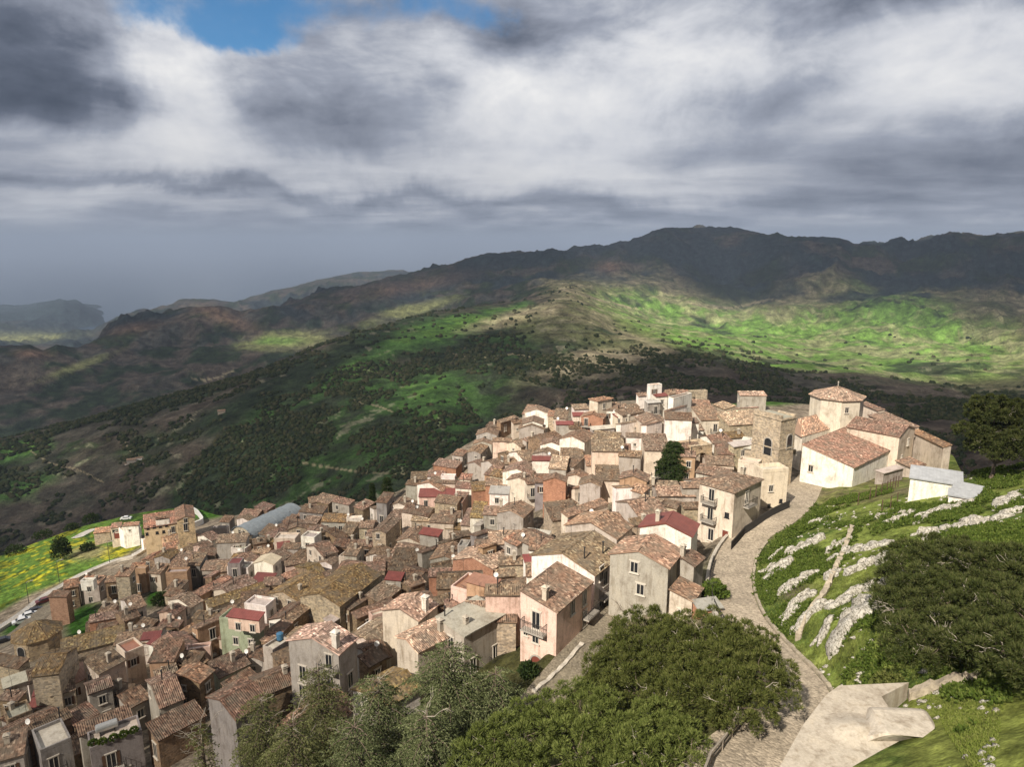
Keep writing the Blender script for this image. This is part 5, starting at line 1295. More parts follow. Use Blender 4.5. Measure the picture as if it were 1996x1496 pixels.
def octagon(parent, c, r, z0, z1, apex, rot, wallcol, roofcol, n=8, wm=None):
    b = MB(); P = [(c[0] + r * math.cos(rot + 2 * math.pi * i / n), c[1] + r * math.sin(rot + 2 * math.pi * i / n)) for i in range(n)]; b.prism(P, z0, z1)
    R2 = [(c[0] + (r + .06) * math.cos(rot + 2 * math.pi * i / n), c[1] + (r + .06) * math.sin(rot + 2 * math.pi * i / n)) for i in range(n)]; b.prism(R2, z1 - 0.5, z1 - 0.3)
    w = b.build('wall', [wm or M_PLASTER], parent); w.color = (*wallcol, 1)
    rb = MB(); ro = r + 0.45; E = [Vector((c[0] + ro * math.cos(rot + 2 * math.pi * i / n), c[1] + ro * math.sin(rot + 2 * math.pi * i / n), z1 - 0.02)) for i in range(n)]; A = Vector((c[0], c[1], apex))
    for i in range(n):
        a, q = E[i], E[(i + 1) % n]; L0 = (q - a).length; mid = (a + q) / 2; S0 = (A - mid).length
        rb.add([a, q, A], [(0, 1, 2)], 0, [[(i * 20, S0), (i * 20 + L0, S0), (i * 20 + L0 / 2, 0)]])
        lo = Vector((0, 0, -0.15)); rb.add([a, a + lo, q + lo, q], [(0, 1, 2, 3)], 0, [[(0, 0)] * 4]); ridge_caps(rb, A, a)
    rb.add([e + Vector((0, 0, -.15)) for e in E], [tuple(reversed(range(n)))], 0, [[(0, 0)] * n])
    ro_ = rb.build('roof', [M_TILE], parent); ro_.color = (*roofcol, 1)
    return w, ro_

# the big church at the top right
kx = (1340, 720, 2.992)
ch = [hz('s', *kx, (672,438, 932,335, 960,592), 'w', 't', 9.5, gz=-51, wins=False, chim=0, near=True, pitch=0.22),
      hz('g', *kx, (1288,330, 985,277, 1228,384), 'c', 't', 12, gz=-51, wins=False, chim=0, near=True, pitch=0.30),
      hz('s', *kx, (1040,190, 1150,235, 1025,270), 'c', 't', 11, gz=-53, wins=False, chim=0, pitch=0.2),
      hz('s', *kx, (1155,248, 1350,335, 1060,285), 'c', 't', 11, gz=-53, wins=False, chim=0, pitch=0.2),
      hz('s', *kx, (1345,350, 1540,442, 1322,440), 'c', 'o', 9, gz=-51, wins=False, chim=0, pitch=0.25),
      hz('s', *kx, (1290,512, 1390,556, 1225,548), 'c', 't', 5, gz=-49, wins=False, chim=0)]
church = merge('church', ch, 'large cream church with an octagonal drum and spreading tiled roofs above the road', 'church')
Mi = (Matrix.Translation(church.location) @ Matrix.Rotation(church.rotation_euler.z, 4, 'Z')).inverted()
_c = at_r(1631, 781, 176); _e = at_r(1631, 781, 170); _a = at_r(1631, 753, 176)
_l = Mi @ Vector((_c[0], _c[1], 0)); zoff = church.location.z
octagon(church, (_l.x, _l.y), 5.9, -4, _e[2] - zoff, _a[2] - zoff, R(22.5) - church.rotation_euler.z + R(8), (0.60, 0.54, 0.44), ROOFS['l'][0])
_b = MB(); _b.tube([(0, 0, -0.2), (0, 0, 0.9)], 0.12, 8); _b.tube([(0, 0, 0.9), (0, 0, 1.25)], [0.22, 0.05], 8); _f = _b.build('finial', [M_SLAB], church); _f.location = (_l.x, _l.y, _a[2] - zoff)
# the tall nave in front of the drum, with its pale roof
def nave():
    C = {k: Mi @ Vector(at_z(1340 + x / 2.992, 720 + y / 2.992, z)) for k, x, y, z in (('E', 648, 290, -39.6), ('A', 900, 228, -39.6), ('B', 940, 318, -42.4), ('C', 665, 397, -42.4), ('D', 622, 371, -42.2))}
    b = MB(); tile_sheet(b, C['E'], C['A'], C['B'], C['C'], True); tile_sheet(b, C['E'], C['E'] + (C['A'] - C['E']) * .02, C['C'], C['D'], True)
    o = b.build('roof', [M_TILE], church); o.color = (0.50, 0.33, 0.25, 1); ce = (C['E'] + C['A'] + C['B'] + C['C']) / 4
    pl = [C[k] + (ce - C[k]) * 0.035 for k in 'DCBAE']; zb = -60 - zoff; b = MB(); n = len(pl); vs = [(p.x, p.y, p.z - .16) for p in pl] + [(p.x, p.y, zb) for p in pl]
    b.add(vs, [(i, (i + 1) % n, n + (i + 1) % n, n + i) for i in range(n)] + [tuple(range(n))]); o = b.build('wall', [M_PLASTER], church); o.color = (0.72, 0.65, 0.55, 1)
nave()
put(ch[0], 'window', 1340 + 718 / 2.992, 720 + 600 / 2.992, 1.1, church); put(ch[1], 'window', 1340 + 1283 / 2.992, 720 + 445 / 2.992, 1.1, church); put(ch[1], 'small', 1340 + 1246 / 2.992, 720 + 525 / 2.992, 1.0, church)
put(ch[0], 'small', 1340 + 622 / 2.992, 720 + 498 / 2.992, 1.2, church); 
_q = _e + np.array([0, 0, -3.2]); _o = link('window', OPEN['window'][0], church); _p = Mi @ Vector((_c[0] - 0.2, _c[1] - 5.55, _e[2] - 3.0)); _o.location = _p; _o.rotation_euler = (0, 0, math.pi - church.rotation_euler.z + R(8)); link('pane', OPEN['window'][1], _o)
# courtyard wall block before it
hz('s', *kx, (1215,560, 1100,590, 1225,590), 'g', 'x', 4.2, gz=-48.5, wins=False, chim=0, pitch=0.03, label='low grey flat-topped block between the church and the white shed')
# stone tower
tw = hz('F', *kx, (548,293, 634,276, 385,262), 's', 'x', 14.5, wins=False, par=0.0, chim=0)
tw['wo'].color = (0.43, 0.36, 0.275, 1)
tower = merge('stone_tower', [tw], 'massive weathered stone tower with arched belfry windows left of the church', 'tower')
put(tw, 'arch', 1340 + 466 / 2.992, 720 + 500 / 2.992, 1.0, tower); put(tw, 'arch', 1340 + 590 / 2.992, 720 + 470 / 2.992, 0.9, tower)
_b = MB(); X, Y, zt = tw['X'], tw['Y'], tw['ze']
for z0, e in ((zt - 0.35, 0.18), (zt - 6.6, 0.12)): _b.box(-X - e, X + e, -Y - e, Y + e, z0, z0 + 0.28)
_b.box(-X - 0.003, -X + 0.5, -Y - .003, Y + .003, zt + .003, zt + 0.7); _b.box(X - 0.5, X + .003, -Y - .003, Y * .2, zt + .003, zt + 0.45)
_o = _b.build('cornice', [M_STONE], tower); _o.color = (0.43, 0.36, 0.275, 1)
hz('s', *kx, (330,395, 440,410, 250,428), 's', 'f', 7.5, kinds=['window'], p=0.6, chim=0)
# white shed with grey metal roof on the hill
sh = [hz('s', *kx, (1310,560, 1600,602, 1236,622), 'w', 'x', 5.0, wins=False, chim=0, pitch=0.10), hz('s', *kx, (1580,655, 1720,685, 1555,690), 'w', 'x', 2.4, wins=False, chim=0, pitch=0.08), hz('s', *kx, (1530,695, 1680,720, 1500,727), 'w', 'x', 2.2, wins=False, chim=0, pitch=0.08)]
for s_ in sh: s_['ro'].data.materials[0] = M_SHEET; s_['ro'].color = (0.36, 0.37, 0.38, 1)
shed = merge('shed', sh, 'white shed with a flat grey metal roof on the grassy hill', 'shed')

# octagonal church, lower left
_g = hit(60, 1292); _r = float(np.hypot(_g[0], _g[1])) + 4.5; _ap = at_r(69, 1211, _r); _ev = at_r(69, 1233, _r); _cc = _ap[:2]; zg = float(ground(*_cc))
oc = empty('octagonal_church', (_cc[0], _cc[1], zg), 0, 'octagonal brown stone church with a low tiled roof and arched window, lower left', 'church')
octagon(oc, (0, 0), 4.5, -6, _ev[2] - zg, _ap[2] - zg, R(12), (0.40, 0.32, 0.22), ROOFS['y'][0], wm=M_STONE)
_o = link('arched_window', OPEN['arch'][0], oc); _a = R(12 + 22.5 + 45 * 5); _o.location = (4.19 * math.cos(_a), 4.19 * math.sin(_a), _ev[2] - zg - 4.0); _o.rotation_euler = (0, 0, _a - math.pi / 2); _o.scale = (.9, 1, .8)

# the convent on the meadow edge
ka = (0, 960, 4.9875)
cv = [hz('g', *ka, (1395,222, 1760,165, 1378,350), 'c', 'o', 12.5, wins=False, chim=0, pitch=0.36), hz('g', *ka, (1802,232, 1784,118, 1737,302), 's', 'o', 14.0, wins=False, chim=0, pitch=0.36),
      hz('F', *ka, (1205,398, 1375,352, 1185,290), 'w', 'f', 5.6, wins=False, par=0.3), hz('s', *ka, (1210,298, 1358,288, 1210,336), 'w', 'o', 9.0, wins=False, chim=0),
      hz('s', *ka, (932,348, 1090,332, 918,402), 's', 'o', 6.0, wins=False, chim=0), hz('s', *ka, (1092,302, 1172,294, 1086,352), 'c', 'o', 8.5, wins=False, chim=0),
      hz('F', *ka, (1390,470, 1482,440, 1385,440), 'w', 'f', 3.5, wins=False, par=0.2), hz('s', *ka, (1516,228, 1645,212, 1512,240), 'w', 'o', 13.6, wins=False, chim=0, base=-10.6)]
for f in cv[:2]: f['wo'].color = (0.60, 0.47, 0.30, 1)
convent = merge('convent', cv, 'long orange-roofed convent with a cream front and white terrace above the yellow meadow', 'convent')
for x, y, i, k in [(1390,445,0,'dark'),(1430,420,0,'dark'),(1528,408,0,'dark'),(1592,398,0,'dark'),(1650,388,0,'dark'),(1686,395,0,'tall'),(1440,365,0,'dark'),(1500,352,0,'dark'),(1560,345,0,'dark'),(1620,335,0,'dark'),(1808,375,1,'tall'),(1808,300,1,'window'),(1262,385,3,'small'),(1138,395,5,'window'),(1106,390,5,'dark'),(1140,450,5,'archdoor'),(1532,268,7,'dark'),(1560,266,7,'dark'),(1583,262,7,'dark'),(1606,258,7,'dark')]:
    put(cv[i], k, ka[0] + x / ka[2], ka[1] + y / ka[2], 1.0 if i != 7 else 0.7, convent)

# vaulted hall
def vault():
    p, ex, Ln, w = solve('s', (469, 1028), (571, 982), (481, 1043), 7.5, 0.9)
    n = np.array([-ex[1], ex[0]]); r_ = 4.2; Ln = min(Ln, 46); c = p[:2] + ex * Ln / 2; zg = float(ground(*c)); root = empty('vaulted_hall', (c[0], c[1], min(zg, p[2] - 6)), math.atan2(ex[1], ex[0]), 'long hall with a grey barrel-vaulted metal roof and half-round louvred end', 'hall')
    H = p[2] - root.location.z; b = MB(); ns = 14; z0 = H - r_ * 0.72
    pr = [(r_ * math.cos(math.pi * i / ns), z0 + r_ * 0.72 * math.sin(math.pi * i / ns)) for i in range(ns + 1)]
    nx = 20; vs = [(-Ln / 2 + Ln * j / nx, y, z) for j in range(nx + 1) for y, z in pr]; q = ns + 1
    b.add(vs, [(j * q + i, j * q + i + 1, (j + 1) * q + i + 1, (j + 1) * q + i) for j in range(nx) for i in range(ns)], 0, [[(j * 2.4, i * .9)] * 4 for j in range(nx) for i in range(ns)])
    pr2 = [(y * 0.975, z - .1) for y, z in pr]; vs = [(-Ln / 2 + Ln * j, y, z) for j in (0, 1) for y, z in pr2]; b.add(vs, [(i, q + i, q + i + 1, i + 1) for i in range(ns)], 0, [[(0, 0)] * 4] * ns)
    for j in range(7):
        x = -Ln / 2 + Ln * (j + .02) / 6.04; b.tube([(x, y * 1.012, z + .03) for y, z in pr], 0.09, 5)
    o = b.build('roof', [M_SHEET], root, smooth=False); o.color = (0.22, 0.25, 0.27, 1)
    b = MB(); b.box(-Ln / 2 + .2, Ln / 2 - .2, -r_ + .15, r_ - .15, -4, z0 - 0.02); 
    for x in (-Ln / 2 + .25, Ln / 2 - .35): m_ = len(pr2); b.add([(x, y * .97, z) for y, z in pr2] + [(x + .1, y * .97, z) for y, z in pr2], [tuple(range(m_)), tuple(reversed(range(m_, 2 * m_)))])
    w_ = b.build('wall', [M_PLASTER], root); w_.color = (0.50, 0.44, 0.34, 1)
    b = MB()
    for k in range(3): b.box(-Ln / 2 + .16, -Ln / 2 + .22, -1.3, 1.3, z0 + .35 + k * .55, z0 + .7 + k * .55)
    b.build('louvre', [M_GLASS], root)
vault()
# stone archway over the lane
def archway():
    g0 = hit(1365, 922); g1 = hit(1382, 915); d = np.array([0.93, 0.35]); root = empty('archway', tuple(g0), math.atan2(d[1], d[0]), 'rough stone archway spanning the lane right of the town conifer', 'archway')
    b = MB(); w, h, W, Ht, D = 3.4, 4.6, 5.6, 6.2, 5.0; n = 12; r_ = w / 2
    arc = [(r_ * math.cos(math.pi * i / n), h - r_ + r_ * math.sin(math.pi * i / n)) for i in range(n + 1)]
    for y in (0, D):
        s = 1 if y == 0 else -1
        top = [(W / 2 - W * i / n, Ht) for i in range(n + 1)]
        vs = [(x, y, z) for x, z in arc] + [(x, y, z) for x, z in top]; fs = [(i, i + 1, n + 2 + i, n + 1 + i) for i in range(n)]
        b.add(vs, fs); b.add([(r_, y, -2), (r_, y, h - r_), (W / 2, y, Ht), (W / 2, y, -2)], [(0, 1, 2, 3)]); b.add([(-r_, y, -2), (-r_, y, h - r_), (-W / 2, y, Ht), (-W / 2, y, -2)], [(0, 1, 2, 3)])
    full = [(r_, -2)] + arc + [(-r_, -2)]; m = len(full); b.add([(x, 0, z) for x, z in full] + [(x, D, z) for x, z in full], [(i, i + 1, m + i + 1, m + i) for i in range(m - 1)])
    b.add([(-W / 2, 0, Ht), (W / 2, 0, Ht), (W / 2, D, Ht), (-W / 2, D, Ht), (-W / 2, 0, -2), (W / 2, 0, -2), (W / 2, D, -2), (-W / 2, D, -2)], [(0, 1, 2, 3), (0, 4, 7, 3), (1, 5, 6, 2)])
    o = b.build('wall', [M_STONE], root); o.color = (0.46, 0.36, 0.25, 1)
    b = MB()
    for i in range(14):
        x = -W / 2 + .1 + i * .4; b.box(x, x + .3, -.12, .5, Ht + .004, Ht + .16 + .05 * (i % 3))
    o = b.build('coping', [M_STONE], root); o.color = (0.50, 0.42, 0.32, 1)
archway()

# details on the large near houses
_h = find('three-storey cream'); 
for x, y, k in [(140,770,'tall'),(132,880,'tall'),(135,1000,'tall')]:
    put(_h, k, 1340 + x / 2.992, 720 + y / 2.992)
for x, y in [(134,778),(130,885)]: put(_h, 'balcony', 1340 + x / 2.992, 720 + y / 2.992)
put(_h, 'dark', 1340 + 229 / 2.992, 720 + 868 / 2.992); put(_h, 'door', 1340 + 218 / 2.992, 720 + 1012 / 2.992); put(_h, 'tall', 1340 + 342 / 2.992, 720 + 785 / 2.992); put(_h, 'balcony', 1340 + 350 / 2.992, 720 + 790 / 2.992, 1.15)
_h = find('flat-roofed cream'); put(_h, 'window', 1340 + 484 / 2.992, 720 + 715 / 2.992, .9); put(_h, 'dark', 1340 + 543 / 2.992, 720 + 780 / 2.992, .8); put(_h, 'dark', 1340 + 475 / 2.992, 720 + 805 / 2.992, .7)
_h = find('tall grey gabled house with two')
for x, y in [(1378,785),(1436,1000)]: put(_h, 'window', 960 + x / 4.9875, 960 + y / 4.9875, 1.15)
_h = find('large pale pink house')
put(_h, 'tall', 960 + 425 / 4.9875, 960 + 1335 / 4.9875, 1.15); put(_h, 'window', 960 + 420 / 4.9875, 960 + 1470 / 4.9875); put(_h, 'balcony', 960 + 420 / 4.9875, 960 + 1338 / 4.9875, 1.3); put(_h, 'small', 960 + 325 / 4.9875, 960 + 1395 / 4.9875)
_o = put(_h, 'archdoor', 1046, 1316, 1.0)
for x, y, k in [(775,1190,'tall'),(890,1100,'tall'),(890,1300,'tall')]: put(_h, k, 960 + x / 4.9875, 960 + y / 4.9875)
put(_h, 'balcony', 960 + 925 / 4.9875, 960 + 1180 / 4.9875, 1.2)
_h = find('white gabled house with orange')
for x, y, k in [(1055,860,'tall'),(1092,905,'tall'),(1050,1180,'tall')]: put(_h, k, 960 + x / 4.9875, 960 + y / 4.9875)
put(_h, 'balcony', 960 + 1095 / 4.9875, 960 + 985 / 4.9875, 1.5)
def on_roof(info, px, py, mesh, name, col=(0.45, 0.40, 0.33), s=1.0):
    d = ray(px, py); ex = np.array([math.cos(info['ang']), math.sin(info['ang'])]); ey = np.array([-ex[1], ex[0]]); best = None
    for t in np.linspace(40, 260, 4000):
        q = d * t / d[1]; l = q[:2] - info['c']; x, y = l @ ex, l @ ey
        if abs(x) > info['X'] or abs(y) > info['Y']: continue
        pit = 0.34 if info['kind'] == 'g' else 0.24
        z = info['zg'] + (info['H'] - pit * (abs(y) if info['kind'] == 'g' else y + info['Y']) if info['kind'] in 'gs' else info['ze'])
        if q[2] < z:
            o = link(name, mesh, info['ro']); o.location = (x, y, z - info['zg']); o.color = (*col, 1); o.scale = (s, s, s); return o
_h = find('two black flues'); on_roof(_h, 1139, 1090, FLUE, 'flue_pipe', s=1.1); on_roof(_h, 1175, 1081, FLUE, 'flue_pipe', s=1.2)
on_roof(find('large pale pink house'), 1063, 1170, CHIM, 'chimney', (0.6, 0.52, 0.42), 1.1)
on_roof(find('cream house with pale tiles and a white chimney'), 829, 1190, CHIM, 'chimney', (0.75, 0.70, 0.62), 1.3)
on_roof(find('tall grey house with pale tiles'), 655, 1262, CHIM, 'chimney', (0.75, 0.70, 0.62), 1.3); on_roof(find('single sloping slab'), 908, 1225, CHIM, 'chimney', (0.45, 0.40, 0.33), 1.0); on_roof(find('single sloping slab'), 867, 1204, FLUE, 'flue_pipe')
on_roof(BH, 1447, 932, CHIM, 'chimney', (0.6, 0.54, 0.45), 1.2)
on_roof(find('rose-red metal'), 1282, 1017, CHIM, 'chimney', (0.45, 0.40, 0.33), 1.0)

# things on roof terraces
def at_roof(info, fx, fy, dz=0.0):
    M = Matrix.Translation(info['o'].location) @ Matrix.Rotation(info['ang'], 4, 'Z')
    return M @ Vector((fx * info['X'], fy * info['Y'], info['ze'] + 0.05 + dz))
M_TANK = simple('brushed_tank', (0.5, 0.5, 0.48), 0.35, 0.6, 0.15); M_BLUE = simple('blue_plastic', (0.05, 0.14, 0.24), 0.5, var=0.1)
def tank(info, fx, fy, mat, label, horiz=True, s=1.0):
    p = at_roof(info, fx, fy); o = empty('water_tank', p, info['ang'], label, 'water tank')
    b = MB()
    if horiz: b.tube([(-1.25, 0, .9), (-1.15, 0, .9), (1.15, 0, .9), (1.25, 0, .9)], [0.35, 0.55, 0.55, 0.35], 16)
    else: b.tube([(0, 0, 0.1), (0, 0, 1.1), (0, 0, 1.25)], [0.55, 0.55, 0.3], 14)
    b.build('tank', [mat], o, smooth=False)
    b = MB()
    if horiz:
        for x in (-.8, .8): b.box(x - .06, x + .06, -.5, .5, 0, .42)
    else: b.box(-.6, .6, -.6, .6, 0, .095)
    b.build('stand', [M_IRON], o); o.scale = (s, s, s)
tank(find('roof terrace has plants'), 0.25, -0.55, M_TANK, 'silver cylindrical water tank lying on the planted roof terrace')
tank(find('blue water tank'), -0.75, -0.6, M_BLUE, 'small blue plastic water tank on a bare concrete roof', False)

# ------------------------------------------------------------------ roads, walls and rails
def mat_paving(name='stone_paving', base=(0.37, 0.31, 0.235)):
    m, nt, b = newmat(name, 0.9, 0.2); P = N(nt, 'ShaderNodeTexCoord').outputs['Object']
    vo = N(nt, 'ShaderNodeTexVoronoi'); vo.inputs['Scale'].default_value = 4.2; L(nt, P, vo.inputs['Vector'])
    n1 = noise(nt, P, 0.35, 6, 0.65); n2 = noise(nt, P, 4.0, 5, 0.65); n3 = noise(nt, P, 0.12, 4, 0.6)
    c = mix(nt, 1.0, base, ramp(nt, N_sep(nt, vo.outputs['Color']), [(0, g(0.72)), (1, g(1.28))]), 'MULTIPLY')
    c = mix(nt, 1.0, c, ramp(nt, n1, [(0.3, g(0.72)), (0.7, g(1.2))]), 'MULTIPLY'); c = mix(nt, 1.0, c, ramp(nt, n2, [(0.3, g(0.72)), (0.7, g(1.22))]), 'MULTIPLY')
    c = mix(nt, ramp(nt, n3, [(0.55, g(0)), (0.7, g(.5))]), c, (0.16, 0.14, 0.09))
    L(nt, c, b.inputs['Base Color']); bump(nt, b, mth(nt, 'ADD', mth(nt, 'MULTIPLY', vo.outputs['Distance'], -1.0), n2), 0.8, 0.06)
    return m
M_PAVE = mat_paving(); M_PAVE2 = mat_paving('street_paving', (0.20, 0.17, 0.125)); M_ASPH = mat_paving('pale_road', (0.40, 0.38, 0.35))
M_DRY = simple('dry_stone', (0.34, 0.29, 0.22), 0.95, var=0.5, scale=2.2, bumpd=0.12); M_KERB = simple('kerb_stone', (0.42, 0.38, 0.32), 0.9, var=0.3, scale=1.5, bumpd=0.04)
def offset(path, o):
    P = path[:, :2]; d = np.gradient(P, axis=0); d /= np.linalg.norm(d, axis=1)[:, None]; n = np.stack([-d[:, 1], d[:, 0]], 1)
    return P + n * (o[:, None] if hasattr(o, '__len__') else o)
def strip(name, path, w, mat, dz=0.05, kind='structure', nc=9, **kw):
    rows = [offset(path, w * (2 * i / (nc - 1) - 1)) for i in range(nc)]
    V = np.stack(rows, 1); Z = ground(V[..., 0].ravel(), V[..., 1].ravel()).reshape(V.shape[:2]) + dz
    Z = np.maximum(Z, (path[:, 2] + dz)[:, None] - 0.15)
    V = np.concatenate([V, Z[..., None]], 2).reshape(-1, 3)
    o = link(name, mesh_np(name, V, grid_faces(len(path), nc), [mat], True), None, kind=kind); return o
ROADF = smooth_path(ROAD[::3].tolist(), 6) if False else ROAD
strip('road', ROADF, ROADF[:, 3], M_PAVE, 0.06, nc=13)
strip('street', STREET, STREET[:, 3] * 0.9, M_PAVE2, 0.05)
def wall_path(name, pts2, h, t, mat, label, cat, dz=0.0, jag=0.0, base=-0.6, color=None, zs=None):
    pts2 = np.array(pts2); d = np.gradient(pts2, axis=0); d /= np.linalg.norm(d, axis=1)[:, None]; n = np.stack([-d[:, 1], d[:, 0]], 1)
    gz = ground(pts2[:, 0], pts2[:, 1]) if zs is None else zs
    b = MB(); N_ = len(pts2); c0 = pts2.mean(0); z0 = float(gz.mean()); vs = []
    for i in range(N_):
        j = (random.random() - .5) * jag; k = (random.random() - .5) * jag * .6
        a = pts2[i] + n[i] * (t / 2 + k) - c0; q = pts2[i] - n[i] * (t / 2 + k) - c0; zb = gz[i] + base - z0; zt = gz[i] + h + j + dz - z0
        vs += [(a[0], a[1], zb), (a[0], a[1], zt), (q[0], q[1], zt + (random.random() - .5) * jag * .5), (q[0], q[1], zb)]
    fs = [(4 * i + k, 4 * i + (k + 1) % 4, 4 * i + 4 + (k + 1) % 4, 4 * i + 4 + k) for i in range(N_ - 1) for k in range(4)] + [(3, 2, 1, 0), tuple(4 * (N_ - 1) + k for k in range(4))]
    b.add(vs, fs); o = b.build(name, [mat]); o.location = (c0[0], c0[1], z0); tag(o, label, cat)
    if color: o.color = (*color, 1)
    return o
def dens(pts, step=0.5):
    P = np.array([p[:2] for p in pts]); out = []
    for i in range(len(P) - 1):
        n = max(1, int(np.linalg.norm(P[i + 1] - P[i]) / step)); out += [P[i] + (P[i + 1] - P[i]) * k / n for k in range(n)]
    out.append(P[-1]); return np.array(out)
def pxpath(L_, n=6): return smooth_path([list(hit(a, b)) for a, b in L_], n)
i0, i1 = 22, 78
left_side = ROAD[:, 3] + 0.25
_L = offset(ROAD, -left_side); _R = offset(ROAD, left_side)
sideL, sideR = (_L, _R) if _L[40, 0] < _R[40, 0] else (_R, _L)
wall_path('parapet', dens(sideL[i0:76]), 0.55, 0.45, M_KERB, 'low pale stone parapet along the town side of the curving road', 'parapet', jag=0.05, base=-2.5)
wall_path('kerb_wall', dens(sideR[26:92]), 0.30, 0.35, M_DRY, 'low rough stone kerb along the hill side of the curving road', 'kerb', jag=0.16)
wall_path('stone_wall', dens(pxpath([(1660,1035),(1630,1110),(1600,1170),(1565,1225),(1555,1250)])), 0.7, 0.5, M_DRY, 'short tumbledown stone wall running down the grassy slope', 'wall', jag=0.4)
wall_path('stone_wall', dens(pxpath([(1770,1365),(1820,1348),(1870,1335),(1905,1332)])), 0.8, 0.6, M_DRY, 'pale dry-stone wall joining the concrete roof to the slope on its right', 'wall', jag=0.3)
wall_path('kerb_wall', dens(pxpath([(1135,1258),(1100,1298),(1062,1335),(1040,1352)])), 0.35, 0.5, M_KERB, 'pale broken kerb along the lower street', 'kerb', jag=0.2)
# guard rail and fences
def rail(pts, h, rails, post, label, cat, mat=M_IRON, step=2.0, rr=0.045, slats=None):
    P = dens(pts, step); z = ground(P[:, 0], P[:, 1]); root = empty(cat.replace(' ', '_'), (P[0][0], P[0][1], float(z[0])), 0, label, cat); o = np.array([P[0][0], P[0][1], z[0]])
    Q = np.concatenate([P, z[:, None]], 1) - o
    if not slats or slats > 0.5:
        for q in Q: b = MB(); b.box(q[0] - post, q[0] + post, q[1] - post, q[1] + post, q[2] - .3, q[2] + h); b.build('post', [mat], root)
    else:
        b = MB(); D = dens(pts, slats); dz = ground(D[:, 0], D[:, 1])
        for p, zz in zip(D, dz): x, y, zq = p[0] - o[0], p[1] - o[1], zz - o[2]; b.box(x - post, x + post, y - post, y + post, zq - .2, zq + h)
        b.build('pickets', [mat], root)
    for k in rails: b = MB(); b.tube([(q[0], q[1], q[2] + h * k) for q in Q], rr, 6); b.build('rail', [mat], root)
    return root
rail(offset(ROAD, 0)[:0].tolist() or (sideL[36:76] + (ROAD[36:76, :2] - sideL[36:76]) * 0.10).tolist(), 1.15, (0.55, 0.98), 0.06, 'dark metal guard rail on the town side of the curving road', 'guard rail', rr=0.07)
rail([hit(1425, 1073), hit(1451, 1043), hit(1486, 1019), hit(1538, 991)], 1.5, (0.3, 0.9), 0.045, 'dark slatted fence between the balcony house and the road', 'slatted fence', step=1.5, slats=0.22)
rail([hit(1458, 1402), hit(1425, 1440), hit(1385, 1490), hit(1370, 1530)], 1.0, (0.5, 1.0), 0.09, 'weathered timber rail at the foot of the bushy pines, bottom centre', 'timber rail', mat=simple('grey_timber', (0.30, 0.26, 0.21), 0.9, var=0.3), rr=0.10)
rail([hit(1672, 985), hit(1695, 975), hit(1728, 962), hit(1750, 950)], 2.2, (0.4, 0.9), 0.05, 'tall rusty wire fence climbing to the white shed', 'wire fence', mat=simple('rust', (0.10, 0.06, 0.04), 0.9), step=2.2, rr=0.02)
rail([hit(1718, 1000), hit(1735, 992), hit(1748, 985)], 2.0, (0.5, 0.95), 0.05, 'short rusty wire fence below the white shed', 'wire fence', mat=bpy.data.materials['rust'], step=2.0, rr=0.02)
# far road, parking lane
P1 = pxpath([(-60,1262),(0,1228),(50,1195),(88,1165),(130,1140),(170,1118),(225,1095),(262,1085),(300,1062)]); P1 = np.hstack([P1, np.zeros((len(P1), 1))])
strip('road_far', P1, 2.2, M_ASPH, 0.12)
P2 = pxpath([(-60,1290),(0,1262),(45,1232),(75,1205),(105,1180)]); P2 = np.hstack([P2, np.zeros((len(P2), 1))]); strip('parking_lane', P2, 3.0, M_PAVE2, 0.10)
wall_path('road_wall', dens(P1[2:60, :2] + np.array([1.9, -2.2]), 1.0), 0.9, 0.4, M_KERB, 'long pale wall beside the far road under the yellow meadow', 'wall', jag=0.05)
P3 = pxpath([(150,1050),(165,1042),(178,1036),(186,1034)], 4); P3 = np.hstack([P3, np.zeros((len(P3), 1))]); strip('forecourt', P3, 2.5, M_ASPH, 0.15)
wall_path('convent_wall', dens(pxpath([(345,1042),(370,1033),(395,1022),(388,1008),(378,1000)]), 1.0), 2.2, 0.5, M_WHITE, 'curved white wall at the right end of the convent', 'wall')
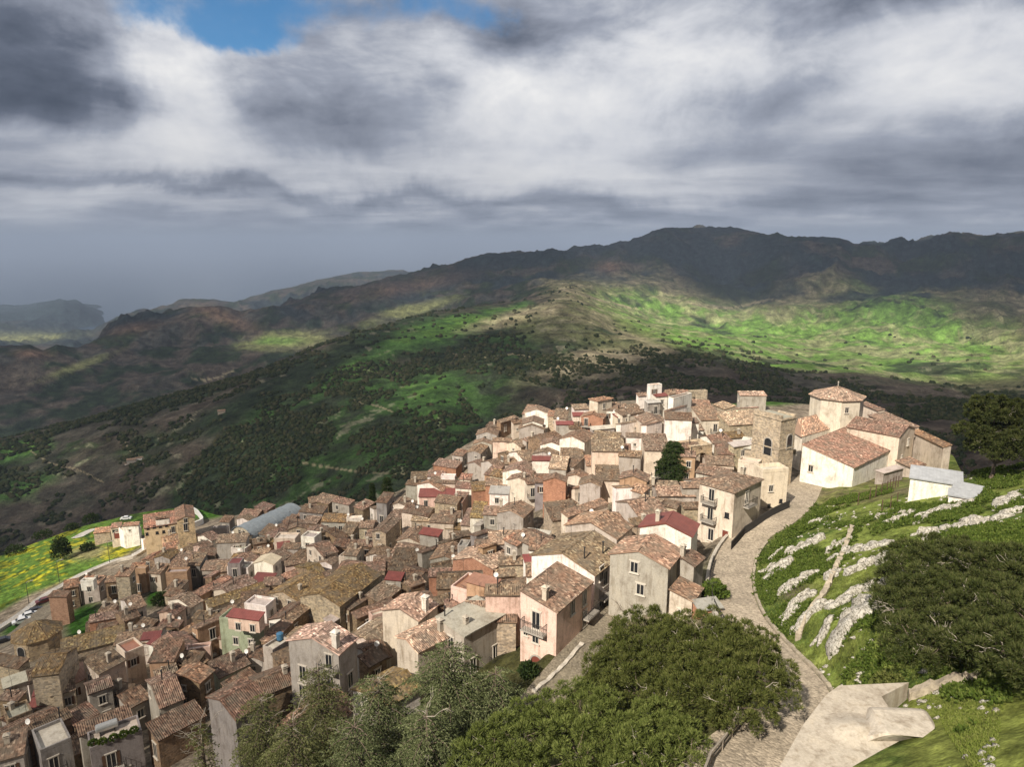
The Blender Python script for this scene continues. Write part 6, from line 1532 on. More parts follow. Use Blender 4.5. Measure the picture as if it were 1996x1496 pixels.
# concrete structure at the bottom right
def bunker():
    kb = 2.868; q = lambda x, y, z: at_z(1300 + x / kb, 1000 + y / kb, z)
    zt = -31.8; poly = [(630,1422),(760,1190),(890,1020),(962,968),(1355,950),(1200,1030),(1245,1096),(1500,1130),(1600,1320),(1640,1400),(1640,1520),(560,1560)]
    P = [q(x, y, zt) for x, y in poly]; c = np.mean(P, 0); root = empty('concrete_roof', (c[0], c[1], zt), 0, 'broad bare concrete roof with a raised shell-like hood at the bottom right', 'concrete roof')
    b = MB(); pl = [(p[0] - c[0], p[1] - c[1]) for p in P]; 
    if sum((pl[i][0] * pl[(i + 1) % len(pl)][1] - pl[(i + 1) % len(pl)][0] * pl[i][1]) for i in range(len(pl))) < 0: pl = pl[::-1]
    b.prism(pl, -6, 0); o = b.build('slab', [M_CONCR], root); o.color = (0.44, 0.39, 0.32, 1); bv = o.modifiers.new('b', 'BEVEL'); bv.width = 0.08; bv.segments = 2
    # raised hood: loft from a wide rounded foot to a smaller top
    zh = 0.95
    top = [q(x, y, zt + zh) for x, y in [(1150,1103),(1440,1110),(1530,1268),(1372,1253),(1240,1235)]]; foot = [q(x, y, zt + .02) for x, y in [(1120,1100),(1450,1106),(1560,1300),(1380,1275),(1080,1292)]]
    n = 24
    def res(L_):
        A = np.array(L_); A = np.vstack([A, A[:1]]); s = np.concatenate([[0], np.cumsum(np.linalg.norm(np.diff(A, axis=0), axis=1))]); t = np.linspace(0, s[-1], n, endpoint=False)
        return np.stack([np.interp(t, s, A[:, i]) for i in range(3)], 1)
    tp, ft = res(top), res(foot); rows = []
    for k in range(6):
        f = k / 5; rows.append(ft * (1 - f) + tp * f + np.array([0, 0, 0.18 * math.sin(math.pi * f)]))
    V = np.concatenate(rows) - np.array([c[0], c[1], zt]); fs = [(k * n + i, k * n + (i + 1) % n, (k + 1) * n + (i + 1) % n, (k + 1) * n + i) for k in range(5) for i in range(n)] + [tuple(5 * n + i for i in range(n))]
    b = MB(); b.add(V.tolist(), fs); o = b.build('hood', [M_CONCR], root); o.color = (0.47, 0.42, 0.35, 1)
    # smooth mound leading to the hood
    m0 = q(1075, 1235, zt) - np.array([c[0], c[1], zt]); vs = []; fs = []; A, B_ = 18, 7
    for j in range(B_):
        for i in range(A):
            a = 2 * math.pi * i / A; rr = (j / (B_ - 1)) * 2.3; h = 0.55 * (math.cos(math.pi * j / (B_ - 1)) * .5 + .5)
            vs.append((m0[0] + rr * math.cos(a) * 1.25, m0[1] + rr * math.sin(a) * .8 + rr * .1, h + .01))
    for j in range(B_ - 1):
        for i in range(A): fs.append((j * A + i, j * A + (i + 1) % A, (j + 1) * A + (i + 1) % A, (j + 1) * A + i))
    b = MB(); b.add(vs, fs); o = b.build('mound', [M_CONCR], root, smooth=True); o.color = (0.44, 0.39, 0.32, 1)
    # lower white-washed wall below the hood
    w = [q(x, y, zt - .05) for x, y in [(1372,1262),(1535,1275),(1635,1385),(1480,1421)]]
bunker()

# ------------------------------------------------------------------ cars and lamps
def car_mesh():
    b = MB(); prof = [(-2.05, .35), (-2.1, .75), (-1.9, .95), (-1.25, 1.0), (-.75, 1.42), (.75, 1.45), (1.35, 1.02), (2.0, .9), (2.12, .6), (2.05, .35)]
    n = len(prof)
    for w, s_ in ((.82, 1),): pass
    vs = [(x, -.82 if z > .99 and False else -.84 + max(0, z - .95) * .28, z) for x, z in prof] + [(x, .84 - max(0, z - .95) * .28, z) for x, z in prof]
    b.add(vs, [tuple(range(n)), tuple(reversed(range(n, 2 * n)))] + [(i, n + i, n + (i + 1) % n, (i + 1) % n) for i in range(n)])
    gl = MB(); gp = [(-1.12, 1.03), (-.72, 1.36), (.70, 1.39), (1.18, 1.05)]
    for s_ in (-1, 1): gl.add([(x, s_ * (.852 - max(0, z - .95) * .28), z) for x, z in gp], [(0, 1, 2, 3)])
    gl.add([(-1.27, -.7, 1.03), (-1.27, .7, 1.03), (-.80, .62, 1.40), (-.80, -.62, 1.40)], [(0, 1, 2, 3)]); gl.add([(1.36, -.7, 1.06), (1.36, .7, 1.06), (.82, .62, 1.43), (.82, -.62, 1.43)], [(3, 2, 1, 0)])
    wh = MB(); wh.tube([(0, -.1, 0), (0, .1, 0)], .32, 14)
    return b, gl, wh
def mk_cars():
    b, gl, wh = car_mesh(); mats = {k: simple('car_paint_' + k, c, 0.3, 0.2, spec=0.6) for k, c in {'white': (.7, .7, .7), 'black': (.02, .02, .025), 'red': (.12, .03, .03), 'grey': (.3, .31, .33)}.items()}
    B_ = {k: b.mesh('body', [m]) for k, m in mats.items()}; G = gl.mesh('windows', [M_GLASS]); W = wh.mesh('wheel', [M_IRON])
    spots = [(43,1216,'white',40,'white car parked on the lane, nearest the octagonal church roof'), (56,1205,'white',40,'white car parked on the lane, second above the octagonal church'), (68,1196,'black',42,'black car parked on the lane above two white cars'), (87,1176,'red',45,'dark red car parked beside the tall brown stone block'),
             (4,1256,'black',40,'black car at the left edge of the parking lane'), (239,1155,'black',30,'black car in the small yard beside the square stone house'), (1301,935,'white',-8,'white car parked under the town conifer'), (1316,938,'black',-6,'black car parked beside the white one under the town conifer'), (246,1014,'white',10,'white car parked on the grass behind the convent terrace')]
    for x, y, k, a, lab in spots:
        p = hit(x, y); root = empty('parked_car', (p[0], p[1], float(ground(p[0], p[1])) + 0.14), R(a), lab, 'car', 'cars parked in and around the town')
        link('body', B_[k], root); link('windows', G, root)
        for i in (-1.3, 1.3):
            for j in (-.78, .78): w = link('wheel', W, root); w.location = (i, j, .32)
mk_cars()
def lamps():
    b = MB(); b.tube([(0, 0, -.5), (0, 0, 7)], [.1, .06], 8); pole = b.mesh('pole', [M_IRON]); b = MB(); b.tube([(0, 0, 6.95), (0.6, 0, 7.25), (1.4, 0, 7.3)], .05, 6); b.box(1.1, 1.8, -.14, .14, 7.2, 7.32); head = b.mesh('lamp_head', [M_POT])
    for x, y, lab in [(57,1180,'street lamp with a pale head at the edge of the far road'), (116,1136,'slim street lamp in front of the brown stone block'), (214,1098,'tall dark street lamp by the pale wall under the meadow')]:
        p = hit(x, y); r_ = empty('street_lamp', (p[0], p[1], p[2]), R(30), lab, 'street lamp', 'street lamps along the far road'); link('pole', pole, r_); link('lamp_head', head, r_)
lamps()
# filler houses in the unseen gaps between the rows
def fillers():
    occ = [(h['c'][0], h['c'][1], max(h['X'], h['Y']), h['ang'], h['X'], h['Y']) for h in HOUSES]
    O = np.array([(o[0], o[1]) for o in occ]); cand = []
    poly = [(1250,815),(1400,830),(1480,880),(1360,1000),(1330,1120),(1200,1150),(1100,1200),(1000,1160),(800,1400),(300,1496),(20,1470),(20,1330),(130,1300),(230,1215),(230,1150),(300,1110),(400,1060),(500,1050),(560,1010),(700,1000),(800,985),(860,940),(950,880),(1050,850),(1150,815)]
    def inside(x, y):
        c = False; j = len(poly) - 1
        for i in range(len(poly)):
            xi, yi = poly[i]; xj, yj = poly[j]
            if (yi > y) != (yj > y) and x < (xj - xi) * (y - yi) / (yj - yi) + xi: c = not c
            j = i
        return c
    rnd = random.Random(5); made = []
    xs = np.arange(-150, 60, 2.2); ys = np.arange(60, 215, 2.2); rnd_xy = [(x + rnd.uniform(-.8, .8), y + rnd.uniform(-.8, .8)) for x in xs for y in ys]; rnd.shuffle(rnd_xy)
    gz = ground(np.array([p[0] for p in rnd_xy]), np.array([p[1] for p in rnd_xy]))
    for (x, y), z in zip(rnd_xy, gz):
        px, py = proj(np.array([[x, y, z + 3]])); px, py = px[0], py[0]
        if not inside(px, py) or (px < 330 and py < 1235) or any(math.hypot(px - a, py - b_) < c_ for a, b_, c_ in ((1318, 936, 34), (1355, 925, 30), (395, 1110, 22), (440, 1060, 12), (1190, 1160, 40), (960, 1290, 60))): continue
        d = np.hypot(O[:, 0] - x, O[:, 1] - y); hw = rnd.uniform(2.2, 3.2); hl = rnd.uniform(2.4, 4.0)
        k = int(np.argmin(d)); ang = occ[k][3]; ok = True
        for i in np.argsort(d)[:7]:
            ox, oy, _, a, X, Y = occ[i]; dx, dy = x - ox, y - oy; lx, ly = dx * math.cos(a) + dy * math.sin(a), -dx * math.sin(a) + dy * math.cos(a)
            if abs(lx) < X + hw * .9 and abs(ly) < Y + hw * .9: ok = False; break
        if ok and len(made):
            for m in made:
                if math.hypot(m[0] - x, m[1] - y) < 6.2: ok = False; break
        if not ok: continue
        ds, _, _ = seg_near(np.array([x]), np.array([y]), STREET); dr, _, _ = seg_near(np.array([x]), np.array([y]), ROAD)
        if ds[0] < 6 or dr[0] < 8: continue
        made.append((x, y)); ex = np.array([math.cos(ang), math.sin(ang)]); H = rnd.uniform(5.0, 6.2)
        e2 = np.array([-ex[1], ex[0]]); c = np.array([x, y])
        if e2 @ -c < 0: e2 = -e2
        P = c - ex * hl; Q = c + ex * hl; E = P + e2 * hw
        def pj(p, zz): a, b_ = proj(np.array([[p[0], p[1], zz]])); return (float(a[0]), float(b_[0]))
        house('g', pj(P, z + H), pj(Q, z + H), pj(E, z + H - .34 * hw), rnd.choice('gcscbgw'), rnd.choice('ttdtdy'), H, p=.4)
        HOUSES[-1]['filler'] = True
        if len(HOUSES) > 392: break
    print('fillers', len(made), 'houses', len(HOUSES))
fillers()

# ------------------------------------------------------------------ plants
def mat_leaf(name, c1, c2, c3=None, trans=0.25):
    m = bpy.data.materials.new(name); m.use_nodes = True; nt = m.node_tree; nt.nodes.clear()
    out = N(nt, 'ShaderNodeOutputMaterial'); ge = N(nt, 'ShaderNodeNewGeometry'); P = N(nt, 'ShaderNodeTexCoord').outputs['Object']
    n = noise(nt, P, 0.8, 4, 0.6); f = mth(nt, 'ADD', mth(nt, 'MULTIPLY', ge.outputs['Random Per Island'], 0.6), mth(nt, 'MULTIPLY', n, 0.55))
    c = ramp(nt, f, [(0.15, c1), (0.6, c2), (0.95, c3 or c2)])
    d = N(nt, 'ShaderNodeBsdfDiffuse'); L(nt, c, d.inputs[0]); t = N(nt, 'ShaderNodeBsdfTranslucent'); L(nt, mix(nt, 1.0, c, (1.2, 1.3, 0.6), 'MULTIPLY'), t.inputs[0])
    mx = N(nt, 'ShaderNodeMixShader'); mx.inputs[0].default_value = trans; L(nt, d.outputs[0], mx.inputs[1]); L(nt, t.outputs[0], mx.inputs[2]); L(nt, mx.outputs[0], out.inputs[0])
    return m
ML_PINE = mat_leaf('pine_needles', (0.040, 0.050, 0.014), (0.085, 0.100, 0.026), (0.17, 0.17, 0.06), .15)
ML_PINEB = mat_leaf('bright_pine_needles', (0.050, 0.066, 0.016), (0.115, 0.142, 0.036), (0.22, 0.24, 0.08), .15)
ML_PINED = mat_leaf('dark_pine_needles', (0.026, 0.036, 0.013), (0.060, 0.074, 0.022), (0.13, 0.13, 0.055), .15)
ML_CEDAR = mat_leaf('cedar_needles', (0.030, 0.042, 0.018), (0.110, 0.130, 0.055), (0.30, 0.32, 0.17), .12)
ML_CEDARY = mat_leaf('pale_cedar_needles', (0.040, 0.050, 0.018), (0.150, 0.160, 0.062), (0.30, 0.30, 0.15), .15)
ML_CON = mat_leaf('conifer_needles', (0.015, 0.028, 0.010), (0.040, 0.062, 0.020), (0.07, 0.09, 0.03))
ML_BUSH = mat_leaf('macchia_leaves', (0.040, 0.062, 0.014), (0.085, 0.125, 0.024), (0.16, 0.19, 0.05))
M_BARK = simple('bark', (0.15, 0.115, 0.085), 0.95, var=0.4, scale=4, bumpd=0.05); M_TWIG = simple('grey_twigs', (0.36, 0.32, 0.26), 0.95, var=0.3)
def nrm(a): return a / np.maximum(np.linalg.norm(a, axis=-1, keepdims=True), 1e-9)
def blades(C, D, n, Lb, W, spread, r_=rng):
    """n thin diamond leaves on every centre"""
    C = np.repeat(C, n, 0); D = np.repeat(D, n, 0); k = len(C)
    d = nrm(D + spread * r_.normal(size=(k, 3))); l = Lb * r_.uniform(0.6, 1.3, (k, 1)); s = nrm(np.cross(d, r_.normal(size=(k, 3)))) * (W * r_.uniform(.7, 1.3, (k, 1)))
    V = np.stack([C, C + d * l * .5 + s, C + d * l, C + d * l * .5 - s], 1).reshape(-1, 3)
    return V
def qmesh(name, V, mat):
    F_ = np.arange(len(V), dtype=np.int32).reshape(-1, 4); return mesh_np(name, V, F_, [mat])
def limb(b, p, q, r0, r1, wig=0.15, n=5):
    p = np.array(p, float); q = np.array(q, float); Lg = np.linalg.norm(q - p); pts = [p + (q - p) * i / n + (rng.normal(size=3) * wig * Lg / n * (0 < i < n)) for i in range(n + 1)]
    b.tube([tuple(v) for v in pts], [r0 + (r1 - r0) * i / n for i in range(n + 1)], 6)
def pine(px, py, base_z, lobes, mat, label, name='pine_tree', dens_=1.0, tl=0.36, tw=0.026, group=None, base_px=None, twigs=0, lean=None):
    """lobes: (px, py, distance-scale z, rx, rz) ellipsoids of foliage; every crown is many needle tufts"""
    cs = []
    for (lx, ly, lz, rx, rz) in lobes: cs.append((at_z(lx, ly, lz), rx, rz))
    c0 = np.mean([c for c, _, _ in cs], 0)
    if base_px is not None: base = hit(*base_px)
    else: base = np.array([c0[0], c0[1], 0.0]); base[2] = ground(base[0], base[1])
    root = empty(name, tuple(base), 0, label, 'tree', group); V = []; b = MB(); TW = []
    fork = np.array([0, 0, (min(c[2] - rz for c, rx, rz in cs) - base[2]) * 0.6 + 0.5]); fork[:2] += (c0 - base)[:2] * 0.35
    limb(b, (0, 0, -0.6), fork, 0.30, 0.22, 0.1)
    for c, rx, rz in cs:
        cl = c - base; limb(b, fork, cl + np.array([0, 0, -rz * .3]), 0.2, 0.09)
        npf = int(6.2 * rx * rx * dens_) + 10
        cand = nrm(rng.normal(size=(npf * 14, 3))); cand[:, 2] = np.abs(cand[:, 2]) - 0.40; cand = nrm(cand); cand = cand * (1 + 0.16 * np.sin(cand[:, :1] * 5 + px) * np.cos(cand[:, 1:2] * 4 + py)) * rng.uniform(.82, 1.06, (len(cand), 1)); cand = cand * np.array([rx, rx, rz])
        sel = []
        for q in cand:
            if all(((q - s_) ** 2).sum() > 1.15 for s_ in sel): sel.append(q)
            if len(sel) >= npf: break
        inner = cand[:len(sel) // 3] * .62; pc = cl + np.concatenate([np.array(sel), inner]); u = nrm(pc - cl); npf = len(pc)
        for p in pc[::6]: limb(b, cl + np.array([0, 0, -rz * .3]) * .7, p, 0.055, 0.018, 0.25, 3)
        nt_ = 60; pr = rng.uniform(0.36, 0.74, (npf, 1, 1)); dd = nrm(rng.normal(size=(npf, nt_, 3)) + np.array([0, 0, 0.35]) + 0.55 * u[:, None, :]); cc = pc[:, None, :] + dd * pr * rng.uniform(0.65, 1.0, (npf, nt_, 1)) * np.array([1, 1, .8])
        D = nrm(dd * 0.9 + np.array([0, 0, 0.5]))
        V.append(blades(cc.reshape(-1, 3), D.reshape(-1, 3), 5, tl, tw, 0.38))
        for _ in range(int(twigs * rx * .4)):
            tw_ = MB(); TW.append(tw_); a = nrm(rng.normal(size=3)); a[2] = abs(a[2]) * .3; p = cl + a * np.array([rx, rx, rz]) * rng.uniform(.55, .85); q = p + nrm(a + rng.normal(size=3) * .4 + np.array([0, 0, .2])) * rng.uniform(.9, 1.8)
            limb(tw_, p, q, .035, .01, .3, 4); m_ = p + (q - p) * .5
            for __ in range(2): limb(tw_, m_, m_ + nrm(q - p + rng.normal(size=3)) * rng.uniform(.4, .9), .02, .007, .2, 3)
    link('crown', qmesh('crown', np.concatenate(V), mat), root); b.build('trunk', [M_BARK], root, smooth=True)
    for tw_ in TW: tw_.build('bare_twig', [M_TWIG], root)
    return root
def cedar(top_px, z_top, h, Rm, mat, label, name='cedar_tree', droop=0.36, per=6, step=0.86, bl=(0.24, 0.028), twigs=8, base=None, dens_=1.0, group='cedars in the foreground'):
    t = at_z(top_px[0], top_px[1], z_top); b0 = np.array([t[0], t[1], z_top - h]); root = empty(name, tuple(b0), 0, label, 'tree', group)
    b = MB(); b.tube([(0, 0, -1), (0, 0, h * .5), (0.05, 0, h)], [0.035 * h, 0.02 * h, 0.02], 8); CC, DD = [], []; TW = []
    nl = int(h * 0.86 / step)
    for l in range(nl):
        z = h * 0.12 + l * step + rng.uniform(-.15, .15); f = 1 - z / h; Lm = Rm * (f ** 0.50) * rng.uniform(.8, 1.1) + 0.25
        a0 = rng.uniform(0, 6.28)
        for k in range(per):
            a = a0 + k * 6.283 / per + rng.uniform(-.35, .35); Lb = Lm * rng.uniform(.55, 1.12); up = 0.30 * f + 0.05 + 0.5 * (1 - f) ** 2; dr = droop * rng.uniform(.7, 1.5)
            d = np.array([math.cos(a), math.sin(a), 0]); sd = np.array([-d[1], d[0], 0])
            def pt(s): return np.array([0, 0, z]) + d * Lb * s + np.array([0, 0, Lb * (up * s - (up + dr) * s * s * .85)])
            ns = max(4, int(Lb / 0.34)); pts = [pt(i / ns) for i in range(ns + 1)]
            if Lb > 1.2: b.tube([tuple(p) for p in pts[::2]], [0.05 * (1 - i / (len(pts[::2]))) + .01 for i in range(len(pts[::2]))], 5)
            for i in range(1, ns + 1):
                s = i / ns; tl = (0.10 + 0.36 * Lb * math.sin(min(1, s * 1.25 + .12) * math.pi * .86)) * rng.uniform(.6, 1.2); tl = min(tl, 1.7); p = pts[i]
                for sg in (-1, 1):
                    td = nrm(sd * sg + d * 0.75 + np.array([0, 0, -0.18])); m = max(2, int(tl / 0.10 * dens_)); q = (np.arange(m) + rng.uniform(0, 1, m)) / m
                    cc = p + td * (q * tl)[:, None] + np.array([0, 0, -0.30])[None] * ((q * tl) ** 2)[:, None] * 0.6; CC.append(cc + rng.normal(size=cc.shape) * .02); DD.append(np.tile(td + np.array([0, 0, -.1]), (m, 1)))
                CC.append(p[None]); DD.append(d[None])
    for _ in range(twigs):
        tw_ = MB(); TW.append(tw_); a = rng.uniform(0, 6.28); z = h * rng.uniform(.45, .98); p = np.array([0, 0, z]); q = p + np.array([math.cos(a), math.sin(a), .7]) * rng.uniform(1.0, 2.8); limb(tw_, p, q, .04, .012, .2, 4)
        for __ in range(3): m_ = p + (q - p) * rng.uniform(.4, .9); limb(tw_, m_, m_ + nrm(q - p + rng.normal(size=3) * 1.2) * rng.uniform(.4, 1.0), .018, .006, .2, 3)
    V = blades(np.concatenate(CC), np.concatenate(DD) + np.array([0, 0, -.25]), 5, bl[0], bl[1], 0.42)
    link('crown', qmesh('crown', V, mat), root); b.build('trunk', [M_BARK], root, smooth=True)
    for tw_ in TW: tw_.build('bare_twig', [M_TWIG], root)
    return root
cedar((872, 1240), -37.5, 17, 8.2, ML_CEDAR, 'tallest blue-green cedar with drooping sprays, foreground centre')
cedar((735, 1312), -41.5, 15, 6.8, ML_CEDAR, 'broad blue-green cedar just left of the tallest one')
cedar((618, 1290), -45.5, 15, 5.6, ML_CEDARY, 'yellow-green cedar with whitish bare tips, in front of the tall grey house', twigs=26)
cedar((505, 1345), -46.5, 13, 5.0, ML_CEDARY, 'yellow-green cedar overlapping the purple-grey gable', twigs=20)
cedar((388, 1398), -49.5, 11, 2.2, ML_CEDARY, 'thin pale sapling with white bare branches, leftmost of the foreground trees', twigs=16, per=3, step=.7)
cedar((965, 1298), -41.0, 13, 6.2, ML_CEDAR, 'smaller cedar at the right edge of the cedars, below the pink house')
cedar((690, 1400), -41.0, 10, 5.6, ML_CEDAR, 'low cedar at the bottom edge, middle of the cedars')
cedar((570, 1400), -44.0, 10, 5.2, ML_CEDARY, 'low yellow-green cedar at the bottom edge, left of the others', twigs=10)
cedar((830, 1380), -39.5, 10, 5.8, ML_CEDAR, 'low blue-green cedar at the bottom edge beside the bright pines')
GP = 'pines below the curving road'
pine(1255, 1290, -46, [(1265,1252,-38,3.6,2.5),(1205,1300,-39.5,2.8,2.2),(1320,1290,-38,3.6,2.6),(1250,1345,-39.5,3.6,2.4),(1185,1350,-41,2.2,1.8)], ML_PINE, 'dense round pine below the tall grey gable, left half of the dark pine clump', group=GP, twigs=8)
pine(1400, 1310, -44, [(1375,1255,-35.8,3.3,2.4),(1440,1275,-35.2,3.0,2.3),(1385,1330,-36.5,3.6,2.5),(1470,1320,-35.0,2.8,2.5),(1440,1368,-36.0,2.8,2.2),(1330,1375,-38,2.9,2.0)], ML_PINE, 'dense round pine against the road, right half of the dark pine clump', group=GP, twigs=8)
pine(1020, 1480, -45, [(1015,1450,-39,2.9,2.0),(960,1480,-39,2.5,1.8),(1065,1415,-40,2.4,1.9)], ML_PINEB, 'bright green young pine at the bottom edge beside the cedars', group=GP, twigs=3)
pine(1150, 1440, -45, [(1135,1400,-39.5,3.0,2.2),(1200,1440,-38.5,2.8,2.1),(1130,1470,-38.5,2.9,2.1)], ML_PINEB, 'bright green pine in the middle of the bottom edge', group=GP, twigs=5)
pine(1300, 1460, -44, [(1280,1435,-38.4,2.8,2.1),(1325,1470,-37.5,2.1,2.0),(1255,1485,-37.6,2.6,2.0)], ML_PINEB, 'bright green pine at the bottom edge beside the timber rail', group=GP, twigs=5)
GR = 'wind-shaped pines on the right-hand slope'
pine(1800, 1180, -31, [(1790,1110,-29.5,3.3,1.7),(1850,1090,-29,3.1,1.7),(1765,1185,-30,2.5,1.5),(1840,1170,-28.6,3.4,1.8),(1800,1250,-29.6,2.8,1.3),(1875,1245,-28.4,2.9,1.5),(1740,1150,-31.4,1.9,1.2)], ML_PINED, 'wide low dark pine on the right-hand slope with a bare leaning trunk below', group=GR, base_px=(1845, 1322), twigs=10)
pine(1940, 1150, -28, [(1920,1110,-27.8,3.3,1.8),(1985,1120,-27,3.2,1.8),(1950,1190,-27,3.2,1.8),(2010,1210,-26,3.4,1.9),(1960,1270,-26.6,3.0,1.6),(2040,1130,-26,3.2,1.8),(2020,1290,-25.6,3,1.5)], ML_PINED, 'wide low dark pine cut by the right edge of the picture', group=GR, twigs=9)
pine(1930, 830, -33, [(1940,806,-23.5,3.0,2.1),(1988,812,-24,2.9,2.0),(1910,842,-26.3,2.6,1.4),(1930,875,-28.3,2.4,1.2),(1985,880,-28,2.8,1.3),(1965,850,-26.5,2.8,1.5),(2010,860,-26,2.4,1.4)], ML_PINED, 'open-crowned pine standing on the hilltop at the right edge', group=None, base_px=(1928, 938), tl=.42, tw=.045, dens_=1.5, twigs=5)
def small_conifer(px, py, h, Rm, mat, label, per=6, step=.3, f=None):
    p = (f or hit)(px, py); t = np.array(p) + np.array([0, 0, h]); X, Y = proj(t[None]); return cedar((float(X[0]), float(Y[0])), float(t[2]), h, Rm, mat, label, name='conifer_tree', droop=.05, per=per, step=step, bl=(.3, .05), twigs=0, group=None)
small_conifer(1310, 936, 9.0, 4.0, ML_CON, 'dark green conifer standing in the little square of the upper town', per=9, step=.24)
small_conifer(727, 990, 8.5, 1.1, ML_CON, 'slim dark cypress at the back edge of the town', per=8)
small_conifer(756, 985, 9.5, 2.2, ML_CON, 'dark pointed conifer just right of the slim cypress', per=8)
# broad bushes and trees at the town edge
def bush(px, py, r_, h, mat, label, name='bush', f=None, n=300, sz=(.5, .12), cat='bush', group=None):
    p = (f or hit)(px, py); root = empty(name, tuple(p), 0, label, cat, group); u = nrm(rng.normal(size=(n, 3))); u[:, 2] = np.abs(u[:, 2]); c = u * np.array([r_, r_, h * .75]) * rng.uniform(.5, 1, (n, 1)) + np.array([0, 0, h * .22])
    link('crown', qmesh('crown', blades(c, nrm(u + [0, 0, .4]), 9, sz[0], sz[1], .7), mat), root); b = MB(); limb(b, (0, 0, -.4), (0, 0, h * .6), .18, .06); 
    for _ in range(6): a = rng.uniform(0, 6.28); limb(b, (0, 0, h * .2), (math.cos(a) * r_ * .6, math.sin(a) * r_ * .6, h * .55), .07, .02)
    b.build('trunk', [M_BARK], root)
bush(122, 1092, 3.2, 9.0, ML_CON, 'tall dark round tree standing alone on the yellow meadow', 'round_tree', n=700, cat='tree')
bush(171, 1075, 2.4, 3.2, ML_CON, 'dark bush below the left end of the convent', n=250)
for i, (x, y, r_, h) in enumerate([(85,1045,4,4),(178,1012,3.4,4),(30,1075,4,4),(140,1028,3,3)]): bush(x, y + 6, r_, h, ML_CON, 'dark bush on the meadow rim, %s from the left' % ['second', 'fourth', 'first', 'third'][i], n=260, group='dark bushes along the meadow rim')
bush(1392, 1165, 1.6, 2.2, ML_BUSH, 'green bush in the gap between the lean-to and the road', n=220); bush(1030, 1318, 1.0, 1.6, ML_CON, 'small dark bush at the foot of the pale pink house', n=160); bush(315, 1180, 2.2, 3.0, ML_CON, 'dark bush on the strip of grass below the white terrace house', n=240)
bush(1735, 1352, 1.3, 1.5, ML_PINE, 'small bush in the corner of the concrete roof', n=260, sz=(.3, .07))
# bare shrub beside the lower street
def bare_shrub():
    p = hit(1238, 1205); root = empty('bare_shrub', tuple(p), 0, 'leafless grey-brown shrub in front of the tall grey gable', 'shrub'); b = MB()
    for _ in range(26):
        a = rng.uniform(0, 6.28); el = rng.uniform(.5, 1.4); d = np.array([math.cos(a) * math.cos(el), math.sin(a) * math.cos(el), math.sin(el)]); q = d * rng.uniform(2.4, 3.8); limb(b, (0, 0, 0), q, .06, .02, .15, 5)
        for __ in range(7): m_ = q * rng.uniform(.4, 1); e = m_ + nrm(d + rng.normal(size=3) * .7) * rng.uniform(.5, 1.3); limb(b, m_, e, .022, .008, .15, 3)
    b.build('branches', [simple('dry_twigs', (0.20, 0.16, 0.12), .95, var=.3)], root)
bare_shrub()
# plants on the planted terrace
_h = find('roof terrace has plants')
for i, (fx, fy) in enumerate([(-.7, .86), (-.3, .88), (.1, .86), (.5, .87), (.85, .6)]):
    p = at_roof(_h, fx, fy); r_ = empty('potted_plant', p, 0, 'leafy pot plant on the terrace with the silver tank, %s from the left' % ['first', 'second', 'third', 'fourth', 'fifth'][i], 'plant', 'pot plants on the roof terrace'); u = nrm(rng.normal(size=(70, 3))); u[:, 2] = abs(u[:, 2]); link('leaves', qmesh('leaves', blades(u * .4 + [0, 0, .5], u, 7, .25, .07, .6), ML_BUSH), r_); b = MB(); b.tube([(0, 0, 0), (0, 0, .4)], [.18, .26], 10); b.build('pot', [M_DOOR], r_)

# ---- limestone outcrops
def mat_rock():
    m, nt, b = newmat('limestone', 0.95, 0.1); P = N(nt, 'ShaderNodeTexCoord').outputs['Object']; n1 = noise(nt, P, 1.1, 8, .7); n2 = noise(nt, P, 4.5, 7, .7, .6); vo = N(nt, 'ShaderNodeTexVoronoi', feature='DISTANCE_TO_EDGE'); vo.inputs['Scale'].default_value = 1.5; L(nt, vm(nt, 'ADD', P, noise(nt, P, 2.0, 5, .6, 0, out=1)), vo.inputs['Vector'])
    c = ramp(nt, n1, [(0.25, (0.30, 0.27, 0.22)), (0.5, (0.52, 0.49, 0.43)), (0.75, (0.68, 0.65, 0.59))]); c = mix(nt, ramp(nt, n2, [(0.40, g(.95)), (0.50, g(0))]), c, (0.10, 0.09, 0.065)); c = mix(nt, ramp(nt, vo.outputs['Distance'], [(0.0, g(.8)), (0.05, g(0))]), c, (0.12, 0.11, 0.07))
    L(nt, c, b.inputs['Base Color']); bump(nt, b, mth(nt, 'ADD', n2, mth(nt, 'MULTIPLY', n1, 1.2)), 1.0, .16); return m
M_ROCK = mat_rock()
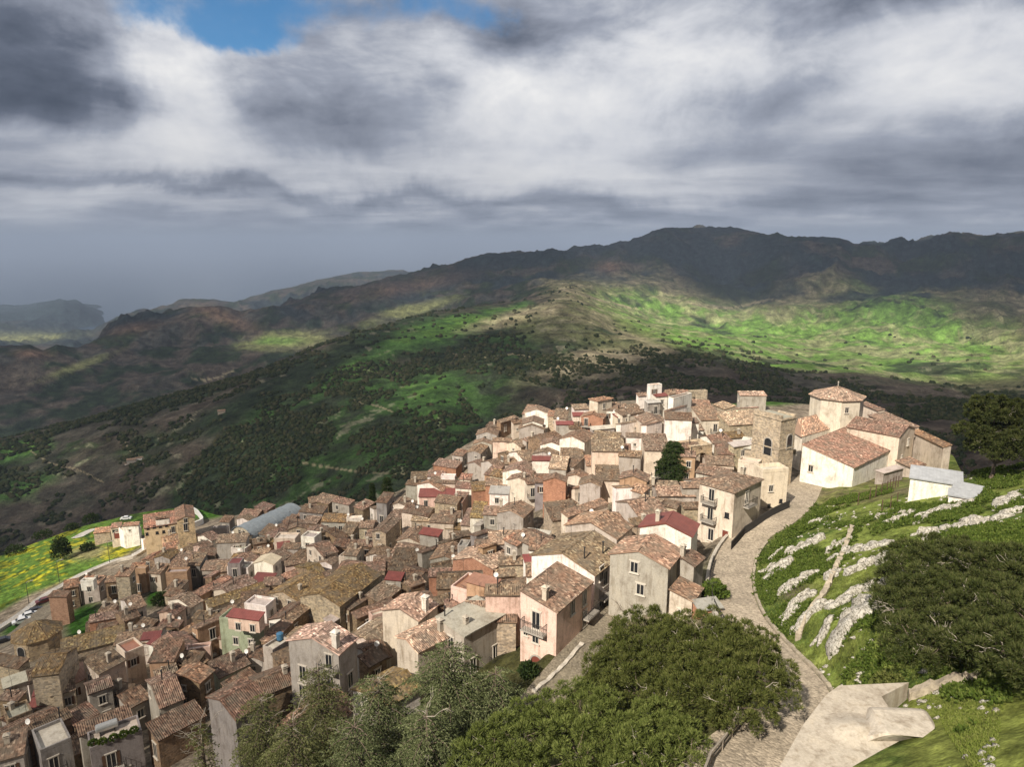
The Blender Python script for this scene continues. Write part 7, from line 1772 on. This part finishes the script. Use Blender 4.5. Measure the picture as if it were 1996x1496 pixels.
def rock_pieces(cx, cy, Lr, Wr, Hr, ang, n, seed):
    r_ = np.random.default_rng(seed); V = []; Fs = []; base = 0; bm = bmesh.new(); bmesh.ops.create_icosphere(bm, subdivisions=3, radius=1.0); bv = np.array([v.co[:] for v in bm.verts]); bf = np.array([[v.index for v in f.verts] for f in bm.faces]); bm.free()
    for i in range(n):
        s = (i + .5) / n * 2 - 1; ox = s * Lr * .5 * r_.uniform(.8, 1.1); oy = r_.uniform(-.5, .5) * Wr * .95; sc = np.array([Lr / n * r_.uniform(.8, 2.0), Wr * r_.uniform(.16, .42), Hr * r_.uniform(.35, 1.25)]); v = bv.copy(); o = r_.uniform(0, 50, 3)
        d = fbm(v[:, 0] * 2 + o[0] + v[:, 2], v[:, 1] * 2 + o[1] - v[:, 2], 1.1, 5, True); d2 = fbm(v[:, 0] * 5 + o[2], v[:, 1] * 5 + v[:, 2] * 5, 1.0, 4)
        v = v * (0.45 + 0.75 * d + 0.40 * d2)[:, None]; v[:, 2] = np.where(v[:, 2] > 0.45, 0.45 + (v[:, 2] - .45) * .4, v[:, 2]); v = v * sc; a = r_.uniform(-.6, .6); ca, sa = math.cos(a), math.sin(a); lx = ox + v[:, 0] * ca - v[:, 1] * sa; ly = oy + v[:, 0] * sa + v[:, 1] * ca
        ca0, sa0 = math.cos(ang), math.sin(ang); X = lx * ca0 - ly * sa0; Y = lx * sa0 + ly * ca0; gz = float(ground(cx + ox * ca0 - oy * sa0, cy + ox * sa0 + oy * ca0)); gl = ground(cx + X, cy + Y) - gz
        V.append(np.stack([X, Y, v[:, 2] + gz + gl * .8 + .05], 1)); Fs.append(bf + base); base += len(bv)
    return np.concatenate(V), np.concatenate(Fs)
RK = [(760,195,4.6,1.7),(632,315,3.6,2.2),(735,395,5.2,1.5),(925,352,1.9,1.2),(735,498,3.6,1.3),(800,565,3.2,1.5),(955,185,3.4,1.1),(990,240,4.0,1.6),(1160,190,2.4,2.6),(1125,300,4.0,2.0),(1030,470,4.0,1.7),(1020,590,5.2,3.0),(880,655,1.6,1.0),(1590,95,7.0,1.9),(1890,20,3.6,1.3),(1420,112,1.6,.6),(1300,40,3.2,1.0),(1200,25,1.8,.6),(1235,385,2.2,1.3),(860,50,2.6,1.0),(1500,12,4.0,1.2),(610,235,1.6,.7),(1350,15,2.2,.9),(1740,60,2.0,.8),(560,330,1.6,.8),(690,590,1.8,.7)]
WH = ['beside the road bend','near the short stone wall','by the wide low pine','high on the slope','in the middle of the slope']
for i, (x, y, Lr, Wr) in enumerate(RK):
    p = hit(1300 + x / 2.868, 1000 + y / 2.868); V, Fs = rock_pieces(p[0], p[1], Lr, Wr, 0.75 + .25 * Wr, R(8), int(Lr / .55) + 3, 100 + i)
    c = np.array([p[0], p[1], p[2]]); o = link('rock_outcrop', mesh_np('rock_outcrop', V - np.array([0, 0, c[2]]), Fs, [M_ROCK], False), None); o.location = tuple(c); RK[i] = (o, 1300 + x / 2.868, 1000 + y / 2.868, Lr)
for i, (x, y, Lr, Wr) in enumerate([(1860,990,5,1.6),(1975,970,6,1.8),(1940,1010,4,1.2),(1820,1000,5,1.2),(1760,1005,2.4,.9),(1800,1016,2,.7),(1965,985,4,1.4)]):
    p = hit(x, y); V, Fs = rock_pieces(p[0], p[1], Lr, Wr, 0.9, R(10), int(Lr / .55) + 3, 300 + i); c = np.array(p); o = link('rock_outcrop', mesh_np('rock_outcrop', V - np.array([0, 0, c[2]]), Fs, [M_ROCK], False), None); o.location = tuple(c); RK.append((o, x, y, Lr))
# ---- undergrowth and loose stones on the slope
def sample_hill(n, rmax=135):
    out = []
    while sum(len(o) for o in out) < n:
        px = rng.uniform(1380, 2060, 6000); r_ = 30 * (rmax / 30) ** rng.uniform(0, 1, 6000) ; az = np.arctan2((px - CX) / F, cp); x = r_ * np.sin(az); y = r_ * np.cos(az)
        k = ROADSIDE(x, y) > 3.2; out.append(np.stack([x[k], y[k]], 1))
    return np.concatenate(out)[:n]
def undergrowth():
    S_ = sample_hill(15000); m1 = fbm(S_[:, 0], S_[:, 1], 5.0, 4); keep = m1 > 0.50; S_ = S_[keep][:8500]; z = ground(S_[:, 0], S_[:, 1])
    px, py = proj(np.concatenate([S_, z[:, None]], 1)); bad = (py > 1325) & (px < 1775 + (py - 1331) * .64 + 6) | (px > 1735) & (px < 1900) & (py > 905) & (py < 985); S_ = S_[~bad]; z = z[~bad]
    k = 7; C = np.repeat(np.concatenate([S_, z[:, None]], 1), k, 0); C[:, :2] += rng.normal(size=(len(C), 2)) * .28; C[:, 2] = ground(C[:, 0], C[:, 1]) + rng.uniform(.02, .38, len(C))
    link('undergrowth', qmesh('undergrowth', blades(C, np.tile([0, 0, 1.0], (len(C), 1)), 6, .32, .085, .75), ML_BUSH), None, kind='stuff', label='low green macchia shrubs covering the rocky slope')
    S_ = sample_hill(26000, 90); z = ground(S_[:, 0], S_[:, 1]); C = np.concatenate([S_, z[:, None]], 1); px, py = proj(C); bad = (py > 1325) & (px < 1775 + (py - 1331) * .64 + 6); C = C[~bad]
    link('grass', qmesh('grass', blades(C, np.tile([0, 0, 1.0], (len(C), 1)), 5, .20, .02, .45), mat_leaf('grass_blades', (0.09, 0.12, 0.025), (0.17, 0.21, 0.045), (0.28, 0.28, 0.10))), None, kind='stuff', label='short bright grass between the rocks of the slope')
    S_ = sample_hill(3000, 125); m1 = fbm(S_[:, 0] + 300, S_[:, 1], 7, 4); S_ = S_[(m1 > .52)][:900]; bv = np.array([(1, 0, 0), (-1, 0, 0), (0, 1, 0), (0, -1, 0), (0, 0, 1), (0, 0, -1)], float); bf = np.array([(0, 2, 4), (2, 1, 4), (1, 3, 4), (3, 0, 4), (2, 0, 5), (1, 2, 5), (3, 1, 5), (0, 3, 5)])
    n = len(S_); z = ground(S_[:, 0], S_[:, 1]); sz = rng.uniform(.08, .34, (n, 1, 1)) * rng.uniform(.6, 1.3, (n, 6, 3)) * [1.3, 1, .7]; V = bv[None] * sz + np.concatenate([S_, z[:, None]], 1)[:, None, :]; Fs = (bf[None] + np.arange(n)[:, None, None] * 6).reshape(-1, 3)
    link('loose_stones', mesh_np('loose_stones', V.reshape(-1, 3), Fs, [M_ROCK]), None, kind='stuff', label='loose pale stones scattered over the grassy slope')
    # bushes and weeds below the road, on the bank under the pines
    Cn = []
    for _ in range(2600):
        pass
undergrowth()
# ---- woods and scrub on the hillsides
def far_woods():
    n = 150000; az = rng.uniform(R(-41), R(41), n); r_ = np.exp(rng.uniform(math.log(330), math.log(2600), n)); x = r_ * np.sin(az); y = r_ * np.cos(az); rim = np.interp(az, AZG, LR[0])
    m1 = fbm(x + 50, y, 90, 5); m2 = fbm(x - 300, y + 80, 30, 3); k = (r_ > rim * 1.25) & (m1 * .6 + m2 * .4 > 0.475); 
    x, y, r_, az = x[k], y[k], r_[k], az[k]; z = far_z(az, r_); px, py = proj(np.stack([x, y, z], 1)); vis = (px > -60) & (px < 2060) & (py < 1150)
    gr = gb(px, py, 1640, 640, 330, 70) + gb(px, py, 1300, 610, 170, 40) + gb(px, py, 1850, 710, 260, 60) + gb(px, py, 760, 665, 120, 26, -14) + gb(px, py, 960, 620, 150, 30, -14) + gb(px, py, 1130, 640, 120, 50) + gb(px, py, 840, 765, 110, 30, -15)
    vis &= rng.uniform(0, 1, len(px)) > np.clip(gr * 1.5, 0, .95); vis &= ~((px > 1080) & (r_ > 1400) & (rng.uniform(0, 1, len(px)) > .35))
    x, y, z, r_ = x[vis][:42000], y[vis][:42000], z[vis][:42000], r_[vis][:42000]; n = len(x)
    ring = np.array([(math.cos(a), math.sin(a), 0) for a in np.linspace(0, 2 * math.pi, 7)[:-1]]); bv = np.concatenate([ring + [0, 0, -.3], ring * [1.1, 1.1, 1] + [0, 0, .5], ring * .6 + [0, 0, 1.1], [[0, 0, 1.35]]]); 
    bf = [(j * 6 + i, j * 6 + (i + 1) % 6, (j + 1) * 6 + (i + 1) % 6) for j in range(2) for i in range(6)] + [(j * 6 + i, (j + 1) * 6 + (i + 1) % 6, (j + 1) * 6 + i) for j in range(2) for i in range(6)] + [(12 + i, 12 + (i + 1) % 6, 18) for i in range(6)]; bf = np.array(bf)
    s = rng.uniform(0.9, 3.3, (n, 1, 1)) * np.clip(r_ / 900, .8, 1.7)[:, None, None] * rng.uniform(.65, 1.35, (n, 19, 1)); V = bv[None] * s * [1, 1, .85] + np.stack([x, y, z], 1)[:, None, :]; V[:, :, :2] += rng.normal(size=(n, 19, 2)) * .35
    Fs = (bf[None] + (np.arange(n) * 19)[:, None, None]).reshape(-1, 3)
    link('far_woods', mesh_np('far_woods', V.reshape(-1, 3), Fs, [mat_leaf('scrub_crowns', (0.016, 0.022, 0.012), (0.034, 0.044, 0.018), (0.075, 0.068, 0.04), .1)], True), None, kind='stuff', label='dark scrub and trees dotting the valley slopes')
far_woods()
# ---- farm on the far slope
def far_hit(px, py):
    d = ray(px, py); d = d / math.hypot(d[0], d[1]); ts = np.arange(600, 2600, 4.0); az = np.full(len(ts), math.atan2(d[0], d[1])); zz = far_z(az, ts); k = np.where(d[2] * ts < zz)[0]; t = ts[k[0]] if len(k) else 1500; return d * t
def farm():
    for i, (x, y, w, lab, wall) in enumerate([(257, 902, 13, 'brown-roofed farmhouse on the dark slope far beyond the town', (0.42, .38, .33)), (271, 897, 9, 'small white farm building right of the far farmhouse', (.75, .73, .7)), (247, 907, 5, 'tiny white shed left of the far farmhouse', (.7, .68, .64)), (276, 906, 5, 'tiny white shed right of the far farmhouse', (.75, .73, .7)), (432, 806, 12, 'pale ruined farmstead on the far ridge', (.45, .38, .3))]):
        p = far_hit(x, y); root = empty('farmhouse', tuple(p), .4, lab, 'farmhouse', 'farm buildings on the far slope'); b = MB(); b.box(-w / 2, w / 2, -w * .32, w * .32, -4, w * .38); o = b.build('wall', [M_PLASTER], root); o.color = (*wall, 1)
        b = MB(); h = w * .38; tile_sheet(b, (-w / 2 - .3, 0, h + w * .16), (w / 2 + .3, 0, h + w * .16), (w / 2 + .3, -w * .36, h), (-w / 2 - .3, -w * .36, h), False); tile_sheet(b, (-w / 2 - .3, 0, h + w * .16), (w / 2 + .3, 0, h + w * .16), (w / 2 + .3, w * .36, h), (-w / 2 - .3, w * .36, h), False); o = b.build('roof', [M_TILE], root); o.color = (*ROOFS['t'][0], 1)
farm()

# ------------------------------------------------------------------ what each house is called
LM = [('octagonal church', 71, 1250), ('orange-roofed convent', 280, 1030), ('vaulted hall', 520, 1015), ('slim cypress', 727, 960), ('salmon house with two balconies', 850, 975), ('stone tower', 1510, 860), ('town conifer', 1305, 905), ('drum-topped church', 1640, 850),
      ('three-storey balcony house', 1430, 985), ('rose-red metal roof', 1305, 1030), ('tall grey gable', 1250, 1110), ('huge yellowed roof', 700, 1130), ('pink penthouse', 480, 1195), ('cream ribbed-roof house', 520, 1095), ('planted roof terrace', 225, 1425), ('white-chimneyed tall house', 640, 1290),
      ('plain salmon house', 975, 880), ('white tower-like block', 1275, 757), ('wide-roofed pale pink house', 1175, 870), ('square brown stone block', 118, 1175), ('glazed roof room', 455, 1100), ('sloping concrete slab', 870, 1190), ('brick gable', 1080, 950), ('lone grey house', 1462, 778), ('white house with two flues', 1130, 1110), ('purple-grey gable', 440, 1390)]
ORD = ['nearest', 'second nearest', 'third nearest', 'fourth nearest', 'fifth nearest', 'sixth nearest', 'seventh nearest', 'eighth nearest', 'ninth nearest', 'tenth nearest', 'eleventh nearest', 'twelfth nearest', 'thirteenth nearest']
def label_houses():
    keys = {}
    for h in HOUSES:
        o = h['o']; c3 = np.array([[h['c'][0], h['c'][1], h['zg'] + h['ze']]]); px, py = proj(c3); px, py = float(px[0]), float(py[0])
        o['group'] = 'houses of the hill town'
        if h['label']: o['label'] = h['label']; continue
        lm = min(LM, key=lambda l: (l[1] - px) ** 2 + (l[2] - py) ** 2); dx, dy = px - lm[1], py - lm[2]
        v = 'above' if dy < -abs(dx) * .45 else 'below' if dy > abs(dx) * .45 else ''; hzz = 'left of' if dx < -abs(dy) * .45 else 'right of' if dx > abs(dy) * .45 else ''
        rel = (v + ' ' + hzz).strip() if hzz and v else (hzz or v)
        if v and not hzz: rel = 'straight ' + v
        if hzz and not v: rel = 'directly ' + hzz
        shp = {'g': 'gabled', 's': 'single-slope', 'F': 'flat-roofed', 'X': 'hipped', 'H': 'hipped'}[h['kind']]; 
        key = (h['wall'], h['roof'], shp, rel, lm[0]); keys.setdefault(key, []).append((math.hypot(dx, dy), o))
    for (wall, roof, shp, rel, lm), L_ in keys.items():
        L_.sort(key=lambda t: t[0])
        for i, (d, o) in enumerate(L_):
            lab = '%s %s house, %s roof, %s%s the %s' % (wall, shp, roof.replace(' flat', '').replace('pale terrace', 'pale'), (ORD[min(i, 12)] + ' ') if len(L_) > 1 else '', rel, lm)
            lab = lab.replace('flat-roofed house, ', 'flat-roofed house, ')
            lab = lab.replace('dark grey rendered', 'dark grey')
            if len(lab.replace(',', '').split()) > 16: lab = lab.replace(' house, ', ', ', 1)
            o['label'] = lab
def label_rocks():
    xs = sorted(RK, key=lambda t: t[2]); refs = [('the white shed', 1810, 950), ('the wide low pine', 1760, 1100), ('the road bend', 1480, 1130), ('the short stone wall', 1620, 1130), ('the picture\'s right edge', 1985, 1000)]
    keys = {}
    for o, px, py, Lr in RK:
        r_ = min(refs, key=lambda q: (q[1] - px) ** 2 + (q[2] - py) ** 2); s = 'above' if py < r_[2] else 'below'; h_ = 'left' if px < r_[1] else 'right'; keys.setdefault((r_[0], s, h_), []).append((math.hypot(px - r_[1], py - r_[2]), Lr, o))
    for (n_, s, h_), L_ in keys.items():
        L_.sort(key=lambda t: t[0])
        for i, (d, Lr, o) in enumerate(L_):
            o['label'] = '%s white limestone outcrop, %s%s and %s of %s' % ('large' if Lr > 4.5 else 'mid-sized' if Lr > 2.5 else 'small', (ORD[i] + ' ') if len(L_) > 1 else '', s, h_, n_); o['category'] = 'rock'; o['group'] = 'limestone outcrops on the slope'
label_houses(); label_rocks()

# ------------------------------------------------------------------ the air
def build_haze():
    m = bpy.data.materials.new('haze'); m.use_nodes = True; nt = m.node_tree; nt.nodes.clear()
    out = N(nt, 'ShaderNodeOutputMaterial'); v = N(nt, 'ShaderNodeVolumePrincipled')
    v.inputs['Color'].default_value = (0.54, 0.67, 0.92, 1); v.inputs['Density'].default_value = 7.0e-5; v.inputs['Anisotropy'].default_value = 0.0
    L(nt, v.outputs[0], out.inputs['Volume'])
    b = MB(); b.box(-125000, 125000, -2000, 112000, -925, 420)
    b.build('haze', [m], None, kind='stuff', label='pale blue haze hanging over the valleys and hills')
build_haze()
S.cycles.volume_bounces = 0; S.cycles.max_bounces = 6; S.cycles.transparent_max_bounces = 12
